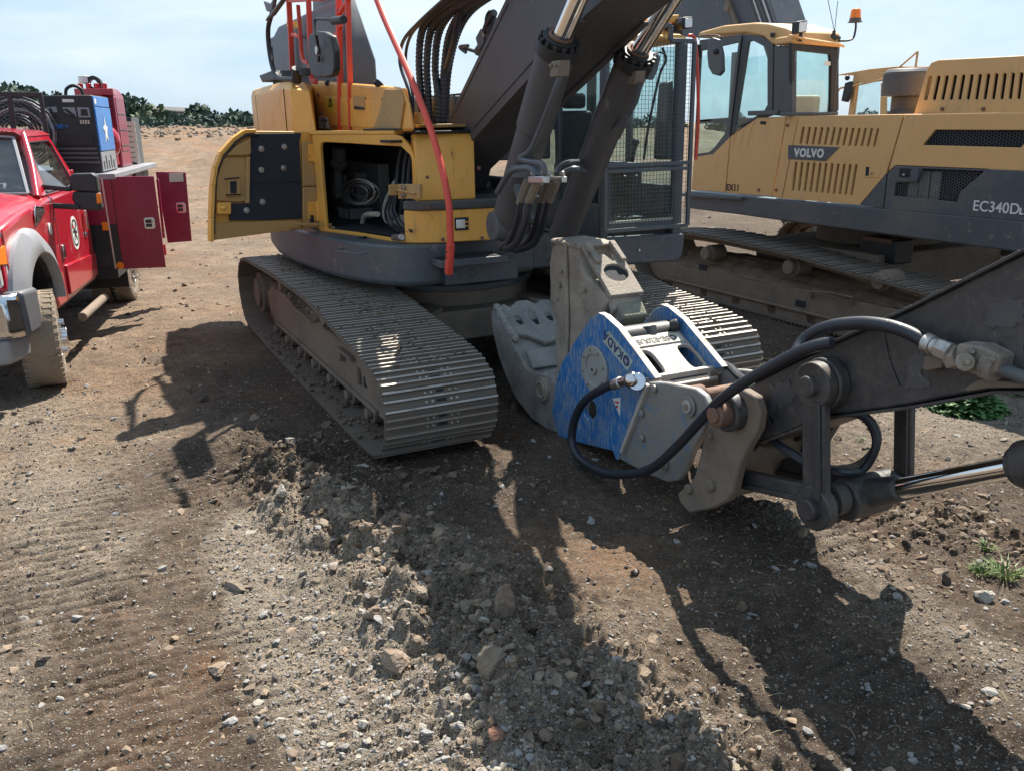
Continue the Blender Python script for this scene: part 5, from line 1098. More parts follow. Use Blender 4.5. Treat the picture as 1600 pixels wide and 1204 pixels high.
# bracket plates (bare steel) behind the blue ones
br = [(1012, 596), (1040, 598), (1086, 607), (1100, 618), (1108, 636), (1106, 655), (1096, 680), (1082, 705), (1070, 735), (1060, 750), (1042, 753), (1010, 740), (966, 716), (978, 690), (992, 650), (1004, 614)]
m = MB(); m.prism([tp(*p, NY - .03) for p in br], (0, .045, 0)); b1_ = part('mounting_plate', m, M['plate'], TL, .010, label='bare steel mounting plate with a round pin cover')
m = MB(); m.prism([tp(*p, NY - .03) + Vector((0, FY - NY + .02, 0)) for p in br], (0, .045, 0)); part('mounting_plate', m, M['plate'], TL, .010)
m = MB(); a, b = tp(1014, 600, NY - .035), tp(974, 706, NY - .035); m.bar(a, b, .03, .05, up=(0, 1, 0)); part('flange_bar', m, M['plate2'], TL, .006)
for px, py in ((1022, 607), (1002, 645), (985, 665), (1003, 684)): q = tp(px, py, NY - .04); disc('flange_bolt', (q.x, q.y - .012, q.z), .024, .02, 'plate', b1_, .006)
for px, py, r in ((1077, 634, .062), (1037, 722, .048)):
    q = tp(px, py, NY - .035); d_ = disc('pin_cover', (q.x, q.y - .012, q.z), r, .012, 'plate', b1_, .004); disc('pin_ring', (q.x, q.y - .026, q.z), r * .62, .014, 'plate2', d_, .003); disc('pin_nut', (q.x, q.y - .036, q.z), r * .32, .012, 'cast', d_, .003)
# disc cover on the blue plate
q = tp(931, 577, NY); d_ = disc('disc_cover', (q.x, q.y - .022, q.z), .165, .022, 'disc', sp1, .006, hole=.105); disc('disc_centre', (q.x, q.y - .012, q.z), .108, .012, 'disc', sp1, .003); disc('disc_hub', (q.x, q.y - .03, q.z), .034, .02, 'disc', d_, .004); disc('disc_hole', (q.x, q.y - .032, q.z), .012, .004, 'void', d_, 0)
for i in range(8): t = i * math.pi / 4 + .3; disc('disc_bolt', (q.x + .135 * math.cos(t), q.y - .028, q.z + .135 * math.sin(t)), .009, .008, 'muddy', d_, 0)
# label OKADA, reads upside down along the sloping edge
lp_ = [(953, 518), (988, 566), (979, 576), (942, 531)]
m = MB(); m.prism([tp(*p, NY - .001) for p in ((951, 517), (989, 564), (981, 580), (942, 533))], (0, -.002, 0)); lb_ = part('maker_label', m, M['label'], sp1, 0)
c0, c1 = tp(983, 568, NY), tp(948, 526, NY); dx = (c1 - c0).normalized(); dyv = Vector((0, 0, -1))
dyv = Vector((0, -1, 0)).cross(dx)      # up direction of the lettering
cm = c0.lerp(c1, .56)
text_part('lettering', 'OKADA', .088, lb_, M['inkb'], (cm.x, NY - .004, cm.z), dx, dyv, .001, bold=.002, space=1.15)
m = MB(); q = c0.lerp(c1, .10); m.ring((q.x, NY - .003, q.z), (q.x, NY - .005, q.z), .036, .029, 20); m.ring((q.x, NY - .003, q.z), (q.x, NY - .005, q.z), .017, .012, 12); part('round_logo', m, M['inkb'], lb_, 0)
m = MB(); m.prism([tp(*p, NY - .001) for p in ((957, 622), (970, 620), (969, 650))], (0, -.0015, 0)); st_ = part('warning_sticker', m, M['decalw'], sp1, 0)
m = MB(); a = tp(964, 628, NY - .003); m.obox(a, (.022, 0, .004), (0, .001, 0), (0, 0, .006)); m.obox(a + Vector((.0, 0, -.03)), (.012, 0, .002), (0, .001, 0), (0, 0, .008)); part('sticker_print', m, M['redink'], st_, 0)
# cross plate between the side plates, with lettering
z_off = Vector((0, 0, -.0))
def xp(px, py, Y): return tp(px, py, Y)
W0 = NY + .045; W1 = FY - .045
def on_top(s, y, drop=0): # point on the sloping top between plates: s 0 (peak) .. 1 (front corner)
    P_ = [tp(*p) for p in ((944, 496), (966, 516), (1024, 592))]; a, b = P_[1], P_[2]; p = a.lerp(b, s); nrm = Vector((-(b - a).z, 0, (b - a).x)).normalized()
    if nrm.z < 0: nrm = -nrm
    return Vector((p.x, y, p.z)) - nrm * drop
nT = (on_top(.5, 0, 0) - on_top(.5, 0, 1)).normalized()
D_ = .075
outl = [on_top(.0, W0, D_), on_top(.0, W1, D_), on_top(1.0, W1, D_ * .4), on_top(1.0, W0, D_ * .4)]
def ov(s0, s1, y0_, y1_): c = on_top((s0 + s1) / 2, (y0_ + y1_) / 2, D_); a = (on_top(s1, 0, D_ ) - on_top(s0, 0, D_)) / 2; return [c + a * (abs(math.cos(t)) ** .6 * (1 if math.cos(t) > 0 else -1)) + Vector((0, (y1_ - y0_) / 2 * abs(math.sin(t)) ** .6 * (1 if math.sin(t) > 0 else -1), 0)) for t in [i * math.pi / 9 for i in range(18)]]
h1_ = ov(.30, .80, W0 + .015, W0 + .14); h2_ = ov(.30, .78, W1 - .13, W1 - .01)
outl = [on_top(.0, W0, D_), on_top(.0, W1, D_), on_top(1.02, W1, D_), on_top(1.02, W0, D_)]
m = MB(); m.prism(outl, -nT * .03, [h1_, h2_]); cpn = part('cross_plate', m, M['plate2'], TL, .006)
m = MB(); m.prism([on_top(.05, W0 + .02, D_ - .001), on_top(.05, W1 - .03, D_ - .001), on_top(.24, W1 - .03, D_ - .001), on_top(.24, W0 + .02, D_ - .001)], nT * .008); np_ = part('raised_name_bar', m, M['cream'], cpn, .003)
xd = Vector((0, -1, 0)); yd = (on_top(1, 0, 0) - on_top(0, 0, 0)).normalized()
text_part('lettering', 'OSE-E20US', .066, np_, M['ink'], tuple(on_top(.145, (W0 + W1) / 2, D_ - .010)), xd, yd, .002, bold=.001, space=1.0)
m = MB(); m.prism([on_top(.90, W0 + .12, D_ - .001), on_top(.90, W1 - .06, D_ - .001), on_top(.93, W1 - .06, D_ - .001), on_top(.93, W0 + .12, D_ - .001)], nT * .002); part('slot', m, M['void'], cpn, 0)
m = MB(); m.prism([on_top(.66, 0.0, D_ - .001), on_top(.66, .07, D_ - .001), on_top(.78, .07, D_ - .001), on_top(.78, 0.0, D_ - .001)], nT * .0015); part('worn_sticker', m, M['cream'], cpn, 0)
for y in (W0 + .03, W1 - .03): q = on_top(.95, y, D_); m = MB(); m.cyl(q, q + nT * .02, .014, n=6); part('bolt', m, M['rust'], cpn, 0)
# end flange and rear cross wall between mounting plates
a = tp(1010, 592, NY); 
m = MB(); m.bar((a.x + .0, NY - .04, a.z - .01), (a.x + .0, FY + .03, a.z - .01), .045, .05); part('end_flange', m, M['plate2'], TL, .006)
m = MB(); m.box(a.x + .01, a.x + .05, NY, FY - .02, a.z - .42, a.z - .03); m.box(a.x + .22, a.x + .26, NY, FY - .02, a.z - .30, a.z - .12); part('inner_wall', m, M['muddy'], TL, .008)
m = MB(); m.cyl((a.x + .30, NY + .02, a.z - .06), (a.x + .30, FY, a.z - .06), .045, n=20); m.cyl((a.x + .30, NY + .10, a.z - .06), (a.x + .30, NY + .20, a.z - .06), .075, n=24); m.cyl((a.x + .36, NY + .12, a.z - .09), (a.x + .43, NY + .12, a.z - .09), .03, n=10); part('hitch_pin', m, M['rust'], TL, .006)
for px in (1100, 1118):
    pass
# dark belly below, filling between the plates
m = MB(); pts = [tp(*p) for p in ((870, 600), (930, 520), (1000, 610), (975, 690), (900, 680), (872, 670))]; m.prism([Vector((p.x, W0, p.z)) for p in pts], (0, W1 - W0, 0))
m2 = MB(); 
for y in (W0, W1): pass
p_ = [tp(*p) for p in ((880, 678), (960, 706))]; m = MB(); m.bar(p_[0] + Vector((0, .28, .02)), p_[1] + Vector((0, .28, .02)), .5, .03); part('belly_plate', m, M['muddy'], TL, .006)
m = MB(); q = on_top(-.12, 0, .16); m.cyl((q.x, W0, q.z), (q.x, W1, q.z), .10, n=24); m.cyl(on_top(-.05, W1 - .07, .05), on_top(.0, W1 - .03, .02), .04, n=14); part('pivot_shaft', m, M['black'], TL, .01)
m = MB(); m.cyl(on_top(-.2, 0, .12), on_top(.5, 0, .28), .09, n=20); part('inner_cylinder', m, M['black'], TL, .01)
# upper jaw (cast, upright)
J0, J1 = -.16, .13
def jp(px, py): return Vector(UF.Y(px, py, J0))
uj = [(862, 384), (868, 379), (895, 377), (904, 384), (905, 400), (910, 424), (924, 440), (950, 468), (944, 480), (938, 492), (944, 500), (940, 530), (900, 560), (872, 600), (866, 560), (866, 500), (858, 470), (857, 410)]
m = MB(); m.prism([jp(*p) for p in uj], (0, J1 - J0, 0)); uJ = part('upper_jaw', m, M['cast'], TL, .03, seg=3, label='upright dusty cast steel jaw with an oval hole', disp=(.012, 3, .10))
# sloping face of the jaw: from top to hinge, with recess, ribs and oval hole
fa, fb2 = jp(904, 386), jp(950, 468); fn = Vector((-(fb2 - fa).z, 0, (fb2 - fa).x)).normalized()
if fn.x < 0: fn = -fn
def jf(s, t, d=0): p = fa.lerp(fb2, s); return Vector((p.x, J0 + (J1 - J0) * t, p.z)) + fn * d
m = MB(); m.prism([jf(.02, .03), jf(.02, .97), jf(1.0, .97), jf(1.0, .03)], fn * .035, [[jf(.60 + .16 * math.sin(u_), .53 + .32 * math.cos(u_)) for u_ in [k * math.pi / 12 for k in range(24)]], [jf(.06, .20), jf(.06, .80), jf(.22, .80), jf(.38, .66), jf(.38, .62), jf(.24, .48), jf(.24, .30), jf(.20, .24)]]); part('jaw_face', m, M['cast'], uJ, .006)
m = MB(); m.prism([jf(.60 + .16 * math.sin(u_), .53 + .32 * math.cos(u_), .012) for u_ in [k * math.pi / 12 for k in range(24)]], fn * .003); part('oval_hole', m, M['void'], uJ, 0)
for t0_ in (.06, .76): m = MB(); m.prism([jf(.04, t0_, .035), jf(.04, t0_ + .16, .035), jf(.42, t0_ + .20, .035), jf(.42, t0_ + .04, .035)], fn * .03); part('wear_pad', m, M['cast'], uJ, .008)
m = MB(); m.prism([jf(.80, .08, .03), jf(.80, .92, .03), jf(1.06, .92, .0), jf(1.12, .92, -.05), jf(1.12, .08, -.05), jf(1.06, .08, .0)], -fn * .05); part('jaw_lip', m, M['cast'], uJ, .012)
m = MB(); m.prism([jf(1.06, .22, -.01), jf(1.06, .92, -.01), jf(1.30, .92, -.03), jf(1.30, .22, -.03)], -fn * .12); part('replaceable_tooth', m, mat('pale_cast', (.25, .24, .17), .8, dirt=.5, dcol=(.12, .11, .08), bump=.8), uJ, .015)
m = MB(); m.box(jp(864, 384).x - .03, jp(904, 384).x + .02, J0 - .01, J1 + .02, jp(880, 379).z - .03, jp(880, 379).z + .012); part('jaw_top_plate', m, M['cast'], uJ, .02)
for px, py, r in ((876, 446, .02), (915, 454, .016), (873, 468, .01), (879, 424, .012)): q = jp(px, py); disc('boss', (q.x, J0 - .03, q.z), r, .025, 'cast', uJ, .005)
m = MB(); m.tube([jp(886, 378) + Vector((0, -.012, 0)), jp(888, 430) + Vector((0, -.014, 0)), jp(890, 500) + Vector((0, -.014, 0)), jp(888, 560) + Vector((0, -.014, 0))], .012); part('cast_rib', m, M['cast'], uJ, 0, disp=(.004, 1, .02))
# lower jaw, lying to the left
L0, L1 = -.26, .30
def lp2(px, py): return Vector(UF.Y(px, py, L0))
lj = [(766, 486), (774, 482), (782, 494), (794, 520), (806, 545), (822, 575), (836, 590), (848, 582), (862, 586), (872, 610), (872, 680), (850, 670), (830, 655), (806, 625), (790, 590), (776, 550), (768, 515)]
m = MB(); m.prism([lp2(*p) for p in lj], (0, L1 - L0, 0)); lJ = part('lower_jaw', m, M['cast2'], TL, .025, seg=3, label='grey cast lower jaw with toothed edge and three slots, lying left of the blue plate', disp=(.012, 3, .10))
ga, gb_ = lp2(776, 490), lp2(828, 578); gn = Vector(((gb_ - ga).z, 0, -(gb_ - ga).x)).normalized()
if gn.z < 0: gn = -gn
def lf(s, t, d=0): p = ga.lerp(gb_, s); return Vector((p.x, L0 + (L1 - L0) * t, p.z)) + gn * d
m = MB(); m.prism([lf(-.04, .02, .0), lf(-.10, .15), lf(-.02, .22), lf(-.12, .38), lf(-.12, .56), lf(-.03, .66), lf(-.10, .80), lf(-.08, .92), lf(.02, .99), lf(.55, 1.0), lf(.62, .7), lf(.66, .45), lf(.50, .25), lf(.45, .02)], gn * .045, [[lf(.22 + .085 * math.sin(u_), tc_ + .055 * math.cos(u_)) for u_ in [k * math.pi / 8 for k in range(16)]] for tc_ in (.24, .76)] + [[lf(.20 + .14 * math.sin(u_), .50 + .06 * math.cos(u_)) for u_ in [k * math.pi / 8 for k in range(16)]]]); part('toothed_plate', m, M['cast2'], lJ, .012, seg=2)
for tc_, a_ in ((.24, .085), (.50, .14), (.76, .085)):
    m = MB(); m.prism([lf((.22 if a_ < .1 else .20) + a_ * math.sin(u_), tc_ + .055 * math.cos(u_), .018) for u_ in [k * math.pi / 8 for k in range(16)]], gn * .003); part('slot', m, M['void'], lJ, 0)
for k in range(9): s_k = -.04 + .07 * k; m = MB(); m.sph(lf(s_k, .015 + .01 * (k % 2), .04), (.045, .034, .036), 10, 6, .15, k); part('tooth', m, M['cast2'], lJ, 0); m = MB(); m.sph(lf(s_k, .98 - .01 * (k % 2), .04), (.045, .034, .036), 10, 6, .15, k + 20); part('tooth', m, M['cast2'], lJ, 0)
m = MB(); m.prism([lf(.70, .10, .0), lf(.70, .9, .0), lf(1.0, .95, .0), lf(1.0, .05, .0)], gn * .02); part('jaw_root', m, M['cast2'], lJ, .01)
q = lp2(850, 608); m = MB(); m.cyl((q.x, L0 - .03, q.z), (q.x, L0 + .02, q.z), .095, n=28); m.ring((q.x, L0 - .04, q.z), (q.x, L0, q.z), .07, .05, 24); part('jaw_pivot', m, M['cast'], lJ, .01)
# bare mud-worn lower area of the blue plate
flk = [(866, 612), (880, 560), (890, 600), (884, 650), (900, 690), (872, 680)]
# swivel elbow and big hose
m = MB(); a, b = tp(982, 594, NY - .06), tp(1004, 595, NY - .02); m.cyl(tp(995, 596, NY - .10), tp(1000, 596, NY + .0), .055, n=24); m.sph(tp(988, 594, NY - .10), .055, 16, 10); m.cyl(tp(984, 594, NY - .12), tp(966, 598, NY - .13), .030, n=16); part('swivel_elbow', m, M['chromed'], TL, .003)
m = MB(); m.cyl(tp(970, 597, NY - .128), tp(960, 601, NY - .13), .036, n=16); part('hose_collar', m, M['zinc'], TL, .003)
H_ = [(962, 600, -.43), (940, 608, -.44), (914, 626, -.45), (898, 655, -.46), (894, 690, -.47), (908, 718, -.48), (945, 738, -.48), (985, 740, -.47), (1020, 730, -.46), (1055, 700, -.45), (1090, 662, -.44), (1125, 625, -.46), (1165, 596, -.45), (1210, 570, -.42), (1260, 545, -.40), (1300, 535, -.36)]
H2 = [(1243, 552, -.40), (1258, 530, -.34), (1290, 512, -.32), (1340, 505, -.31), (1385, 509, -.30), (1420, 520, -.29), (1447, 535, -.28)]
m = MB(); m.tube([tp(*p) for p in H_], .029, n=12); hs = part('hydraulic_hose', m, M['rubber'], TL, 0, label='thick black hose looping from the swivel elbow back up to the stick')
m = MB(); m.tube([tp(*p) for p in [(1240, 556, -.40)] + H2], .030, n=12); part('hydraulic_hose', m, M['rubber'], TL, 0)
m = MB(); m.tube([tp(1100, 572, .28), tp(1118, 566, .30), tp(1140, 574, .28), tp(1155, 588, .2), tp(1170, 596, .1)], .026, n=10); part('hydraulic_hose', m, M['rubber'], TL, 0)

# ------------------------------------------------------------------ second excavator (EX11)
EF = Frame((4.68, 11.18), 334)
EX = EF.root('excavator', 'faded yellow excavator marked EX11 behind the first one, orange beacon on its cab', 'excavator', 'crawler excavators parked side by side')
SYE = 1.5
e_ = lambda px, py, Y=SYE: Vector(EF.Y(px, py, Y))
PROF2 = [(-2.6, .05), (-1.0, .02), (1.0, .02), (2.3, .02), (2.75, .10), (2.95, .35), (2.90, .60), (2.6, .80), (1.8, .88), (.8, .875), (-.2, .83), (-1.1, .755), (-2.1, .68), (-2.5, .62), (-2.85, .45), (-2.85, .25)]
E2SH = shoe_mesh(.2, .7)
build_track(EX, 1.02, 1.72, PROF2, 'dark shaded crawler track of the second machine', 1, shoe=E2SH); build_track(EX, -1.72, -1.02, PROF2, None, -1, shoe=E2SH)
f = MB(); yo = 1.58
f.prism([(-2.3, yo, .10), (2.3, yo, .10), (2.3, yo, .36), (2.0, yo, .42), (-2.0, yo, .42), (-2.3, yo, .36)], (0, -.35, 0)); tf = part('track_frame', f, M['muddy'], EX, .02, disp=(.015, 3, .1))
f = MB(); f.prism([(-2.0, yo, .42), (2.1, yo, .40), (2.0, yo - .25, .62), (-2.0, yo - .25, .62)], (0, -.1, 0)); part('mud_ledge', f, M['mudd'], tf, 0, disp=(.10, 4, .07), kind='stuff')
m = MB(); m.box(-2.3, 2.3, yo, yo + .06, .15, .18); m.box(-2.1, 2.1, yo - .02, yo + .03, .04, .15); part('frame_flange', m, M['muddy'], tf, .01)
for px, py in ((1100, 397), (1230, 418), (1370, 440)):
    q = e_(px, py, yo + .10); m = MB(); m.cyl((q.x, yo + .10, q.z), (q.x, yo - .1, q.z), .085, n=20); m.cyl((q.x, yo + .02, q.z), (q.x, yo - .2, q.z), .11, n=20); part('carrier_roller', m, M['muddy'], tf, .008)
for px, py in ((1251, 475), (1098, 418)): q = e_(px, py, yo + .0); m = MB(); m.obox((q.x, yo + .001, q.z), (.085, 0, 0), (0, .004, 0), (0, 0, .04)); part('frame_hole', m, M['void'], tf, .01)
m = MB(); m.tube([e_(1268, 467, yo), e_(1269, 455, yo + .05), e_(1300, 458, yo + .06), e_(1333, 465, yo + .05), e_(1334, 476, yo)], .013, n=8, sm=False); part('grab_bar', m, M['muddy'], tf, 0)
for k in range(6): x = -1.9 + .66 * k; m = MB(); m.cyl((x, yo + .03, .10), (x, yo - .3, .10), .085, n=16); part('track_roller', m, M['muddy'], tf, .01)
m = MB(); m.cyl((2.45, yo - .05, .45), (2.45, 1.2, .45), .36, n=28); part('idler', m, M['muddy'], tf, .01); m = MB(); m.cyl((-2.4, yo - .05, .36), (-2.4, 1.2, .36), .28, n=28); part('sprocket', m, M['muddy'], tf, .01)
m = MB(); m.box(-1.0, 1.0, -1.0, 1.1, .45, .85); m.cyl((0, 0, .85), (0, 0, 1.15), .75, n=36); part('carbody', m, M['muddy'], EX, .02)
chs = [(1070, 299), (1081, 300), (1380, 326), (1600, 346), (1597, 395), (1500, 382), (1380, 366), (1250, 349), (1150, 335), (1070, 325)]
m = MB(); m.prism([e_(*p) for p in chs], (0, -2.9, 0)); ch2 = part('revolving_frame', m, M['grey'], EX, .015)
m = MB(); m.prism([e_(*p, SYE + .06) for p in ((1062, 302), (1158, 308), (1158, 313), (1062, 307))], (0, -.3, 0)); part('cab_step', m, M['grey'], ch2, .006)
def pan(name, poly, mt='peach', holes=(), th=.035, Y=SYE, bev=.006, parent=None, label=None):
    m = MB(); m.prism([e_(*p, Y) for p in poly], (0, -th, 0), [[e_(*p, Y) for p in h] for h in holes]); return part(name, m, M[mt], parent or EX, bev, label=label)
def slot(xt, yt, xb, yb, w=5.0):   # capsule slot, slanted
    out = []
    for i in range(7): t = math.pi * i / 6; out.append((xb + w / 2 * math.cos(t), yb + w / 2 * math.sin(t)))
    for i in range(7): t = math.pi + math.pi * i / 6; out.append((xt + w / 2 * math.cos(t), yt + w / 2 * math.sin(t)))
    return out
pan('lower_front_panel', [(1084, 246), (1114, 241), (1140.5, 214), (1132.5, 301), (1080, 297)])
dpn = pan('storage_door', [(1142, 213), (1184, 184.5), (1228, 182), (1206.5, 307), (1134, 302)])
pan('narrow_panel', [(1229.5, 182), (1247, 181.5), (1221, 310.5), (1208, 308)])
vs_ = []
zx = lambda x: 1050 + x / 2.909; zy = lambda y: y / 2.909
for i in range(13): vs_.append(slot(zx(597 + 28.2 * i), zy(582 + .6 * i), zx(584 + 27.8 * i), zy(651 + 1 * i), 4.2))
for i in range(11): vs_.append(slot(zx(564 + 27.3 * i), zy(741 + 1.2 * i), zx(549 + 26.6 * i), zy(862 + 2.2 * i), 4.2))
vd = pan('vented_door', [(1248.5, 181.5), (1411.5, 179.5), (1393.5, 240.5), (1236.5, 240.5)], holes=vs_[:13], bev=0, label='yellow engine door with two rows of slanted cooling slots')
m = MB(); m.prism([e_(*p) for p in ((1236.5, 240.5), (1393.5, 240.5), (1384.5, 271), (1343, 320), (1222.5, 310.5))], (0, -.035, 0), [[e_(*p) for p in h] for h in vs_[13:]]); part('vented_door_lower', m, M['peach'], vd, 0)
pan('slot_backing', [(1240, 190), (1385, 190), (1350, 312), (1226, 308)], 'void', Y=SYE - .10, th=.01, bev=0)
ug = [(1441, 227), (1461, 203), (1640, 204), (1594, 231)]
rp = pan('rear_panel', [(1413.5, 179.5), (1640, 179), (1640, 268), (1400, 258.5), (1388, 268)], holes=[ug])
pan('grille_backing', [(1430, 195), (1650, 195), (1650, 235), (1430, 235)], 'void', Y=SYE - .09, th=.01, bev=0)
lg = [(1396, 306), (1399, 286), (1432, 285), (1440, 264), (1537, 268), (1500, 300), (1494, 316)]
lo2 = pan('lower_rear_panel', [(1400, 259.5), (1640, 269), (1640, 350), (1381, 327), (1387, 271)], 'grey', holes=[lg])
pan('grey_corner', [(1384.5, 272), (1379.5, 326.5), (1344, 320.5)], 'grey')
pan('grille_backing', [(1388, 258), (1545, 262), (1510, 325), (1388, 315)], 'void', Y=SYE - .10, th=.01, bev=0)
for i in range(3): pan('radiator_core', [(1422 + 17 * i, 268), (1437 + 17 * i, 268.5), (1432 + 17 * i, 314), (1417 + 17 * i, 312)], 'disc', Y=SYE - .06, th=.01, bev=.002)
def hexwire(name, poly, Y, cw, ch, parent, mt='grey2'):
    P_ = [e_(*p, Y) for p in poly]; xs_ = [p.x for p in P_]; zs_ = [p.z for p in P_]; m = MB()
    def inside(x, z):
        c = False
        for (a, b) in zip(P_, P_[1:] + P_[:1]):
            if (a.z > z) != (b.z > z) and x < (b.x - a.x) * (z - a.z) / (b.z - a.z) + a.x: c = not c
        return c
    for j in range(int((max(zs_) - min(zs_)) / (ch / 2)) + 2):
        for i in range(int((max(xs_) - min(xs_)) / cw) + 2):
            cx = min(xs_) + (i + .5 * (j % 2)) * cw; cz = min(zs_) + j * ch / 2
            a = [(cx - cw * .33, cz), (cx - cw * .17, cz + ch / 2), (cx + cw * .17, cz + ch / 2), (cx + cw * .33, cz), (cx + cw * .17, cz - ch / 2), (cx - cw * .17, cz - ch / 2)]
            for p, q in ((a[0], a[1]), (a[1], a[2]), (a[2], a[3])):
                if inside(*p) and inside(*q): m.bar((p[0], Y, p[1]), (q[0], Y, q[1]), .004, .006, up=(0, 1, 0))
    return part(name, m, M[mt], parent, 0, kind='stuff')
hexwire('hexagon_mesh', ug, SYE - .02, .062, .030, rp, 'grey'); hexwire('hexagon_mesh', lg, SYE - .02, .056, .030, lo2, 'grey')
pan('lock_plate', [(1396, 259), (1436, 262), (1432, 285), (1399, 284)], 'grey', Y=SYE + .012, th=.012, parent=lo2); pan('latch_recess', [(1406, 263), (1423, 264), (1421, 278), (1404, 277)], 'void', Y=SYE + .015, th=.004, parent=lo2, bev=.002)
pan('latch_recess', [(1350, 258.5), (1377, 260), (1373, 278.5), (1348, 277)], 'peach', Y=SYE + .006, th=.006, parent=vd, bev=.003); pan('latch_pocket', [(1353, 261), (1358, 261), (1357, 275), (1352, 275)], 'void', Y=SYE + .008, th=.002, parent=vd, bev=0)
for px, py, pr in ((1362, 271, vd), (1414, 273, lo2)): q = e_(px, py, SYE + .01); m = MB(); m.cyl(q, q + Vector((0, .02, 0)), .014, n=12); part('latch_button', m, M['zinc'], pr, 0)
for px, py in ((1231, 196), (1213, 297), (1186, 297)): q = e_(px, py); m = MB(); m.cyl(q, q + Vector((0, .015, 0)), .018, n=10); part('bolt', m, M['rust'], EX, .003)
pan('vent', [(1188, 189.5), (1197, 190), (1196.5, 195), (1187.5, 194.5)], 'void', Y=SYE + .003, th=.003, parent=dpn, bev=0)
for i, xx in enumerate((1148, 1160, 1172)): m = MB(); m.tube([e_(xx - 4, 233 - 2 * i, SYE), e_(xx + 2, 208 - 4 * i, SYE), e_(xx + 9, 200 - 5 * i, SYE)], .006, n=6); part('pressed_rib', m, M['peach'], dpn, 0)
# name plate VOLVO, number EX11, model EC340DL
npl = pan('name_plate', [(1231.5, 227), (1311.5, 230.5), (1290, 252), (1231, 249)], 'grey', Y=SYE + .006, th=.006, bev=.002)
def etext(body, px, py, size, mt, name='lettering', parent=EX, Y=SYE, bold=.004, sp=1.0, shear=0):
    q = e_(px, py, Y); return text_part(name, body, size, parent, M[mt], (q.x, Y + .002, q.z), (-1, 0, 0), (0, 0, 1), .002, bold=bold, space=sp, shear=shear)
etext('VOLVO', 1264, 240, .125, 'decalw', parent=npl, Y=SYE + .006, bold=.006, sp=1.15)
etext('EX11', 1145, 294, .115, 'ink', bold=.003)
etext('EC340D', 1556, 325, .135, 'decalw', parent=lo2, bold=.001, sp=1.02); etext('L', 1596, 331, .075, 'decalw', parent=lo2, bold=.004)
# upper hood with slots
HYE = 1.30; hs_ = []
for i in range(12): hs_.append(slot(zx(1173 + 37.6 * i), zy(354 - 1.4 * i), zx(1152 + 38.3 * i), zy(449 - .4 * i), 5.6))
m = MB(); hpoly = [(1428, 178), (1449, 107), (1455, 98), (1466, 94), (1640, 85), (1640, 178)]
m.prism([e_(*p, HYE) for p in hpoly], (0, -.03, 0), [[e_(*p, HYE) for p in h] for h in hs_]); uh = part('engine_hood', m, M['peach'], EX, .01)
m = MB(); m.prism([e_(*p, HYE - .03) for p in [(1429, 178), (1450, 107), (1456, 99), (1466, 95), (1640, 86), (1640, 92), (1466, 101), (1460, 106), (1440, 178)]], (0, -2.0, 0)); part('hood_top', m, M['peach'], uh, .01)
m = MB(); m.prism([e_(*p, HYE - .10) for p in ((1438, 175), (1458, 104), (1640, 92), (1640, 175))], (0, -.01, 0)); part('slot_backing', m, M['void'], uh, 0)
m = MB(); a = e_(1248, 181); b = e_(1640, 179); m.box(b.x, a.x, -1.4, SYE - .02, a.z - .04, a.z - .005); part('deck_top', m, M['peach'], EX, .01)
for px in (1473, 1537): q = e_(px, 170.5, HYE); m = MB(); m.cyl(q, q + Vector((0, .02, 0)), .018, n=12); part('bolt', m, M['rust'], uh, .003)
# air cleaner stack
m = MB(); c = e_(1412, 178, .9); ztop = e_(1412, 113, .9).z; zmid = e_(1412, 151, .9).z; r1 = (e_(1380, 150, .9) - e_(1443, 150, .9)).length / 2 * .95
m.cyl((c.x, .9, zmid), (c.x, .9, ztop - .01), r1, r1 * .97, 32); m.cyl((c.x, .9, ztop - .01), (c.x, .9, ztop + .03), r1 * .97, r1 * .8, 32); stk = part('precleaner', m, M['boom'], EX, .008)
m = MB(); m.cyl((c.x - .02, .9, c.z - .3), (c.x - .02, .9, zmid), r1 * .62, n=24); m.cyl((c.x - .02, .9, c.z - .02), (c.x - .02, .9, c.z + .03), r1 * .75, n=24); part('precleaner_neck', m, M['boom'], stk, .006)
# cab of EX11
cabE = [(1084, 246), (1114, 241), (1141, 213), (1163, 192), (1206, 180), (1208, 73), (1205, 66), (1186, 56), (1160, 54), (1093, 63)]
w1 = [(1093, 80), (1154, 66), (1138, 184), (1087, 188)]; w1b = [(1087, 194), (1137, 190), (1132, 210), (1116, 231), (1108, 238), (1085, 241)]; w2 = [(1168, 66), (1175, 63), (1196, 74), (1199, 84), (1199, 164), (1193, 175), (1150, 200), (1148, 196)]
m = MB(); m.prism([e_(*p, SYE - .02) for p in cabE], (0, -.05, 0), [[e_(*p, SYE - .02) for p in h] for h in (w1, w1b, w2)]); cabx = part('cab', m, M['grey2'], EX, .008)
for nm, w_ in (('door_window', w1), ('door_window', w1b), ('side_window', w2)): m = MB(); m.prism([e_(*p, SYE - .04) for p in w_], (0, -.006, 0)); part(nm, m, M['glass'], cabx, 0)
m = MB(); m.bar(e_(1160, 56, SYE), e_(1141, 212, SYE), .012, .018, up=(0, 1, 0)); part('door_gap', m, M['void'], cabx, 0)
xr = e_(1237, 120).x; x207 = e_(1208, 120).x
m = MB(); m.prism([e_(*p, SYE) for p in ((1209, 72), (1237, 72), (1236, 180), (1208, 181))], (0, -.09, 0)); part('cab_rear_pillar', m, M['grey2'], cabx, .02, seg=3)
xq = lambda px, py, X=None: Vector(EF.X(px, py, xr if X is None else X))
yl, yr_ = SYE, xq(1309, 120).y; zt1, zb1 = xq(1260, 68).z, xq(1260, 178).z
gl = [xq(*p) for p in ((1243, 79), (1297, 85), (1299, 100), (1298, 176), (1241, 176))]
fo = [xq(*p) for p in ((1237, 66), (1305, 74), (1311, 84), (1311, 172), (1306, 178), (1236, 178))]
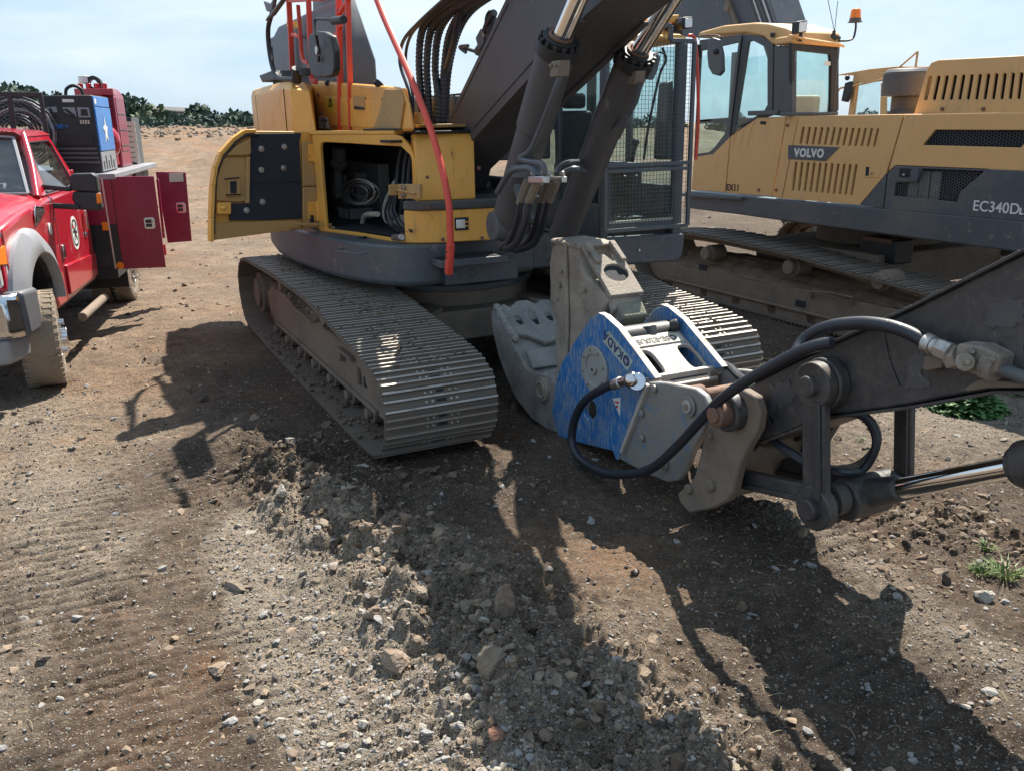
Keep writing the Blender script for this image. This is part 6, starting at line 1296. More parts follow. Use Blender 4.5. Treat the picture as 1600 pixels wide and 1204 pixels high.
m = MB(); m.prism(fo, (.05, 0, 0), [gl]); part('rear_window_frame', m, M['black'], cabx, .01)
m = MB(); m.prism([p + Vector((.02, 0, 0)) for p in gl], (.006, 0, 0)); part('rear_window', m, M['glass'], cabx, 0)
m = MB(); m.prism([p + Vector((-.004, 0, 0)) for p in [xq(*q) for q in ((1288, 96), (1297, 96.5), (1297, 103), (1288, 102.5))]], (-.003, 0, 0)); part('window_sticker', m, M['decalw'], cabx, 0)
xf = e_(1090, 120).x + .15
m = MB(); m.box(xr, xf, yr_, yr_ + .04, 1.9, 2.35); m.box(xf - .08, xf, yr_, yr_ + .05, 1.9, 3.2); m.box(xr, xr + .08, yr_, yr_ + .05, 1.9, 3.15); part('cab_far_side', m, M['grey2'], cabx, .01)
m = MB(); m.box(xr + .08, xf - .08, yr_ + .01, yr_ + .016, 2.3, 3.12); m.box(xf - .04, xf - .034, yr_ + .05, SYE - .1, 1.9, 3.15); part('far_window', m, M['glass'], cabx, 0)
m = MB(); q = xq(1262, 165, xr + .35); m.box(q.x, q.x + .10, q.y - .22, q.y + .26, 2.0, q.z + .12); m.prism([(q.x + .10, q.y - .2, 1.9), (q.x + .18, q.y - .2, 1.9), (q.x + .14, q.y - .2, 2.55), (q.x + .06, q.y - .2, 2.55)], (0, .42, 0)); part('seat', m, M['cream'], cabx, .04, seg=3)
m = MB(); m.box(xr + .75, xr + 1.2, yr_ + .1, SYE - .15, 1.7, 1.95); part('console', m, M['black'], cabx, .03)
m = MB(); m.obox(e_(1185, 177, SYE - .02) + Vector((-.12, 0, 0)), (.26, 0, 0), (0, .05, 0), (0, 0, .028)); m.obox(xq(1262, 177) + Vector((-.03, 0, -.01)), (.04, 0, 0), (0, .42, 0), (0, 0, .02)); part('sill_plate', m, M['grey2'], cabx, .01)
# roof
zr = [(1205, 70), (1192, 58), (1160, 51), (1093, 60), (1093, 51), (1130, 40), (1180, 36), (1197, 37), (1225, 41), (1228, 72)]
m = MB()
side_r = [e_(*p, SYE - .02) for p in ((1088, 58), (1093, 50), (1130, 40), (1178, 35.5), (1200, 37), (1228, 44), (1240, 50), (1242, 68), (1205, 70), (1192, 58), (1165, 52), (1120, 55))]
ry0 = SYE - .02
top_l = []
m.prism(side_r, (0, yr_ - ry0 - .03, 0)); rf = part('cab_roof', m, M['peach'], cabx, .035, seg=3)
m = MB(); a = xq(1238, 60, xr - .02); b = xq(1314, 70, xr - .02); m.prism([a + Vector((0, 0, .03)), b + Vector((0, -.02, .02)), b + Vector((0, -.02, -.03)), a + Vector((0, 0, -.05))], (.3, 0, 0)); part('roof_rear_lip', m, M['peach'], rf, .02)
m = MB(); m.tube([xq(1230, 63, xr - .08), xq(1236, 56, xr - .10), xq(1260, 62, xr - .10), xq(1310, 70, xr - .10), xq(1318, 73, xr - .08)], .014, n=8); part('roof_rail', m, M['peach'], rf, 0)
m = MB(); q = xq(1252, 43, xr - .05); m.obox(q + Vector((0, .03, 0)), (.045, 0, 0), (0, .075, -.01), (0, 0, .065)); wl2 = part('work_lamp', m, M['black'], rf, .012); m = MB(); m.obox(q + Vector((-.05, .02, 0)), (.004, 0, 0), (0, .06, -.008), (0, 0, .05)); part('lamp_glass', m, M['lens'], wl2, .003)
m = MB(); m.cyl(q + Vector((.0, 0, -.15)), q, .02, n=8); m.cyl(e_(1208, 55), e_(1208, 55) + Vector((0, .02, 0)), .03, n=12); part('lamp_stem', m, M['black'], rf, 0)
# beacon
bq = lambda px, py: xq(px, py, xr - .05)
m = MB(); m.tube([bq(1310, 64), bq(1322, 64), bq(1333, 60), bq(1337, 45), bq(1337, 34)], .012, n=8); m.tube([bq(1306, 62), bq(1300, 56), bq(1312, 60)], .02); arm = part('beacon_arm', m, M['black'], rf, 0)
c = bq(1336, 34); m = MB(); m.cyl(c + Vector((0, 0, -.010)), c + Vector((0, 0, .0)), .082, n=24); m.cyl(c, c + Vector((0, 0, .035)), .066, n=24); part('beacon_base', m, M['grey2'], arm, .004)
m = MB(); m.cyl(c + Vector((0, 0, .035)), c + Vector((0, 0, .125)), .062, .052, 24); m.sph(c + Vector((0, 0, .122)), (.052, .052, .022), 20, 8); bl = part('beacon_lens', m, M['orange'], arm, .004)
m = MB(); m.cyl(bq(1303, 58), bq(1303, 48), .02, n=8); m.cyl(bq(1304, 50), bq(1292, -8), .004, n=5); m.cyl(bq(1304, 50), bq(1309, 2), .004, n=5); part('antenna', m, M['black'], rf, 0)
# mirror by the door
m = MB(); m.prism([e_(*p, SYE + .25) for p in ((1106, 64), (1112, 59), (1122, 62), (1127, 85), (1128, 112), (1122, 119), (1112, 116), (1106, 105), (1104, 85))], (0, -.06, 0)); mrr = part('mirror', m, M['grey2'], cabx, .015, seg=3)
m = MB(); m.tube([e_(1092, 62, SYE), e_(1096, 56, SYE + .2), e_(1122, 56, SYE + .25), e_(1127, 63, SYE + .25)], .008, n=6); q = e_(1123, 81, SYE + .22); m.sph(q + Vector((0, .05, 0)), .035, 10, 6); m.prism([e_(*p, SYE + .06) for p in ((1089, 70), (1095, 70), (1096, 90), (1089, 92))], (0, .05, 0)); part('mirror_arm', m, M['black'], mrr, 0)
# boom of EX11 behind its cab
m = MB(); yb = -.25
bm_ = [(1050, -40), (1050, 60), (1090, 52), (1160, 48), (1235, 52), (1240, 60), (1180, -40)]
b_ = lambda px, py, Y=.25: Vector(EF.Y(px, py, Y))
m.prism([b_(*p) for p in ((1040, -60), (1040, 56), (1100, 60), (1200, 66), (1225, 66), (1215, 40), (1182, -60))], (0, -.55, 0)); bx = part('boom', m, M['grey'], EX, .015)
for k in range(5): m = MB(); m.tube([b_(1190 + 6 * k - 38, -60, .32), b_(1205 + 7 * k - 38, -10, .32), b_(1222 + 7 * k - 38, 40, .32), b_(1230 + 6 * k - 30, 90, .32)], .013, n=6); part('boom_pipe', m, M['zinc' if k % 2 else 'grey2'], bx, 0)
m = MB(); m.bar(b_(1128, -20, .30), b_(1152, 40, .30), .05, .05); m.obox(b_(1136, 12, .33), (.05, 0, .02), (0, .02, 0), (-.02, 0, .05)); part('boom_bracket', m, M['muddy'], bx, .006)
# counterweight out of frame to the right keeps the machine whole
m = MB(); m.prism([(-2.95, 1.5, 1.2), (-2.95, -1.5, 1.2), (-3.5, -1.1, 1.2), (-3.7, 0, 1.2), (-3.5, 1.1, 1.2)], (0, 0, 1.2)); part('counterweight', m, M['grey'], EX, .05)
for px, py, r in ((1380, 380, .25),): q = e_(px, py + 6, .9); m = MB(); m.box(q.x - .25, q.x + .25, .7, 1.0, .75, 1.02); part('travel_motor_cover', m, M['black'], EX, .02); m = MB(); m.box(q.x - .2, q.x + .2, .9, 1.02, .98, 1.03); part('rusty_lid', m, M['rust'], EX, .01)

# ------------------------------------------------------------------ third excavator behind
GF = Frame((8.6, 17.2), 334)
GX_ = GF.root('excavator', 'yellow excavator mostly hidden behind the one marked EX11, only its cab top showing', 'excavator', 'crawler excavators parked side by side')
g_ = lambda px, py, Y=1.3: Vector(GF.Y(px, py, Y))
m = MB(); m.prism([g_(*p) for p in ((1308, 117), (1330, 113), (1360, 108), (1400, 104), (1450, 104), (1450, 112), (1400, 111), (1330, 117), (1310, 118))], (0, -1.1, 0)); r3 = part('cab_roof', m, M['peach'], GX_, .02)
m = MB(); m.prism([g_(*p) for p in ((1334, 114), (1339, 114), (1329, 200), (1322, 200))], (0, -.10, 0)); m.prism([g_(*p) for p in ((1376, 130), (1382, 130), (1382, 200), (1374, 200))], (0, -.08, 0)); m.prism([g_(*p) for p in ((1334, 116), (1450, 108), (1450, 122), (1338, 130))], (0, -.05, 0)); part('cab_frame', m, M['peach'], GX_, .01)
m = MB(); m.prism([g_(*p, 1.27) for p in ((1341, 129), (1376, 126), (1372, 200), (1329, 200))], (0, -.006, 0)); m.prism([g_(*p, 1.27) for p in ((1384, 126), (1440, 124), (1440, 200), (1384, 200))], (0, -.006, 0)); part('cab_window', m, M['glass'], GX_, 0)
m = MB(); m.tube([g_(1310, 143, 1.4), g_(1314, 138, 1.4), g_(1340, 133, 1.4), g_(1385, 123, 1.4)], .018); m.tube([g_(1400, 110, 1.3), g_(1434, 81, 1.3)], .016); m.tube([g_(1434, 81, 1.3), g_(1430, 110, 1.3)], .02); part('handrail', m, M['peach'], GX_, 0)
m = MB(); m.prism([g_(*p, 1.45) for p in ((1320, 130), (1329, 127), (1329, 145), (1322, 160), (1314, 158))], (0, -.08, 0)); m.sph(g_(1324, 122, 1.45), .05); part('mirror', m, M['black'], GX_, .01)
m = MB(); a = g_(1322, 200); m.box(a.x - 2.6, a.x + .1, -1.4, 1.35, 1.2, 2.3); bd3 = part('body', m, M['peach'], GX_, .03)
m = MB(); m.box(-2.6, 2.0, -1.4, 1.4, 1.0, 1.25); part('revolving_frame', m, M['grey'], GX_, .03)
m = MB(); m.box(-.9, .9, -.9, .9, .4, 1.0); part('carbody', m, M['muddy'], GX_, .02)
PROF3 = PROF2
build_track(GX_, 1.0, 1.65, PROF2, None, 1, shoe=E2SH); build_track(GX_, -1.65, -1.0, PROF2, None, -1, shoe=E2SH)
# ------------------------------------------------------------------ service truck
KF = Frame((-4.46, 8.21), 167); KF.o = KF.wor(0, .12)[:2]
TK = KF.root('truck', 'red service truck at the left edge, its maroon tool box doors hanging open', 'truck')
k_ = lambda px, py, Y=0.: Vector(KF.Y(px, py, Y))
kx = lambda px, py, X: Vector(KF.X(px, py, X))
def kpan(name, poly, mt, Y=0., th=.04, bev=.008, parent=None, holes=(), label=None, seg=2):
    m = MB(); m.prism([k_(*p, Y) for p in poly], (0, -th, 0), [[k_(*p, Y) for p in h] for h in holes]); return part(name, m, M[mt], parent or TK, bev, label=label, seg=seg)
def wheel(x, y0, y1, r, parent, rim=True, nm='wheel'):
    m = MB(); prof = []
    ys = [(y0, r * .80), (y0 + .012, r * .93), (y0 + .04, r * .985), ((y0 + y1) / 2, r), (y1 - .04, r * .985), (y1 - .012, r * .93), (y1, r * .80), (y1 - .02, r * .58)]
    n = 40; rings = [[(x + R_ * math.cos(2 * math.pi * i / n), yy, r * .985 + R_ * math.sin(2 * math.pi * i / n)) for i in range(n)] for yy, R_ in [(y0 + .02, r * .58)] + ys]
    m.loft(rings); 
    t = part(nm, m, M['tire'], parent, 0, disp=(.012, 2, .05))
    m = MB()
    for i in range(n * 2):
        a = 2 * math.pi * i / (n * 2); s = 1 if i % 2 else -1; yy = y1 - .055 if i % 2 else y0 + .055
        c = Vector((x + r * .99 * math.cos(a), yy, r * .985 + r * .99 * math.sin(a))); m.obox(c, Vector((-math.sin(a), 0, math.cos(a))) * .016, Vector((0, .05, 0)), Vector((math.cos(a), 0, math.sin(a))) * .004)
        c.y = (y0 + y1) / 2 + .02 * s; m.obox(c, Vector((-math.sin(a), 0, math.cos(a))) * .012, Vector((0, .03, 0)), Vector((math.cos(a), 0, math.sin(a))) * .004)
    part('tread_blocks', m, M['tire'], t, 0)
    if rim:
        zc = r * .985; m = MB(); m.ring((x, y1 - .07, zc), (x, y1 - .012, zc), r * .60, r * .50, 32); m.cyl((x, y1 - .10, zc), (x, y1 - .02, zc), r * .52, r * .30, 32); m.cyl((x, y1 - .06, zc), (x, y1 + .06, zc), r * .19, n=20); part('rim', m, M['chromed'], t, .004)
        for i in range(10): a = i * math.pi / 5; m = MB(); c = Vector((x + r * .34 * math.cos(a), y1 - .03, zc + r * .34 * math.sin(a))); m.cyl(c, c + Vector((0, .075, 0)), .016, .012, 8); part('lug_nut', m, M['chromed'], t, 0)
    return t
WR = .455
for a_, b_ in ((-.33, .01), (-2.05, -1.76)):
    w_ = wheel(.02, a_, b_, WR, TK); c_ = Vector((.02, (a_ + b_) / 2, 0)); w_.matrix_local = Matrix.Translation(c_) @ Matrix.Rotation(math.radians(13), 4, 'Z') @ Matrix.Translation(-c_)
for a, b in ((-.30, -.05), (-.58, -.33)): wheel(-4.42, a, b, WR, TK, rim=(b == -.05))
wheel(-4.42, -2.05, -1.80, WR, TK, rim=False)
# cab body sides
YD = -.13
sid = [(47, 330), (92, 298), (108, 292), (142, 300), (141, 345), (146, 398), (138, 432), (118, 470), (112, 463), (100, 420), (85, 385), (60, 360)]
dz0 = .62
doorx = [k_(140, 300, YD).x, k_(84, 300, YD).x]
body_ = [(-2.32, .62), (-2.33, 1.0), (-2.30, 1.62), (-1.0, 1.62), (.05, 1.52), (.62, 1.42), (.74, 1.30), (.76, 1.0), (.55, .98), (.50, .80), (-.55, .80), (-.66, .60), (-.80, .55), (-2.2, .52)]
arch = [(.0 + .52 * math.cos(t), .78 + .46 * math.sin(t)) for t in [math.pi * i / 14 for i in range(15)]]
side_poly = [(.86, 1.05), (.84, 1.45), (.70, 1.55), (.0, 1.64), (-.85, 1.70), (-2.50, 1.72), (-2.56, 1.10), (-2.54, .80), (-2.46, .60), (-.70, .58), (-.60, .72)] + [(x, z) for x, z in arch[::-1]] + [(.60, .80), (.75, .90)]
m = MB(); m.prism([(x, YD, z) for x, z in side_poly], (0, -1.75, 0)); cabt = part('cab_body', m, M['truck'], TK, .045, seg=3)
for a in ((-1.04, .62, 1.68), ):
    m = MB(); m.box(a[0] - .006, a[0] + .006, YD - .01, YD + .003, a[1], a[2]); part('door_gap', m, M['void'], cabt, 0)
m = MB(); m.prism([(-1.10, YD - .005, .66), (-2.46, YD - .005, .66), (-2.50, YD - .005, .92), (-1.10, YD - .005, .98)], (0, .03, 0)); part('door_swage', m, M['truck'], cabt, .03, seg=3)
# hood with sloping edge
m = MB(); m.loft([[(.80, YD - .01, 1.46), (.0, YD - .01, 1.62), (-.9, YD - .02, 1.69)], [(.83, YD - .10, 1.54), (.0, YD - .10, 1.67), (-.85, YD - .10, 1.73)], [(.88, YD - .38, 1.58), (.0, YD - .38, 1.72), (-.75, YD - .36, 1.77)], [(.93, -1.0, 1.62), (.0, -1.0, 1.75), (-.60, -1.0, 1.80)], [(.86, -1.70, 1.56), (.0, -1.70, 1.69), (-.75, -1.70, 1.76)], [(.80, -1.98, 1.46), (.0, -1.99, 1.60), (-.9, -1.97, 1.69)]], cap=False, closed=False); part('hood', m, M['truck'], TK, 0, smooth=60)
# greenhouse
def gp(x, y, z): return (x, y, z)
bl_y, tp_y = YD - .03, YD - .27
wb, wt_ = -.80, -1.38; rb_, rt_ = -2.28, -2.20; zB_, zT_ = 1.71, 2.30
zR = k_(45, 206, tp_y).z
ca = [(-.84, bl_y, zB_), (-2.48, bl_y, zB_), (-2.40, tp_y, zR - .04), (-1.44, tp_y, zR - .05)]
def side_frame(yb, yt, sgn):
    A_ = Vector((-.84, yb, zB_)); B_ = Vector((-2.48, yb, zB_)); C_ = Vector((-2.38, yt, zR - .03)); D_ = Vector((-1.40, yt, zR - .04))
    def mixp(u, v): return (A_.lerp(B_, u)).lerp(D_.lerp(C_, u), v)
    hole = [mixp(.12, .04), mixp(.86, .04), mixp(.88, .78), mixp(.84, .88), mixp(.12, .88), mixp(.08, .80)]
    m = MB(); m.prism([A_, B_, C_, D_], (0, -.05 * sgn, 0), [hole]); f_ = part('window_frame', m, M['truck'], cabt, .01)
    m = MB(); m.prism([p + Vector((0, -.02 * sgn, 0)) for p in hole], (0, -.006 * sgn, 0)); part('side_window', m, M['dglass'], f_, 0)
    m = MB(); 
    for a, b in zip(hole, hole[1:] + hole[:1]): m.bar(a, b, .014, .014)
    part('window_seal', m, M['black'], f_, 0)
side_frame(bl_y, tp_y, 1); side_frame(-2.11 + .13 + .03 - .02, -1.75, -1)
m = MB(); m.loft([[(-1.36, tp_y + .015, zR - .05), (-2.42, tp_y + .015, zR - .04)], [(-1.34, tp_y - .06, zR + .0), (-2.43, tp_y - .06, zR + .01)], [(-1.24, -.95, zR + .06), (-2.43, -.95, zR + .06)], [(-1.34, -1.70, zR + .0), (-2.43, -1.70, zR + .01)], [(-1.36, -1.77, zR - .05), (-2.42, -1.77, zR - .04)]], cap=False, closed=False); part('cab_roof', m, M['truck'], TK, 0, smooth=60)
m = MB(); m.box(-2.50, -2.44, -1.9, bl_y - .05, 1.6, 1.9); m.box(-2.46, -2.40, -1.72, tp_y - .02, zR - .12, zR); part('cab_rear', m, M['truck'], cabt, .01)
for ya, yb2 in ((bl_y - .03, tp_y + .0), (-1.95, -1.74)): m = MB(); m.tube([(-.74, ya, zB_ - .0), (-1.10, (ya + yb2) / 2 + .01 * (1 if ya > -1 else -1), (zB_ + zR) / 2 + .01), (-1.42, yb2, zR - .03)], .036, n=12); part('a_pillar', m, M['truck'], cabt, 0)
wsp = [(-.73, bl_y - .10, zB_ + .04), (-1.355, tp_y - .08, zR - .05), (-1.30, -.95, zR - .01), (-1.355, -1.66, zR - .05), (-.73, -1.87, zB_ + .04), (-.60, -.98, zB_ + .06)]
m = MB(); m.add([Vector(p) + Vector((.0, 0, .0)) for p in wsp] + [Vector(p) + Vector((-.01, 0, -.008)) for p in wsp], [(0, 1, 2, 5), (5, 2, 3, 4), (6, 7, 8, 11), (11, 8, 9, 10)]); wsh = part('windshield', m, M['wglass'], TK, 0)
m = MB()
for a, b in zip(wsp, wsp[1:] + wsp[:1]): m.bar(a, b, .03, .02)
part('windshield_trim', m, M['flare'], wsh, .003)
m = MB(); a = Vector(wsp[0]).lerp(Vector(wsp[1]), .12) + Vector((.006, -.25, .012)); m.obox(a, (0, .07, 0), (-.022, 0, .026), (.002, 0, .002)); part('windshield_sticker', m, M['decalw'], wsh, 0)
m = MB(); m.obox(a + Vector((.003, .03, .002)), (0, .012, 0), (-.015, 0, .018), (.002, 0, .002)); m.obox(a + Vector((.003, -.02, .002)), (0, .02, 0), (-.012, 0, .014), (.002, 0, .002)); part('sticker_print', m, M['ink'], wsh, 0)
m = MB(); m.box(-1.9, -1.2, -1.0, -.35, 1.2, 1.5); m.prism([(-1.9, -.95, 1.45), (-1.75, -.95, 1.45), (-1.9, -.95, 2.1), (-2.02, -.95, 2.1)], (0, .5, 0)); m.box(-2.0, -1.92, -.85, -.55, 2.1, 2.26); part('seat', m, M['flare'], TK, .05, seg=3)
m = MB(); m.box(-1.1, -.75, -1.95, bl_y - .1, 1.35, 1.62); m.ring((-1.28, -.55, 1.66), (-1.30, -.55, 1.68), .19, .165, 24); part('dashboard', m, M['black'], TK, .03)
# fender flare
TT = [math.radians(-6 + 192 * i / 26) for i in range(27)]
ro = [(.12 + .74 * math.cos(t), .80 + .70 * math.sin(t)) for t in TT]
ru = [(.09 + .64 * math.cos(t), .80 + .59 * math.sin(t)) for t in TT]
ri = [(.02 + .53 * math.cos(t), .79 + .45 * math.sin(t)) for t in TT]
m = MB(); m.loft([[(x, YD - .02, z) for x, z in ro], [(.12 + (x - .12) * .985, YD + .04, .80 + (z - .80) * .985) for x, z in ro], [(x * 1.0, YD + .10, z) for x, z in ru], [(.06 + (x - .02) * 1.08, YD + .12, .79 + (z - .79) * 1.06) for x, z in ri], [(x, YD + .10, z) for x, z in ri], [(x, YD - .03, z) for x, z in ri]], cap=False, closed=False); part('fender_flare', m, M['flare'], TK, 0, smooth=50)
m = MB(); m.loft([[(x, YD + .02, z) for x, z in ri], [(x, YD - .45, z) for x, z in ri]], cap=False, closed=False); part('wheel_arch_liner', m, M['black'], TK, 0)
# headlight, bumper, grille side
m = MB(); m.loft([[(.66, YD + .008, 1.53), (.70, YD + .008, 1.08), (.70, YD - .45, 1.08), (.66, YD - .40, 1.56)], [(.88, YD - .03, 1.50), (.90, YD - .02, 1.08), (.92, YD - .45, 1.08), (.91, YD - .40, 1.54)]]); hl_ = part('headlight', m, M['lens'], TK, .02)
m = MB(); m.loft([[(.70, YD + .014, 1.42), (.72, YD + .014, 1.25), (.72, YD - .1, 1.25), (.70, YD - .1, 1.42)], [(.89, YD - .01, 1.40), (.905, YD - .005, 1.27), (.925, YD - .14, 1.27), (.915, YD - .14, 1.40)]]); part('turn_signal', m, M['orange'], hl_, .01)
m = MB(); m.cyl((.88, YD - .17, 1.17), (.93, YD - .17, 1.17), .085, n=24); part('lamp_bowl', m, M['chromed'], hl_, .01)
m = MB(); m.cyl((.925, YD - .17, 1.17), (.94, YD - .17, 1.17), .06, n=24); part('lamp_glass', m, M['lens'], hl_, .004)
m = MB(); m.box(.69, .715, YD + .0, YD + .012, 1.06, 1.55); part('headlight_edge', m, M['truck'], hl_, .003)
m = MB(); m.box(.78, .90, -1.8, YD - .44, 1.05, 1.54); part('grille', m, M['chromed'], TK, .02)
bm_ = [(1.00, 1.03), (1.06, .98), (1.06, .70), (.98, .64), (.86, .64), (.86, 1.03)]
m = MB(); m.loft([[(x - .16, YD + .10, z) for x, z in bm_], [(x - .05, YD + .02, z) for x, z in bm_], [(x, YD - .20, z) for x, z in bm_], [(x + .04, -1.0, z) for x, z in bm_]]); bp_ = part('bumper', m, M['chromed'], TK, .025, seg=3)
m = MB(); m.prism([(.50, YD + .15, 1.02), (.88, YD + .13, 1.04), (.86, YD + .13, .64), (.58, YD + .15, .64), (.50, YD + .15, .74)], (0, -.26, 0)); part('bumper_end', m, M['flareb'], bp_, .04, seg=3)
m = MB(); m.loft([[(.60, YD + .06, .64), (.62, YD + .05, .42), (.55, YD - .2, .40), (.55, YD - .2, .64)], [(.96, YD - .02, .64), (.93, YD - .04, .42), (.93, YD - .3, .40), (.95, YD - .3, .64)]]); part('air_dam', m, M['flare'], bp_, .04, seg=3)
m = MB(); m.prism([(1.055, YD - .20 + y, .85 + z) for y, z in rc(-.10, .10, -.11, .11, .05)], (.03, 0, 0)); fg = part('fog_lamp_bezel', m, M['chromed'], bp_, .008); m = MB(); m.prism([(1.082, YD - .20 + y, .85 + z) for y, z in rc(-.075, .075, -.085, .085, .04)], (.012, 0, 0)); part('fog_lamp', m, M['black'], fg, .004)
# running board
m = MB(); m.cyl((-.95, YD + .13, .44), (-2.1, YD + .13, .44), .048, n=20); part('step_tube', m, M['muddy'], TK, .01)
m = MB(); m.box(-6.2, .4, -1.55, -1.35, .45, .70); m.box(-6.2, .4, -.75, -.55, .45, .70); m.cyl((-4.42, -1.9, .43), (-4.42, -.2, .43), .10, n=16); m.cyl((-.12, -1.9, .43), (-.12, -.2, .43), .06, n=12); m.box(-.5, .2, -1.5, -.6, .6, 1.0); m.box(-2.0, -1.2, -1.4, -.7, .35, .6); part('chassis', m, M['black'], TK, .01)
# fender badges and door decal
m = MB(); c = Vector(k_(59, 333, YD)) + Vector((0, .004, 0)); m.prism([c + Vector((x, 0, z)) for x, z in ((.17, -.10), (.17, .0), (.10, .075), (-.17, .045), (-.17, -.02))], (0, .016, 0)); bdg = part('fender_badge', m, M['chromed'], cabt, .006)
m = MB(); m.prism([c + Vector((x, .017, z)) for x, z in ((.15, -.08), (.15, -.01), (.09, .055), (-.15, .028), (-.15, -.01))], (0, .003, 0)); part('badge_grille', m, M['ink'], bdg, 0)
text_part('lettering', 'F-550', .07, bdg, M['chromed'], (c.x, c.y + .021, c.z - .015), (-1, 0, 0), (0, 0, 1), .003, bold=.002)
DC_ = k_(117, 364, YD); m = MB(); m.prism(circ((DC_.x, YD + .001, DC_.z), .16, 28, (1, 0, 0), (0, 0, 1.15)), (0, .002, 0)); dd_ = part('door_decal', m, M['decalw'], cabt, 0, label='round white decal with a black emblem')
m = MB(); m.ring((DC_.x, YD + .003, DC_.z), (DC_.x, YD + .0045, DC_.z), .15, .125, 28); 
for a, b, w in (((-.06, -.08), (.07, .10), .04), ((.06, -.08), (-.07, .10), .035), ((-.09, .0), (.09, .02), .03)): m.bar((DC_.x + a[0], YD + .0035, DC_.z + a[1]), (DC_.x + b[0], YD + .0035, DC_.z + b[1]), w, .002, up=(0, 1, 0))
part('decal_print', m, M['ink'], dd_, 0)
m = MB(); m.obox((DC_.x + .06, YD + .0045, DC_.z + .07), (.04, 0, .0), (0, .001, 0), (0, 0, .012)); part('decal_red_print', m, M['redink'], dd_, 0)
m = MB(); m.prism(circ((k_(77, 358, YD).x, YD + .002, k_(77, 358, YD).z), .05, 16, (1, 0, 0), (0, 0, 1.2)), (0, .01, 0)); part('round_emblem', m, M['decalw'], cabt, .002)
m = MB(); hq = k_(130, 342, YD); m.bar((hq.x, YD + .03, hq.z + .10), (hq.x, YD + .03, hq.z - .12), .03, .05); m.cyl((hq.x + .02, YD, hq.z - .18), (hq.x + .02, YD + .02, hq.z - .18), .035, n=14); part('door_handle', m, M['chromed'], cabt, .006)
m = MB(); q = k_(98, 393, YD); m.obox((q.x, YD + .01, q.z), (.04, 0, 0), (0, .015, 0), (0, 0, .07)); part('side_badge', m, M['chromed'], cabt, .01)
# tow mirror
X_ = -1.05
mx = lambda px, py, X=X_: kx(px, py, X)
m = MB(); m.prism([mx(*p) for p in ((108, 277), (112, 272), (143, 271), (150, 276), (153, 296), (154, 301), (108, 298))], (-.16, 0, 0)); m.prism([mx(*p) for p in ((113, 300), (154, 301), (159, 326), (156, 330), (122, 328), (112, 312))], (-.14, 0, 0)); mir = part('tow_mirror', m, M['black'], TK, .035, seg=3, label='large black tow mirror with an orange marker lamp')
m = MB(); m.bar(mx(62, 292), mx(112, 296), .05, .05); m.bar(mx(72, 321), mx(125, 324), .05, .055); m.prism([mx(*p) for p in ((58, 280), (66, 290), (72, 312), (84, 330), (76, 333), (68, 322))], (-.06, 0, 0)); part('mirror_arm', m, M['black'], mir, .015)
m = MB(); m.prism([mx(*p) for p in ((150, 303), (157, 302), (160, 317), (152, 319))], (.02, 0, 0)); part('marker_lamp', m, M['orange'], mir, .008)
# tool body behind the cab
BX0, BX1 = -2.83, -6.15
bt, bb, bb2 = 1.78, .92, .62
m = MB(); m.box(BX1, BX0, -2.15, .02, .98, 1.74); bxb = part('tool_body', m, M['maroon'], TK, .012)
m = MB(); m.box(-3.75, BX0 + .012, -.48, .05, .55, 1.74); part('tool_body_skirt', m, M['black'], bxb, .01); m = MB(); m.box(BX1, -5.0, -.48, .05, .62, 1.74); part('tool_body_skirt', m, M['black'], bxb, .01)
m = MB(); m.box(BX0 + .012, BX0 + .03, -.9, .12, .70, 1.74); part('body_front_edge', m, M['black'], bxb, .004)
m = MB(); m.box(BX0 + .03, BX0 + .04, -.95, .12, 1.22, 1.76); part('body_front_panel', m, M['maroon'], bxb, .004)
m = MB(); m.box(BX1 - .05, BX0 + .05, -2.16, .18, 1.76, 1.83); part('top_rail', m, M['flare'], bxb, .008)
m = MB(); m.box(BX0 + .035, BX0 + .05, -.05, .02, 1.15, 1.25); part('marker_light', m, M['orange'], bxb, .004)
# open doors (perpendicular to the body side)
def odoor(poly, X, ht, lab, plq=False):
    m = MB(); m.prism([kx(*p, X) for p in poly], (-.035, 0, 0)); d_ = part('open_tool_door', m, M['maroon'], bxb, .006, label=lab)
    c = kx(*ht, X) + Vector((.004, 0, 0)); m = MB(); m.prism([c + Vector((0, y, z)) for y, z in rc(-.065, .065, -.07, .07, .025, 2)], (.008, 0, 0)); h_ = part('paddle_latch', m, M['chromed'], d_, .003)
    m = MB(); m.obox(c + Vector((.012, -.01, .025)), (.006, 0, 0), (0, .035, 0), (0, 0, .02)); m.obox(c + Vector((.012, -.01, -.025)), (.006, 0, 0), (0, .035, 0), (0, 0, .02)); part('latch_pocket', m, M['black'], h_, .003)
    return d_
D2 = odoor([(243, 269), (290, 269.5), (299.5, 377), (262, 380)], -4.08, (283, 325), 'farther maroon tool box door hanging open')
m = MB(); m.prism([kx(*p, -4.075) + Vector((.006, 0, 0)) for p in ((264, 271), (286, 271), (287, 284), (265, 285))], (.004, 0, 0)); part('reflector_plate', m, M['cream'], D2, .002)
D1 = odoor([(158, 277), (240, 275.5), (259, 418), (179, 421)], BX0 + .02, (234, 349), 'nearer maroon tool box door hanging open, orange reflector at its lower left corner')
q = kx(188, 415, BX0 + .03); m = MB(); m.cyl(q, q + Vector((.015, 0, 0)), .045, n=24); part('round_reflector', m, M['orange'], D1, .003)
m = MB(); a, b = kx(159, 279, BX0 + .04), kx(181, 420, BX0 + .04); m.bar(a, b, .02, .025, up=(1, 0, 0)); part('hinge_strip', m, M['zinc'], D1, .002)
m = MB(); m.bar(kx(246, 280, -3.4), kx(256, 372, -3.4), .03, .04, up=(1, 0, 0)); part('door_hinge_rail', m, M['maroon'], bxb, .004)
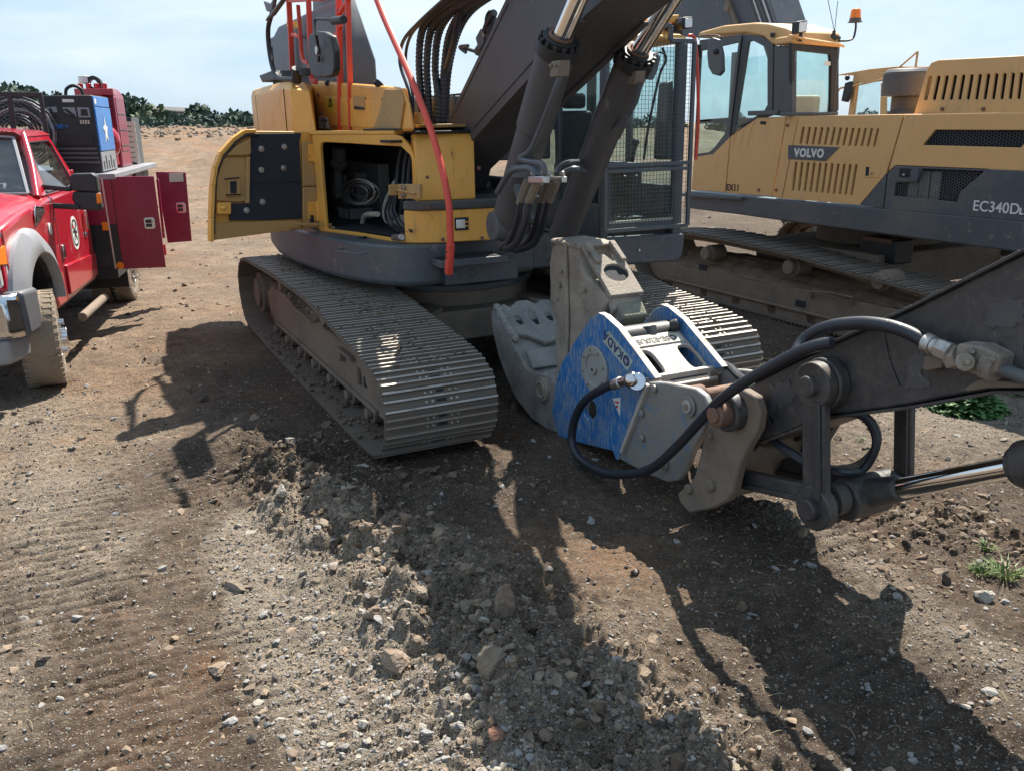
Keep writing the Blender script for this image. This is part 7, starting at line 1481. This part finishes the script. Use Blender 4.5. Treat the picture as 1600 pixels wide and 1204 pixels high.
m = MB(); q = kx(256, 383, -3.3); m.obox(q + Vector((0, 0, -.06)), (.03, 0, 0), (0, .02, 0), (0, 0, .07)); part('tail_marker', m, M['truck'], bxb, .006)
m = MB(); m.box(-3.9, -2.9, -1.9, -.5, .62, 1.0); m.box(-4.9, -3.9, -.55, -.40, .95, 1.0); part('under_body', m, M['black'], bxb, .01)
m = MB(); m.box(-3.80, -3.76, -.62, -.02, .28, .96); part('mud_flap', m, M['black'], bxb, .004)

# cargo on the truck
WX = -2.95
wd = KF.root('welder', 'welding generator with dark control panel and blue side, behind the truck cab', 'welder', z=0)
wx = lambda px, py, X=WX: kx(px, py, X)
P_ = [wx(66, 148), wx(140, 150), wx(164, 259), wx(82, 259)]
zt_w = (wx(66, 148).z + wx(140, 150).z) / 2; zb_w = 1.83
wy0, wy1 = wx(72, 200).y, wx(150, 200).y + .0
m = MB(); m.box(WX - .95, WX, wy0, wy1, zb_w, zt_w); wb_ = part('housing', m, M['black'], wd, .015)
m = MB(); m.box(WX - .93, WX - .02, wy1 - .01, wy1 + .018, zb_w + .26, zt_w - .14); part('blue_side_panel', m, M['bluep'], wd, .006)
m = MB(); m.box(WX - .93, WX - .02, wy1 - .02, wy1 + .012, zt_w - .13, zt_w - .01); part('blue_top_panel', m, M['bluep'], wd, .006)
m = MB(); m.box(WX - .93, WX - .02, wy1 - .01, wy1 + .012, zb_w + .02, zb_w + .25)
part('lower_side_panel', m, M['flare'], wd, .004)
m = MB()
for k in range(5): m.box(WX - .15 - .15 * k, WX - .10 - .15 * k, wy1 + .012, wy1 + .016, zb_w + .04, zb_w + .14 + .06 * (k % 2))
part('side_slots', m, M['void'], wd, 0)
m = MB(); c = Vector((WX - .45, wy1 + .019, (zb_w + zt_w) / 2 + .05)); m.prism([c + Vector((x, 0, z)) for x, z in ((.10, -.16), (.04, -.02), (.12, .02), (.02, .06), (.0, .18), (-.06, .05), (-.14, .04), (-.07, -.04), (-.10, -.14), (.0, -.08))], (0, .003, 0)); part('white_emblem', m, M['decalw'], wd, 0)
m = MB(); m.box(WX - .15, WX - .05, wy1 + .012, wy1 + .015, zt_w - .10, zt_w - .04); part('white_label', m, M['decalw'], wd, 0)
wc = lambda px, py: wx(px, py, WX + .003)
def wpan(nm, poly, mt, d=.004, bev=0, par=None): m = MB(); m.prism([wc(*p) for p in poly], (d, 0, 0)); return part(nm, m, M[mt], par or wb_, bev)
wpan('top_label', [(97, 155), (115, 155.5), (116, 160), (98, 160)], 'decalw')
for i, pl_ in enumerate((((72, 168), (88, 167), (90, 176), (76, 176)), ((97, 168), (117, 168), (120, 183), (101, 176)), ((120, 168), (139, 168.5), (142, 184), (123, 184)))): wpan('instrument_plate', pl_, 'flare', .006, .002)
wpan('dial', [(126, 171), (136, 171), (138, 181), (127, 181)], 'ink', .014, .003); wpan('lever', [(76, 170), (80, 169), (88, 184), (84, 185)], 'ink', .02, .003); wpan('lever', [(99, 171), (104, 170), (118, 180), (116, 183)], 'ink', .016, .003)
for k in range(4): wpan('toggle', [(125 + 4 * k, 188), (127.5 + 4 * k, 188), (128.5 + 4 * k, 194), (126 + 4 * k, 194)], 'cream', .015)
wpan('lower_control_panel', [(76, 205), (143, 205), (148, 228), (80, 228)], 'black', .012, .004)
for k in range(4): wpan('louvre', [(83 + k * 2, 231 + 7 * k), (151 + k * 1.6, 231 + 7 * k), (152 + k * 1.6, 235 + 7 * k), (84 + k * 2, 235 + 7 * k)], 'grey2', .02, .004)
q = wc(98, 198); text_part('lettering', 'Miller', .075, wb_, M['bluep'], (WX + .012, q.y - .02, q.z), (0, 1, 0), (0, 0, 1), .001, bold=.002)
q = wc(82, 197.5); m = MB(); m.ring(q + Vector((.006, 0, 0)), q + Vector((.009, 0, 0)), .028, .018, 16); part('logo_ring', m, M['decalw'], wb_, 0)
m = MB(); m.tube([Vector((WX - .3, wy1 - .35, zt_w)), Vector((WX - .3, wy1 - .33, zt_w + .08)), Vector((WX - .3, wy1 - .25, zt_w + .12)), Vector((WX - .3, wy1 - .17, zt_w + .08)), Vector((WX - .3, wy1 - .15, zt_w))], .02); part('lifting_eye', m, M['black'], wd, 0)
# compressor
cxr = KF.root('air_compressor', 'dark red air compressor with ribbed hood behind the blue welder on the truck', 'compressor', z=0)
CXX = -4.5; cc = lambda px, py, Y=-.12: k_(px, py, Y)
fy = lambda px, py: kx(px, py, CXX)
y0_, y1_ = fy(155, 200).y, fy(184, 200).y; zt_ = fy(170, 137).z
m = MB(); m.prism([(CXX, y0_, 1.83), (CXX, y1_, 1.83), (CXX, y1_, zt_ - .10), (CXX, y1_ - .06, zt_), (CXX, y0_, zt_)], (-.75, 0, 0)); cb_ = part('housing', m, M['maroon'], cxr, .02)
for k in range(3): m = MB(); m.box(CXX - .62, CXX - .12, y1_ - .005, y1_ + .012, zt_ - .36 - .21 * k, zt_ - .34 - .21 * k); part('side_rib', m, M['black'], cb_, .004)
m = MB(); m.box(CXX - .66, CXX - .08, y1_ - .01, y1_ + .008, zt_ - .85, zt_ - .12); part('side_panel', m, M['maroon'], cb_, .012)
m = MB(); q = fy(172, 222); m.sph((CXX + .14, y1_ - .16, q.z), (.16, .20, .24), 20, 12); m.cyl((CXX + .14, y1_ - .16, q.z - .30), (CXX + .14, y1_ - .16, q.z), .14, n=20); part('fan_shroud', m, M['truck'], cxr, 0)
m = MB(); q = fy(132, 140); 
for k in range(4): m.cyl((CXX + .12, q.y - .02 + .10 * k, q.z - .02), (CXX + .12, q.y - .02 + .10 * k, q.z + .07), .035, n=10)
m.box(CXX + .0, CXX + .25, q.y - .08, q.y + .40, q.z - .08, q.z); m.cyl((CXX + .1, q.y + .1, q.z - .4), (CXX + .1, q.y + .1, q.z - .05), .13, n=16); part('compressor_head', m, M['truck'], cxr, .006)
m = MB(); q = fy(133, 131); m.cyl(q, q + Vector((0, 0, .10)), .08, n=16); part('white_cap', m, M['white'], cxr, .01)
m = MB(); q = fy(147, 131); m.ring(q + Vector((-.06, 0, 0)), q + Vector((.06, 0, 0)), .10, .05, 20); m.tube([fy(150, 138), fy(157, 144), fy(152, 152), fy(149, 160)], .035); part('air_filter', m, M['black'], cxr, .01)
# pale louvred panel
m = MB(); pn = KF.root('louvred_panel', 'pale cream louvred panel standing at the rear of the truck body', 'panel', z=0)
LX = -5.6; a, b = kx(193, 185, LX), kx(205, 185, LX); zt2 = kx(198, 184, LX).z
m.box(LX - .65, LX, b.y - .06, b.y, 1.83, zt2); m.box(LX - .02, LX, a.y - .15, b.y, 1.83, zt2); part('frame', m, M['grey2'], pn, .004)
for k in range(int((zt2 - 1.87) / .075)):
    z = 1.87 + k * .075; m = MB(); m.obox((LX + .015, (a.y + b.y) / 2 - .05, z + .02), (.012, 0, .01), (0, (b.y - a.y) / 2 + .09, 0), (-.004, 0, .026)); part('slat', m, M['cream'], pn, .002)
# headache rack with mesh, cable coil behind it
m = MB(); RX = -2.45
rk = lambda px, py: kx(px, py, RX)
m.bar(rk(-60, 147), rk(66, 148), .04, .05); m.bar(rk(63, 148), rk(82, 262), .045, .04, up=(1, 0, 0)); m.bar(rk(15, 149), rk(22, 206), .05, .05, up=(1, 0, 0)); m.bar(rk(-60, 235), rk(75, 235), .04, .05)
rack = part('headache_rack', m, M['black'], TK, .006)
a, b = rk(-60, 148), rk(64, 148); z0_, z1_ = rk(20, 235).z, a.z; m = MB()
for j in range(int((z1_ - z0_) / .028)):
    for i in range(int((b.y - a.y) / .07)):
        y = a.y + (i + .5 * (j % 2)) * .07; z = z0_ + j * .028
        m.bar((RX, y, z), (RX, y + .035, z + .028), .003, .005, up=(1, 0, 0)); m.bar((RX, y + .07, z), (RX, y + .035, z + .028), .003, .005, up=(1, 0, 0))
part('expanded_mesh', m, M['black'], rack, 0, kind='stuff')
hr = KF.root('cable_coil', 'coil of black and pale cables hanging behind the mesh rack of the truck', 'cable coil', z=0)
for k in range(9):
    m = MB(); c = kx(35, 200, -2.75); rr = .42 - .035 * k; pts = [(c.x + .02 * math.sin(3 * t + k), c.y - .05 + rr * math.cos(t), c.z - .05 + rr * .95 * math.sin(t)) for t in [i * math.pi / 12 for i in range(25)]]; m.tube(pts, .015, n=6, sm=False); part('loop', m, M['flare' if k in (1, 4) else 'rubber'], hr, 0)
m = MB(); m.tube([mx(112, 268, -2.3), mx(105, 258, -2.3), mx(98, 256, -2.3)], .006)

# ------------------------------------------------------------------ plants
leafm = mat('leaf_green', (.055, .13, .035), .6, dirt=.1, bump=0, var=.4); grassm = mat('grass_green', (.10, .17, .035), .6, dirt=.1, bump=0, var=.35)
def plant(px, py, R_, n, kind, label, nm, seed, cat='plant'):
    rnd = random.Random(seed); x, y, _ = gz(px, py); z = float(gh(np.array([x]), np.array([y]))[0])
    root = bpy.data.objects.new(nm, None); COL.objects.link(root); root.location = (x, y, z - .01); tag(root, label, cat)
    m = MB(); st = MB()
    for i in range(n):
        a = rnd.uniform(0, 6.28)
        if kind == 'grass':
            r0 = R_ * .5 * rnd.random() ** .5; b = Vector((r0 * math.cos(a), r0 * math.sin(a), 0)); L = rnd.uniform(.06, .15) * R_ / .12; ln = rnd.uniform(.2, .9); d = Vector((math.cos(a) * ln, math.sin(a) * ln, 1)).normalized(); w = Vector((-math.sin(a), math.cos(a), 0)) * .0035
            p1 = b + d * L * .6; p2 = p1 + (d + Vector((math.cos(a) * .5, math.sin(a) * .5, -.5))).normalized() * L * .5
            m.add([b - w, b + w, p1 + w * .8, p1 - w * .8, p2], [(0, 1, 2, 3), (3, 2, 4)])
        else:
            r0 = R_ * rnd.random() ** .6; h = (1 - (r0 / R_) ** 2) * R_ * .55 * rnd.uniform(.4, 1.1) + .02; c = Vector((r0 * math.cos(a), r0 * math.sin(a), h)); s = rnd.uniform(.018, .04); u = Vector((math.cos(a + rnd.uniform(-1, 1)), math.sin(a + rnd.uniform(-1, 1)), rnd.uniform(-.4, .5))).normalized(); w = u.cross(Vector((rnd.uniform(-.3, .3), rnd.uniform(-.3, .3), 1))).normalized(); nn = u.cross(w)
            P = []
            for k in range(7): t = k / 7 * 2 * math.pi; e = 1 + .25 * math.sin(t * 3); P.append(c + u * s * math.cos(t) * 1.3 * e + w * s * .8 * math.sin(t) * e + nn * s * .25 * math.cos(2 * t))
            m.add(P + [c], [(k, (k + 1) % 7, 7) for k in range(7)])
            if i % 4 == 0: st.tube([Vector((r0 * .3 * math.cos(a), r0 * .3 * math.sin(a), 0)), c], .003, n=4, sm=False)
    part('blades' if kind == 'grass' else 'leaves', m, grassm if kind == 'grass' else leafm, root, 0)
    if st.v: part('stems', st, leafm, root, 0)
plant(1502, 634, .34, 900, 'leaf', 'low dark green leafy weed growing under the dark stick of the excavator', 'weed', 1)
plant(1590, 610, .18, 200, 'leaf', 'small weed at the right edge behind the steel tube of the stick', 'weed', 2)
plant(1540, 868, .06, 45, 'grass', 'small bright green grass tuft nearer the bucket cylinder', 'grass_tuft', 3, 'grass')
plant(1530, 905, .075, 55, 'grass', 'green grass tuft left of the pair behind the pale grey stone', 'grass_tuft', 4, 'grass')
plant(1570, 910, .11, 90, 'grass', 'widest green grass tuft at the right edge behind the pale grey stone', 'grass_tuft', 5, 'grass')
plant(1345, 690, .04, 20, 'grass', 'tiny green sprout under the hose loop of the linkage', 'grass_tuft', 6, 'grass')
# straw and twigs
rnd = random.Random(5); m = MB()
for i in range(260):
    px, py = rnd.uniform(0, 1600), rnd.uniform(560, 1190); x, y, _ = gz(px, py); z = float(gh(np.array([x]), np.array([y]))[0]) + .006; a = rnd.uniform(0, 6.28); L = rnd.uniform(.02, .09)
    m.tube([(x, y, z), (x + L * .5 * math.cos(a) + .01, y + L * .5 * math.sin(a), z + rnd.uniform(.0, .02)), (x + L * math.cos(a), y + L * math.sin(a), z + rnd.uniform(-.004, .01))], .0012, n=4)
part('straw', m, mat('straw', (.36, .29, .17), .8, dirt=0, bump=0), None, 0, kind='stuff', label='loose straw and twigs lying on the earth')
# ------------------------------------------------------------------ distant trees and building
lm = [mat('far_leaves_' + n, c, .8, dirt=0, bump=0, var=.35, dscale=.5) for n, c in (('dark', (.048, .08, .062)), ('mid', (.062, .10, .066)), ('olive', (.09, .125, .07)))]  # greens lightened towards teal, distance haze put into the leaf colour
bark = mat('bark', (.07, .055, .04), .9, dirt=.2)
def crown(seed, r, h, mtl):
    rs = np.random.default_rng(seed); V = []; nB = 16
    B = [(rs.normal(0, r * .42), rs.normal(0, r * .42), h * rs.uniform(.30, .92), r * rs.uniform(.26, .46)) for _ in range(nB)]
    pts = []
    for bx, by, bz, br in B:
        n = 130; d = rs.normal(size=(n, 3)); d /= np.linalg.norm(d, axis=1)[:, None]; pts.append(np.array([bx, by, bz]) + d * br * rs.uniform(.7, 1.08, (n, 1)))
    C_ = np.concatenate(pts); n = len(C_); s = rs.uniform(.22, .48, (n, 1)) * r / 4
    u = rs.normal(size=(n, 3)); u /= np.linalg.norm(u, axis=1)[:, None]; w = np.cross(u, rs.normal(size=(n, 3))); w /= np.linalg.norm(w, axis=1)[:, None]
    P = np.stack([C_ + u * s, C_ + w * s, C_ - u * s * .8, C_ - w * s], 1).reshape(-1, 3); F = np.arange(n * 4).reshape(-1, 4)
    me = np_mesh('crown', P, F); me.polygons.foreach_set('use_smooth', np.zeros(n, bool)); me.materials.append(mtl); return me
CR = [crown(i, 4 + (i % 3), 8 + (i % 3) * 1.5, lm[(0, 0, 1, 0, 1, 2)[i]]) for i in range(6)]
tk = MB(); tk.loft([[(.35 * math.cos(t), .35 * math.sin(t), -2) for t in [i * math.pi / 4 for i in range(8)]], [(.14 * math.cos(t) + .1, .14 * math.sin(t), 6) for t in [i * math.pi / 4 for i in range(8)]]]); tk.bar((0, 0, 3), (2, .5, 6), .15, .15); tk.bar((0, 0, 3.5), (-1.6, -.8, 6.5), .13, .13); TRK = tk.mesh('trunk', [bark])
rnd = random.Random(21)
LOOK = ['broad dark green tree', 'dark green rounded tree', 'mid green tree', 'tall dark tree', 'mid green bushy tree', 'olive green tree']
def tree(px, top, D, v, lab, sc=1.):
    r = ray(px, 300); t = D / r[1]; x, y = r[0] * t, r[1] * t; rt = ray(px, top); zt_ = EYE + rt[2] * D / rt[1]
    hh = 8 + (v % 3) * 1.5; s = sc; z0 = zt_ - hh * .98 * s
    root = bpy.data.objects.new('tree', None); COL.objects.link(root); root.location = (x, y, z0); root.rotation_euler = (0, 0, rnd.uniform(0, 6)); root.scale = (s, s, s); tag(root, lab, 'tree', 'trees of the belt beyond the earth bank')
    for nm, me_ in (('trunk', TRK), ('crown', CR[v])): o = bpy.data.objects.new(nm, me_); COL.objects.link(o); o.parent = root
TR = [(8, 152, 3), (40, 141, 2), (60, 140, 0), (95, 155, 1), (118, 153, 0), (150, 154, 3), (176, 153, 1), (196, 156, 0), (206, 157, 2), (240, 186, 3), (252, 187, 1), (266, 188, 0), (280, 187, 2), (300, 174, 5), (314, 174, 4), (322, 186, 0), (330, 186, 1), (344, 184, 3), (356, 186, 0), (368, 182, 1), (381, 182, 2), (393, 184, 0), (404, 186, 3), (418, 188, 1), (434, 186, 0), (452, 188, 2), (600, 190, 0), (620, 188, 1), (690, 186, 0), (720, 188, 3), (850, 192, 0), (900, 190, 2), (960, 195, 1), (1000, 190, 0), (1040, 195, 4), (1120, 190, 1), (1150, 188, 0), (1280, 186, 2), (1340, 182, 0), (1400, 180, 1), (1500, 176, 0), (1600, 172, 3)]
ORD = ['first', 'second', 'third', 'fourth', 'fifth', 'sixth', 'seventh', 'eighth', 'ninth', 'tenth', 'eleventh', 'twelfth', 'thirteenth', 'fourteenth', 'fifteenth', 'sixteenth', 'seventeenth', 'eighteenth', 'nineteenth', 'twentieth']
cnt = {}
def nth(k): cnt[k] = cnt.get(k, 0) + 1; n = cnt[k]; return ORD[n - 1] if n <= 20 else 'twenty-' + ORD[n - 21]
for i, (px, top, v) in enumerate(TR):
    where = 'behind the red truck' if px < 190 else 'left of the white building' if px < 236 else 'before the white building' if px < 312 else 'right of the white building' if px < 400 else 'hidden behind the middle excavator' if px < 1000 else 'hidden behind the second excavator'
    tree(px, top, rnd.uniform(150, 175), v, '%s, %s from left of the far trees %s' % (LOOK[v], nth(where), where), rnd.uniform(.8, 1.15) if px < 400 else .8)
for k in range(26):   # lower shrubs in front of the belt
    px = 150 + k * 12 + rnd.uniform(-4, 4); tree(px, 197 + rnd.uniform(-4, 4) + max(0, (px - 300) * .03), rnd.uniform(128, 142), (0, 1, 3, 2)[k % 4], 'low green shrub, %s from left at the foot of the far tree belt' % nth('shrub'), .55)
# building
D = 185; m = MB()
def at(px, py, D=D): r = ray(px, py); t = D / r[1]; return Vector((r[0] * t, D, EYE + r[2] * t))
bld = bpy.data.objects.new('building', None); COL.objects.link(bld); tag(bld, 'low white building with a long pale ribbed roof among the far trees', 'building')
a, b = at(228, 182), at(306, 184); zt_ = at(265, 173).z; m.box(a.x, b.x, D, D + 12, at(265, 196).z - 3, zt_ - .4); part('wall', m, mat('white_wall', (.48, .50, .50), .8, dirt=.1), bld, 0)
m = MB(); p0, p1, p2, p3 = at(226, 167), at(303, 171.5), at(312, 177), at(224, 172.5); m.add([p3, p2, p1 + Vector((0, 9, 0)), p0 + Vector((0, 9, 0)), p3 - Vector((0, 0, .3)), p2 - Vector((0, 0, .3)), p1 + Vector((0, 9, -.3)), p0 + Vector((0, 9, -.3))], [(0, 1, 2, 3), (7, 6, 5, 4), (0, 4, 5, 1), (1, 5, 6, 2), (2, 6, 7, 3), (3, 7, 4, 0)]); rf_ = part('roof', m, mat('pale_roof', (.36, .345, .32), .7, dirt=.1), bld, 0)
m = MB()
for k in range(26): t = k / 25; m.bar(p3.lerp(p2, t) + Vector((0, -.05, .12)), (p0 + Vector((0, 9, 0))).lerp(p1 + Vector((0, 9, 0)), t) + Vector((0, 0, .12)), .28, .22)
part('roof_ribs', m, mat('roof_rib', (.17, .165, .16), .7, dirt=.1), rf_, 0)
for k in range(7): m = MB(); x = a.x + 1.2 + k * (b.x - a.x - 2.4) / 6.5; m.box(x, x + .9, D - .05, D + .02, zt_ - 2.0, zt_ - 1.0); part('window', m, M['black'], bld, 0)
